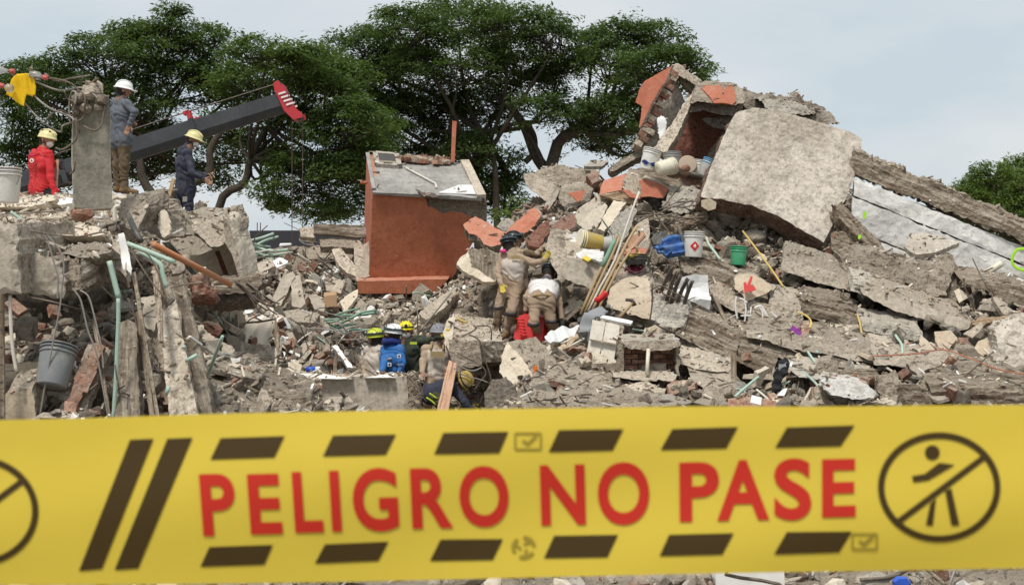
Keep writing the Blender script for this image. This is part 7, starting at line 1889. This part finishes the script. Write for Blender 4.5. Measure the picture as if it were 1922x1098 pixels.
def pick(zone, rng):
    (x0, y0, x1, y1), _ = ZONES[zone]
    while True:
        px, py = rng.uniform(x0, x1), rng.uniform(y0, y1)
        if zone == 'hill':
            top = np.interp(px, [1000, 1100, 1250, 1330, 1480, 1560, 1640, 1760, 1900], [420, 400, 400, 400, 420, 470, 500, 540, 580])
            if py < top: continue
        if any(a < px < c and b < py < d for a, b, c, d in KEEP_OUT): continue
        if any(abs(px - u) < 20 and abs(py - v_) < 13 for u, v_ in DIG): continue
        if rng.rand() < .85 and zone in ('hill', 'pit', 'left') and occupied(np.array([[px, py]]))[0]: continue
        return px, py
def put(kind, zone, n, size, mats, label, cat, seed, up=.5, wide=1.0, noun=None):
    rng = np.random.RandomState(seed)
    name = {'chunk': 'concrete_chunk', 'shard': 'concrete_shard', 'brick': 'brick'}[kind]
    for i in range(n):
        px, py = pick(zone, rng)
        s = rng.uniform(*size) if kind != 'brick' else rng.uniform(.85, 1.2)
        if zone == 'floor':
            d = float(np.interp(py, [365, 440], [20, 12.7])); p = P(px, py, d)
        elif zone == 'front':
            d = rng.uniform(7.3, 9.0); x = (px - 961) / F * d; p = Vector((x, d, float(zr(x, d)) + s * .3))
        else:
            d = T(px, py); x = (px - 961) / F * d; p = Vector((x, d, float(zt(x, d)) - .04 + s * .1))
        nrm = terr_n(p.x, p.y) if zone != 'floor' else Vector((0, -.15, 1)).normalized()
        q = Vector((0, 0, 1)).rotation_difference((nrm * up + Vector(rng.normal(0, .35, 3))).normalized()).to_matrix().to_4x4()
        mt = mats[rng.randint(len(mats))]
        o = bpy.data.objects.new(name, var_mesh(kind, rng.randint(14), mt))
        sc = Matrix.Diagonal((s * rng.uniform(.85, 1.3) * wide, s * rng.uniform(.8, 1.1), s * rng.uniform(.7, 1.1), 1)) if kind != 'brick' else Matrix.Diagonal((s, s, s, 1))
        link(o, None, Matrix.Translation(p) @ q @ Matrix.Rotation(rng.uniform(0, 6.283), 4, 'Z') @ sc)
        tag(o, where(kind, mt, s, px, py, zone).replace('flat shard', noun or 'flat shard'), cat, label + ' ' + ZONES[zone][1])
CM = ['conc', 'conc', 'conc_rough', 'conc_grey', 'conc_dark', 'conc']
put('chunk', 'hill', 150, (.09, .26), CM, 'loose rough concrete chunk', 'concrete', 1)
put('chunk', 'pit', 80, (.08, .24), CM, 'loose rough concrete chunk', 'concrete', 2)
put('chunk', 'left', 55, (.07, .2), CM, 'loose rough concrete chunk', 'concrete', 3)
put('chunk', 'floor', 30, (.03, .09), CM, 'loose rough concrete chunk', 'concrete', 4)
put('shard', 'hill', 140, (.10, .27), ['conc', 'conc_smooth', 'plaster_tan', 'conc_grey', 'plaster'], 'flat broken concrete shard', 'concrete', 5, up=.7)
put('shard', 'pit', 100, (.09, .26), ['conc', 'conc_smooth', 'plaster', 'conc_grey', 'white_paint', 'plaster'], 'flat broken concrete shard', 'concrete', 6, up=.7)
put('shard', 'left', 30, (.07, .18), ['conc', 'conc_smooth', 'conc_dark'], 'flat broken concrete shard', 'concrete', 7, up=.5)
put('shard', 'pit', 46, (.05, .15), ['white_paint', 'paper', 'white_sheet', 'plaster'], 'small pale scrap', 'scrap', 21, up=.6, noun='thin scrap')
put('brick', 'hill', 75, (1, 1), ['brick', 'brick_dark', 'conc', 'conc_dark'], 'dusty broken brick', 'brick', 8)
put('brick', 'pit', 40, (1, 1), ['brick', 'brick_dark', 'conc'], 'dusty broken brick', 'brick', 9)
put('brick', 'left', 22, (1, 1), ['brick', 'brick_dark', 'conc'], 'dusty broken brick', 'brick', 10)
put('chunk', 'front', 26, (.08, .2), CM, 'loose rough concrete chunk', 'concrete', 11)
put('shard', 'front', 16, (.1, .22), ['conc', 'plaster_tan', 'conc_grey'], 'flat broken concrete shard', 'concrete', 12)

def crumbs(name, label, N, smin, smax, pw, kinds, seed, lift, near):
    rng = np.random.RandomState(seed)
    x = rng.uniform(-8.5, 8.5, N); y = np.where(rng.rand(N) < near, rng.uniform(11.5, 27.0, N), rng.uniform(6.0, 11.5, N))
    keep = np.abs(x / y) < .41
    z0 = zt(x, y)
    q = np.stack([961 + x / y * F, 549 - (z0 - EYE) / y * F], 1)
    keep &= ~(occupied(q) & (rng.rand(N) < .8))
    keep &= ~((q[:, 0] > 690) & (q[:, 0] < 850) & (q[:, 1] > 690) & (y > 18))
    x, y = x[keep], y[keep]; N = len(x)
    s = smin + (smax - smin) * rng.rand(N) ** pw
    z = zr(x, y) * (1 - lift) + zt(x, y) * lift + s * .2
    mats = ['conc', 'conc_rough', 'brick', 'plaster', 'conc_dark', 'brick_dark', 'white_paint', 'conc_grey']
    pr = [.34, .2, .07, .12, .11, .05, .03, .08]
    mi = rng.choice(len(mats), N, p=pr)
    pale = (x > -4.2) & (x < -.8) & (y > 19) & (y < 24.5) & (rng.rand(N) < .35)
    mi[pale] = rng.choice([3, 3, 6, 0], pale.sum())
    vs, fs, fm = [], [], []
    nv = 0
    keys = [k for k in VAR if k[0] in kinds]
    for n_, k in enumerate(keys):
        id_ = np.nonzero(np.arange(N) % len(keys) == n_)[0]
        v, f = VAR[k]; f = np.array([t for p in f for t in ([p] if len(p) == 3 else [(p[0], p[i], p[i + 1]) for i in range(1, len(p) - 1)])])
        m = len(id_)
        q = rng.normal(size=(m, 4)) * (np.array([1, .35, .35, 1]) if k[0] == 'shard' else 1); q /= np.linalg.norm(q, axis=1)[:, None]
        a, b, c, d = q.T
        R = np.stack([np.stack([1 - 2 * (c * c + d * d), 2 * (b * c - a * d), 2 * (b * d + a * c)], 1), np.stack([2 * (b * c + a * d), 1 - 2 * (b * b + d * d), 2 * (c * d - a * b)], 1), np.stack([2 * (b * d - a * c), 2 * (c * d + a * b), 1 - 2 * (b * b + c * c)], 1)], 1)
        sc = np.stack([rng.uniform(.8, 1.8, m), np.ones(m), rng.uniform(.5, 1, m)], 1)
        w_ = np.einsum('mij,mvj->mvi', R, v[None] * sc[:, None, :]) * s[id_][:, None, None] + np.stack([x[id_], y[id_], z[id_]], 1)[:, None, :]
        vs.append(w_.reshape(-1, 3)); fs.append((f[None] + (nv + np.arange(m) * len(v))[:, None, None]).reshape(-1, 3)); fm.append(np.repeat(mi[id_], len(f)))
        nv += m * len(v)
    o = mesh(name, np.concatenate(vs), np.concatenate(fs), mats, np.concatenate(fm))
    tag(o, label, 'rubble', kind='stuff')
crumbs('crushed_rubble', 'fine crushed concrete, brick and plaster strewn over everything', 42000, .018, .085, 2.0, ('crumb',), 77, .15, .9)
crumbs('small_rubble', 'fist-sized concrete lumps and thin shards packed between the larger pieces', 7000, .05, .15, 1.6, ('crumb', 'shard'), 78, .6, .94)

def sticks():
    rng = np.random.RandomState(5)
    kinds = [('bent_rebar', 'rebar', 'rebar', .009, 'rusty bent rebar end'), ('conduit_pipe', 'mint', 'pipe', .014, 'broken pale green conduit'), ('wooden_lath', 'wood_grey', 'lath', .014, 'splintered wooden lath'), ('loose_wire', 'wire_grey', 'wire', .007, 'curled grey wire'), ('plastic_strip', 'pvc_white', 'strip', .013, 'pale plastic strip')]
    for zone, counts in (('hill', (26, 8, 20, 16, 8)), ('pit', (30, 18, 22, 20, 16)), ('left', (12, 4, 8, 6, 2)), ('front', (8, 0, 4, 4, 0))):
        for (nm, mt, cat, r, lb), n in zip(kinds, counts):
            for i in range(n):
                px, py = pick(zone, rng)
                if zone == 'front':
                    d = rng.uniform(7.3, 8.8); x = (px - 961) / F * d; c = Vector((x, d, float(zr(x, d)) + .05))
                else:
                    d = T(px, py); x = (px - 961) / F * d; c = Vector((x, d, float(zr(x, d)) + .05))
                L_ = rng.uniform(.25, .85)
                a = rng.uniform(0, 6.283)
                dr = Vector((math.cos(a), math.sin(a) * .6, rng.uniform(-.1, .75))).normalized()
                nr = terr_n(c.x, c.y)
                if dr.dot(nr) < .05: dr = (dr + nr * (.1 - dr.dot(nr))).normalized()
                bend = .25 if nm in ('bent_rebar', 'loose_wire') else .02
                pts = [c - dr * L_ * .15, c + dr * L_ * .3 + Vector(rng.normal(0, bend * L_ * .5, 3)), c + dr * L_ * .65 + Vector(rng.normal(0, bend * L_ * .7, 3)), c + dr * L_ + Vector(rng.normal(0, bend * L_, 3))]
                v, f = tube_geo([p - c for p in pts], r * rng.uniform(.8, 1.3), 5 if nm != 'wooden_lath' else 4, 3)
                o = mesh(nm, [tuple(q) for q in v], f, mt, None, None, Matrix.Translation(c), True)
                tag(o, lb + ' ' + rel_to(px, py), cat, lb + ' ' + ZONES[zone][1])
sticks()

# clusters seen in the photograph
def cluster(nm, lb, cat, mt, n, box, d, r, ln, seed, group, flat=.5):
    rng = np.random.RandomState(seed)
    for i in range(n):
        px, py = rng.uniform(box[0], box[2]), rng.uniform(box[1], box[3])
        a = rng.uniform(-.2, 1.1) * (1 if rng.rand() < .6 else -1)
        l_ = rng.uniform(*ln)
        pts = [(px, py, d), (px + l_ * .5 * math.cos(a), py - l_ * .5 * math.sin(a) * flat + rng.uniform(-3, 3), d + rng.uniform(-.2, .2)), (px + l_ * math.cos(a), py - l_ * math.sin(a) * flat, d + rng.uniform(-.3, .3))]
        rod(nm, lb, cat, pts, r * rng.uniform(.8, 1.2), mt, 6, 3, group)
cluster('conduit_pipe', 'tangled pale green conduit on the back left rim of the pit', 'pipe', 'mint', 13, (440, 450, 500, 486), 26.3, .024, (25, 70), 1, 'tangled conduits on the back rim of the pit')
cluster('conduit_pipe', 'green conduit in the tangle left of the pit workers', 'pipe', 'mint_dark', 9, (600, 590, 670, 640), 21.4, .018, (30, 80), 2, 'green conduits left of the pit workers')
cluster('loose_wire', 'wire in the tangle left of the pit workers', 'wire', 'wire_grey', 14, (560, 585, 680, 660), 21.0, .009, (30, 90), 3, 'wires left of the pit workers')
cluster('bent_rebar', 'rebar in the bundle under the huge pale slab', 'rebar', 'rebar', 26, (1190, 380, 1300, 430), 23.2, .011, (25, 70), 4, 'rebars under the huge pale slab', .8)
cluster('plastic_strip', 'pale strip among papers right of the bending rescuer', 'strip', 'pvc_white', 10, (1040, 640, 1110, 690), 19.2, .012, (20, 60), 5, 'strips right of the bending rescuer')
cluster('bent_rebar', 'short rebar dangling above the tape at centre', 'rebar', 'rebar', 10, (985, 735, 1090, 755), 17.2, .012, (8, 26), 6, 'short rebars above the tape', -1.4)
def dusting():
    """crumbs and splinters lying on whatever faces up: dropped straight down onto the finished pile"""
    from mathutils.bvhtree import BVHTree
    rng = np.random.RandomState(31)
    skip = ('body', 'bucket', 'rim', 'handle', 'helmet', 'crown', 'trunk', 'tree', 'boom', 'knee', 'mask', 'rod', 'ground', 'steel', 'conduit', 'drain', 'tool', 'loose_wire', 'hanging_shirt', 'roof', 'paper', 'badge', 'hatch', 'hoist', 'painted', 'huge', 'purple', 'black', 'blue', 'yellow', 'red_', 'white_sheet', 'crumpled', 'plank', 'tile', 'person', 'scarf', 'goggles', 'work_glove', 'pick', 'crushed', 'foreground', 'twig', 'bent_rebar', 'rebar', 'leaf')
    ROT = [np.linalg.svd(rng.normal(size=(3, 3)))[0] for _ in range(64)]
    av, af, nv = [], [], 0
    for ob in COL.objects:
        if ob.type != 'MESH' or ob.name.startswith(skip) or ob.name not in WM: continue
        me = ob.data
        v = np.empty(len(me.vertices) * 3); me.vertices.foreach_get('co', v); v = v.reshape(-1, 3)
        W_ = np.array(WM[ob.name]); v = v @ W_[:3, :3].T + W_[:3, 3]
        me.calc_loop_triangles()
        t = np.empty(len(me.loop_triangles) * 3, np.int32); me.loop_triangles.foreach_get('vertices', t)
        av.append(v); af.append(t.reshape(-1, 3) + nv); nv += len(v)
    tree_ = BVHTree.FromPolygons(np.concatenate(av).tolist(), np.concatenate(af).tolist(), all_triangles=True)
    spots = []
    for k in range(21000):
        y = rng.uniform(11.6, 27.0); x = rng.uniform(-.39, .39) * y
        p, n, _, _ = tree_.ray_cast(Vector((x, y, 9.0)), Vector((0, 0, -1)))
        if p is not None and abs(n.z) > .55 and p.z > -.55: spots.append((tuple(p), tuple(n)))
    Pp = np.array([s[0] for s in spots])
    ns = int(len(Pp) * .2)
    s = .009 + .034 * rng.rand(len(Pp)) ** 2.4
    mats = ['conc', 'conc_rough', 'plaster', 'brick', 'conc_dark', 'white_paint', 'wood_grey', 'rebar']
    vs, fs, fm = [], [], []; nv = 0
    for i, p in enumerate(Pp):
        u = ROT[i % 64]
        if i < ns:                                    # splinters, chips of lath, wire ends, torn strips
            l_ = rng.uniform(.04, .17); t = rng.uniform(.004, .011)
            a = rng.uniform(0, 6.283); el = rng.uniform(-.05, .5)
            ax = np.array((math.cos(a) * math.cos(el), math.sin(a) * math.cos(el), math.sin(el))); sd = np.cross(ax, (0, 0, 1)); sd /= np.linalg.norm(sd); up = np.cross(sd, ax)
            v = np.array([p + (0, 0, .01) + ax * (e * l_) + sd * (b * t * 1.6) + up * (c * t) for e in (-.25, 1) for b, c in ((-1, -1), (1, -1), (1, 1), (-1, 1))])
            f = [(0, 1, 5, 4), (1, 2, 6, 5), (2, 3, 7, 6), (3, 0, 4, 7), (4, 5, 6, 7), (3, 2, 1, 0)]
            m = rng.choice([6, 6, 6, 7, 7, 5, 2, 2, 0, 0])
        else:
            v, f = VAR[('crumb', i % 14)]
            v = (v * np.array((rng.uniform(.8, 1.7), 1, rng.uniform(.5, 1)))) @ u.T * s[i] + p + (0, 0, s[i] * .25)
            m = rng.choice(6, p=[.36, .24, .16, .09, .11, .04])
        vs.append(v); fs += [tuple(c + nv for c in q) for q in f]; fm += [m] * len(f); nv += len(v)
    tag(mesh('scattered_crumbs', np.concatenate(vs), fs, mats, fm), 'dusty crumbs and splinters lying on top of the slabs and stones', 'rubble', kind='stuff')
dusting()
# just below the tape
slab('white_post', 'white rectangular block showing below the tape, right of centre', 'block', [(1344, 1068), (1472, 1068), (1474, 1180), (1344, 1180)], 7.6, 7.6, t=.3, mat='white_paint', cell=.1, jag=.004)
slab('concrete_slab', 'beige slab showing below the tape right of centre', 'slab', [(1190, 1076), (1328, 1070), (1334, 1180), (1196, 1180)], 7.8, 7.9, t=.3, mat='plaster_tan', cell=.08)
slab('concrete_slab', 'grey slab showing below the tape near the centre', 'slab', [(1040, 1082), (1180, 1078), (1170, 1180), (1030, 1180)], 8.0, 8.1, t=.3, mat='conc', cell=.06, rough=.02)
slab('concrete_slab', 'pale slab showing below the tape left of centre', 'slab', [(420, 1090), (520, 1084), (560, 1180), (400, 1180)], 8.0, 8.1, t=.3, mat='conc', cell=.06, rough=.02)
slab('blue_bottle', 'top of a blue plastic bottle below the tape at right', 'bottle', [(1680, 1092), (1688, 1086), (1702, 1086), (1708, 1094), (1700, 1110), (1684, 1110)], 7.8, 7.8, t=.06, mat='blue_plastic', cell=.03, jag=.002)

# ------------------------------------------------------------------ the warning tape, nearest thing
def tape():
    def top(px): return float(np.interp(px, [-1100, 0, 330, 660, 1000, 1300, 1922, 3000], [818, 788, 779, 771, 766, 763, 760, 758])) + .8 * math.sin(px / 90.) * math.sin(px / 410. + 1)
    def bot(px): return float(np.interp(px, [-1100, 0, 330, 660, 1000, 1300, 1922, 3000], [1128, 1098, 1096, 1091, 1083, 1076, 1066, 1050]))
    def dep(px, py):
        v = (py - top(px)) / (bot(px) - top(px))
        return 1.0 + .010 * math.sin(px / 520.) + .002 * math.sin(px / 160. + v * 3) * v + .010 * (v - .5) ** 2 + .0012 * math.sin(v * 7 + px / 300.) + .0012 * float(fbm(np.array([px / 150., v * 1.2, 0.]), 3, 2))
    root = empty('warning_tape', P(961, 930, 1.0), 'yellow warning tape reading PELIGRO NO PASE stretched across the foreground', 'tape')
    us = list(range(-1000, 2961, 20)); nv = 16
    vs, fs = [], []
    for lay in (0, .0004):
        for u in us:
            t_, b_ = top(u), bot(u)
            for j in range(nv + 1):
                py = t_ + (b_ - t_) * j / nv
                vs.append(tuple(P(u, py, dep(u, py) + lay)))
    n = (nv + 1); off = len(us) * n
    for i in range(len(us) - 1):
        for j in range(nv):
            q = (i * n + j, i * n + j + 1, (i + 1) * n + j + 1, (i + 1) * n + j)
            fs += [q, tuple(off + k for k in q[::-1])]
    mesh('tape_film', vs, fs, 'tape_yellow', None, root, None, True)
    def lift(p, k=.0007):
        return tuple(P(p[0], p[1], dep(p[0], p[1]) - k))
    def poly(name, pts, mat, fine=10):
        q = []
        for i in range(len(pts)):
            a, b_ = pts[i], pts[(i + 1) % len(pts)]
            m_ = max(1, int(math.hypot(b_[0] - a[0], b_[1] - a[1]) / fine))
            q += [(a[0] + (b_[0] - a[0]) * k / m_, a[1] + (b_[1] - a[1]) * k / m_) for k in range(m_)]
        xs, ys = [p[0] for p in q], [p[1] for p in q]
        G = np.array([(x, y) for x in np.arange(min(xs), max(xs), fine) for y in np.arange(min(ys), max(ys), fine)] or [(0, 0)])
        G = G[inside(G, q)]
        if len(G): G = G[edge_dist(G, q) > fine * .4]
        rv, _, rf, _, _, _ = delaunay_2d_cdt([Vector(p) for p in q] + [Vector(p) for p in G], [(i, (i + 1) % len(q)) for i in range(len(q))], [], 1, 1e-5)
        return mesh(name, [lift((p[0], p[1])) for p in rv], [tuple(f) for f in rf], mat, None, root)
    TOPB = [[(414, 822), (534, 818), (515, 858), (395, 862)], [(625, 817), (743, 815), (724, 853), (606, 856)], [(832, 812), (954, 810), (937, 850), (815, 852)], [(1049, 807), (1170, 805), (1150, 845), (1030, 848)], [(1262, 805), (1385, 801), (1363, 841), (1240, 844)], [(1477, 802), (1604, 798), (1578, 837), (1455, 840)]]
    BOTB = [[(393, 1026), (512, 1022), (496, 1059), (376, 1063)], [(610, 1021), (729, 1016), (710, 1052), (591, 1057)], [(827, 1012), (944, 1011), (925, 1050), (807, 1052)], [(1040, 1005), (1160, 1003), (1140, 1045), (1021, 1047)], [(1256, 1003), (1377, 1000), (1356, 1040), (1238, 1043)], [(1477, 998), (1599, 997), (1575, 1036), (1453, 1040)]]
    for q in TOPB + BOTB: poly('printed_bar', q, 'tape_print_brown')
    poly('printed_slash', [(244, 825), (288, 823), (191, 1067), (148, 1071)], 'tape_print_brown'); poly('printed_slash', [(314, 823), (361, 821), (259, 1066), (215, 1069)], 'tape_print_brown')
    LET = [('P', 373, 446, 889, 1005), ('E', 463, 531, 889, 1002), ('L', 547, 608, 885, 999), ('I', 617, 642, 883, 997), ('G', 659, 750, 878, 997), ('R', 769, 851, 878, 991), ('O', 860, 957, 874, 989), ('N', 1013, 1100, 872, 985), ('O', 1121, 1220, 867, 985),
           ('P', 1275, 1350, 867, 978), ('A', 1346, 1444, 863, 976), ('S', 1453, 1523, 860, 976), ('E', 1543, 1606, 861, 970)]
    for ch, x0, x1, y0, y1 in LET:
        cu = bpy.data.curves.new('letter', 'FONT'); cu.body = ch; cu.offset = .028; cu.resolution_u = 6; cu.fill_mode = 'FRONT'
        to = bpy.data.objects.new('letter_tmp', cu); COL.objects.link(to)
        dg = bpy.context.evaluated_depsgraph_get()
        me = to.evaluated_get(dg).to_mesh()
        bm = bmesh.new(); bm.from_mesh(me); bmesh.ops.triangulate(bm, faces=bm.faces[:])
        for _k in range(4):
            le = [q for q in bm.edges if q.calc_length() > .09]
            if le: bmesh.ops.subdivide_edges(bm, edges=le, cuts=1); bmesh.ops.triangulate(bm, faces=bm.faces[:])
        bm.verts.index_update()
        v = np.array([tuple(q.co) for q in bm.verts]); f = [tuple(q.index for q in p.verts) for p in bm.faces]; bm.free()
        to.evaluated_get(dg).to_mesh_clear(); bpy.data.objects.remove(to)
        lo, hi = v.min(0), v.max(0)
        sh = 9 * max(0, 1 - (x0 - 373) / 1000)
        w_ = x1 - x0 - sh
        tv = [(x0 + (p[0] - lo[0]) / (hi[0] - lo[0]) * w_ + sh * (hi[1] - p[1]) / (hi[1] - lo[1]), y0 + (hi[1] - p[1]) / (hi[1] - lo[1]) * (y1 - y0) - .025 * (p[0] - lo[0]) / (hi[0] - lo[0]) * w_ + .012 * w_) for p in v]
        mesh('letter', [lift(q, .0009) for q in tv], f, 'tape_print_red', None, root)
    def ring(cx, cy, rx, ry, w_, mat='tape_print_brown', n=72):
        vs = []
        for i in range(n):
            a = 2 * math.pi * i / n
            for k in (-.5, .5):
                vs.append(lift((cx + (rx + k * w_) * math.cos(a), cy + (ry + k * w_) * math.sin(a))))
        mesh('printed_ring', vs, [(2 * i, 2 * i + 1, 2 * ((i + 1) % n) + 1, 2 * ((i + 1) % n)) for i in range(n)], mat, None, root)
    def seg(a, b_, w_, mat='tape_print_brown'):
        d = Vector((b_[0] - a[0], b_[1] - a[1])).normalized(); nn = Vector((-d.y, d.x)) * w_ / 2
        poly('printed_line', [(a[0] + nn.x, a[1] + nn.y), (b_[0] + nn.x, b_[1] + nn.y), (b_[0] - nn.x, b_[1] - nn.y), (a[0] - nn.x, a[1] - nn.y)], mat)
    for ox, oy in ((0, 0), (-1806, 45)):
        ring(1763 + ox, 914 + oy, 109, 97, 12)
        seg((1683 + ox, 981 + oy), (1853 + ox, 853 + oy), 11)
        poly('printed_figure', [(1750 + 14 * math.cos(a) + ox, 849 + 14 * math.sin(a) + oy) for a in np.linspace(0, 5.98, 20)], 'tape_print_brown', 5)
        poly('printed_figure', [(x + ox, y + oy) for x, y in [(1763, 868), (1792, 872), (1743, 901), (1714, 905), (1712, 893), (1736, 889)]], 'tape_print_brown', 6)
        poly('printed_figure', [(x + ox, y + oy) for x, y in [(1774, 921), (1786, 916), (1801, 985), (1786, 986)]], 'tape_print_brown', 6)
        poly('printed_figure', [(x + ox, y + oy) for x, y in [(1746, 945), (1757, 935), (1751, 986), (1738, 985)]], 'tape_print_brown', 6)
    for cx, cy, s in ((991, 828, 1.0), (1623, 1016, .95)):
        x0, x1, y0, y1 = cx - 24 * s, cx + 24 * s, cy - 15 * s, cy + 15 * s
        for a, b_ in (((x0, y0), (x1, y0)), ((x1, y0), (x1, y1)), ((x1, y1), (x0, y1)), ((x0, y1), (x0, y0))): seg(a, b_, 4, 'tape_print_faint')
        seg((cx - 10, cy - 2), (cx, cy + 6), 6, 'tape_print_faint'); seg((cx - 2, cy + 6), (cx + 16, cy - 10), 6, 'tape_print_faint')
    for k in range(3):
        a = k * 2.094 + .5
        p = [(983 + 20 * math.cos(a + t_), 1027 + 19 * math.sin(a + t_)) for t_ in (0, .5, 1.0, 1.5)]
        for q, r_ in zip(p[:-1], p[1:]): seg(q, r_, 7, 'tape_print_faint')
        seg((983 + 6 * math.cos(a), 1027 + 6 * math.sin(a)), (983 + 16 * math.cos(a + .9), 1027 + 16 * math.sin(a + .9)), 5, 'tape_print_faint')
    for px, lb in ((-1010, 'left'), (2970, 'right')):
        c = P(px, 930, dep(px, 930)); m_ = MB(); m_.box((c.x, c.y + .03, .85), (.045, .045, 1.8)); o = m_.build('wooden_stake', 'wood')
        tag(o, 'wooden stake holding the ' + lb + ' end of the warning tape', 'stake')
tape()
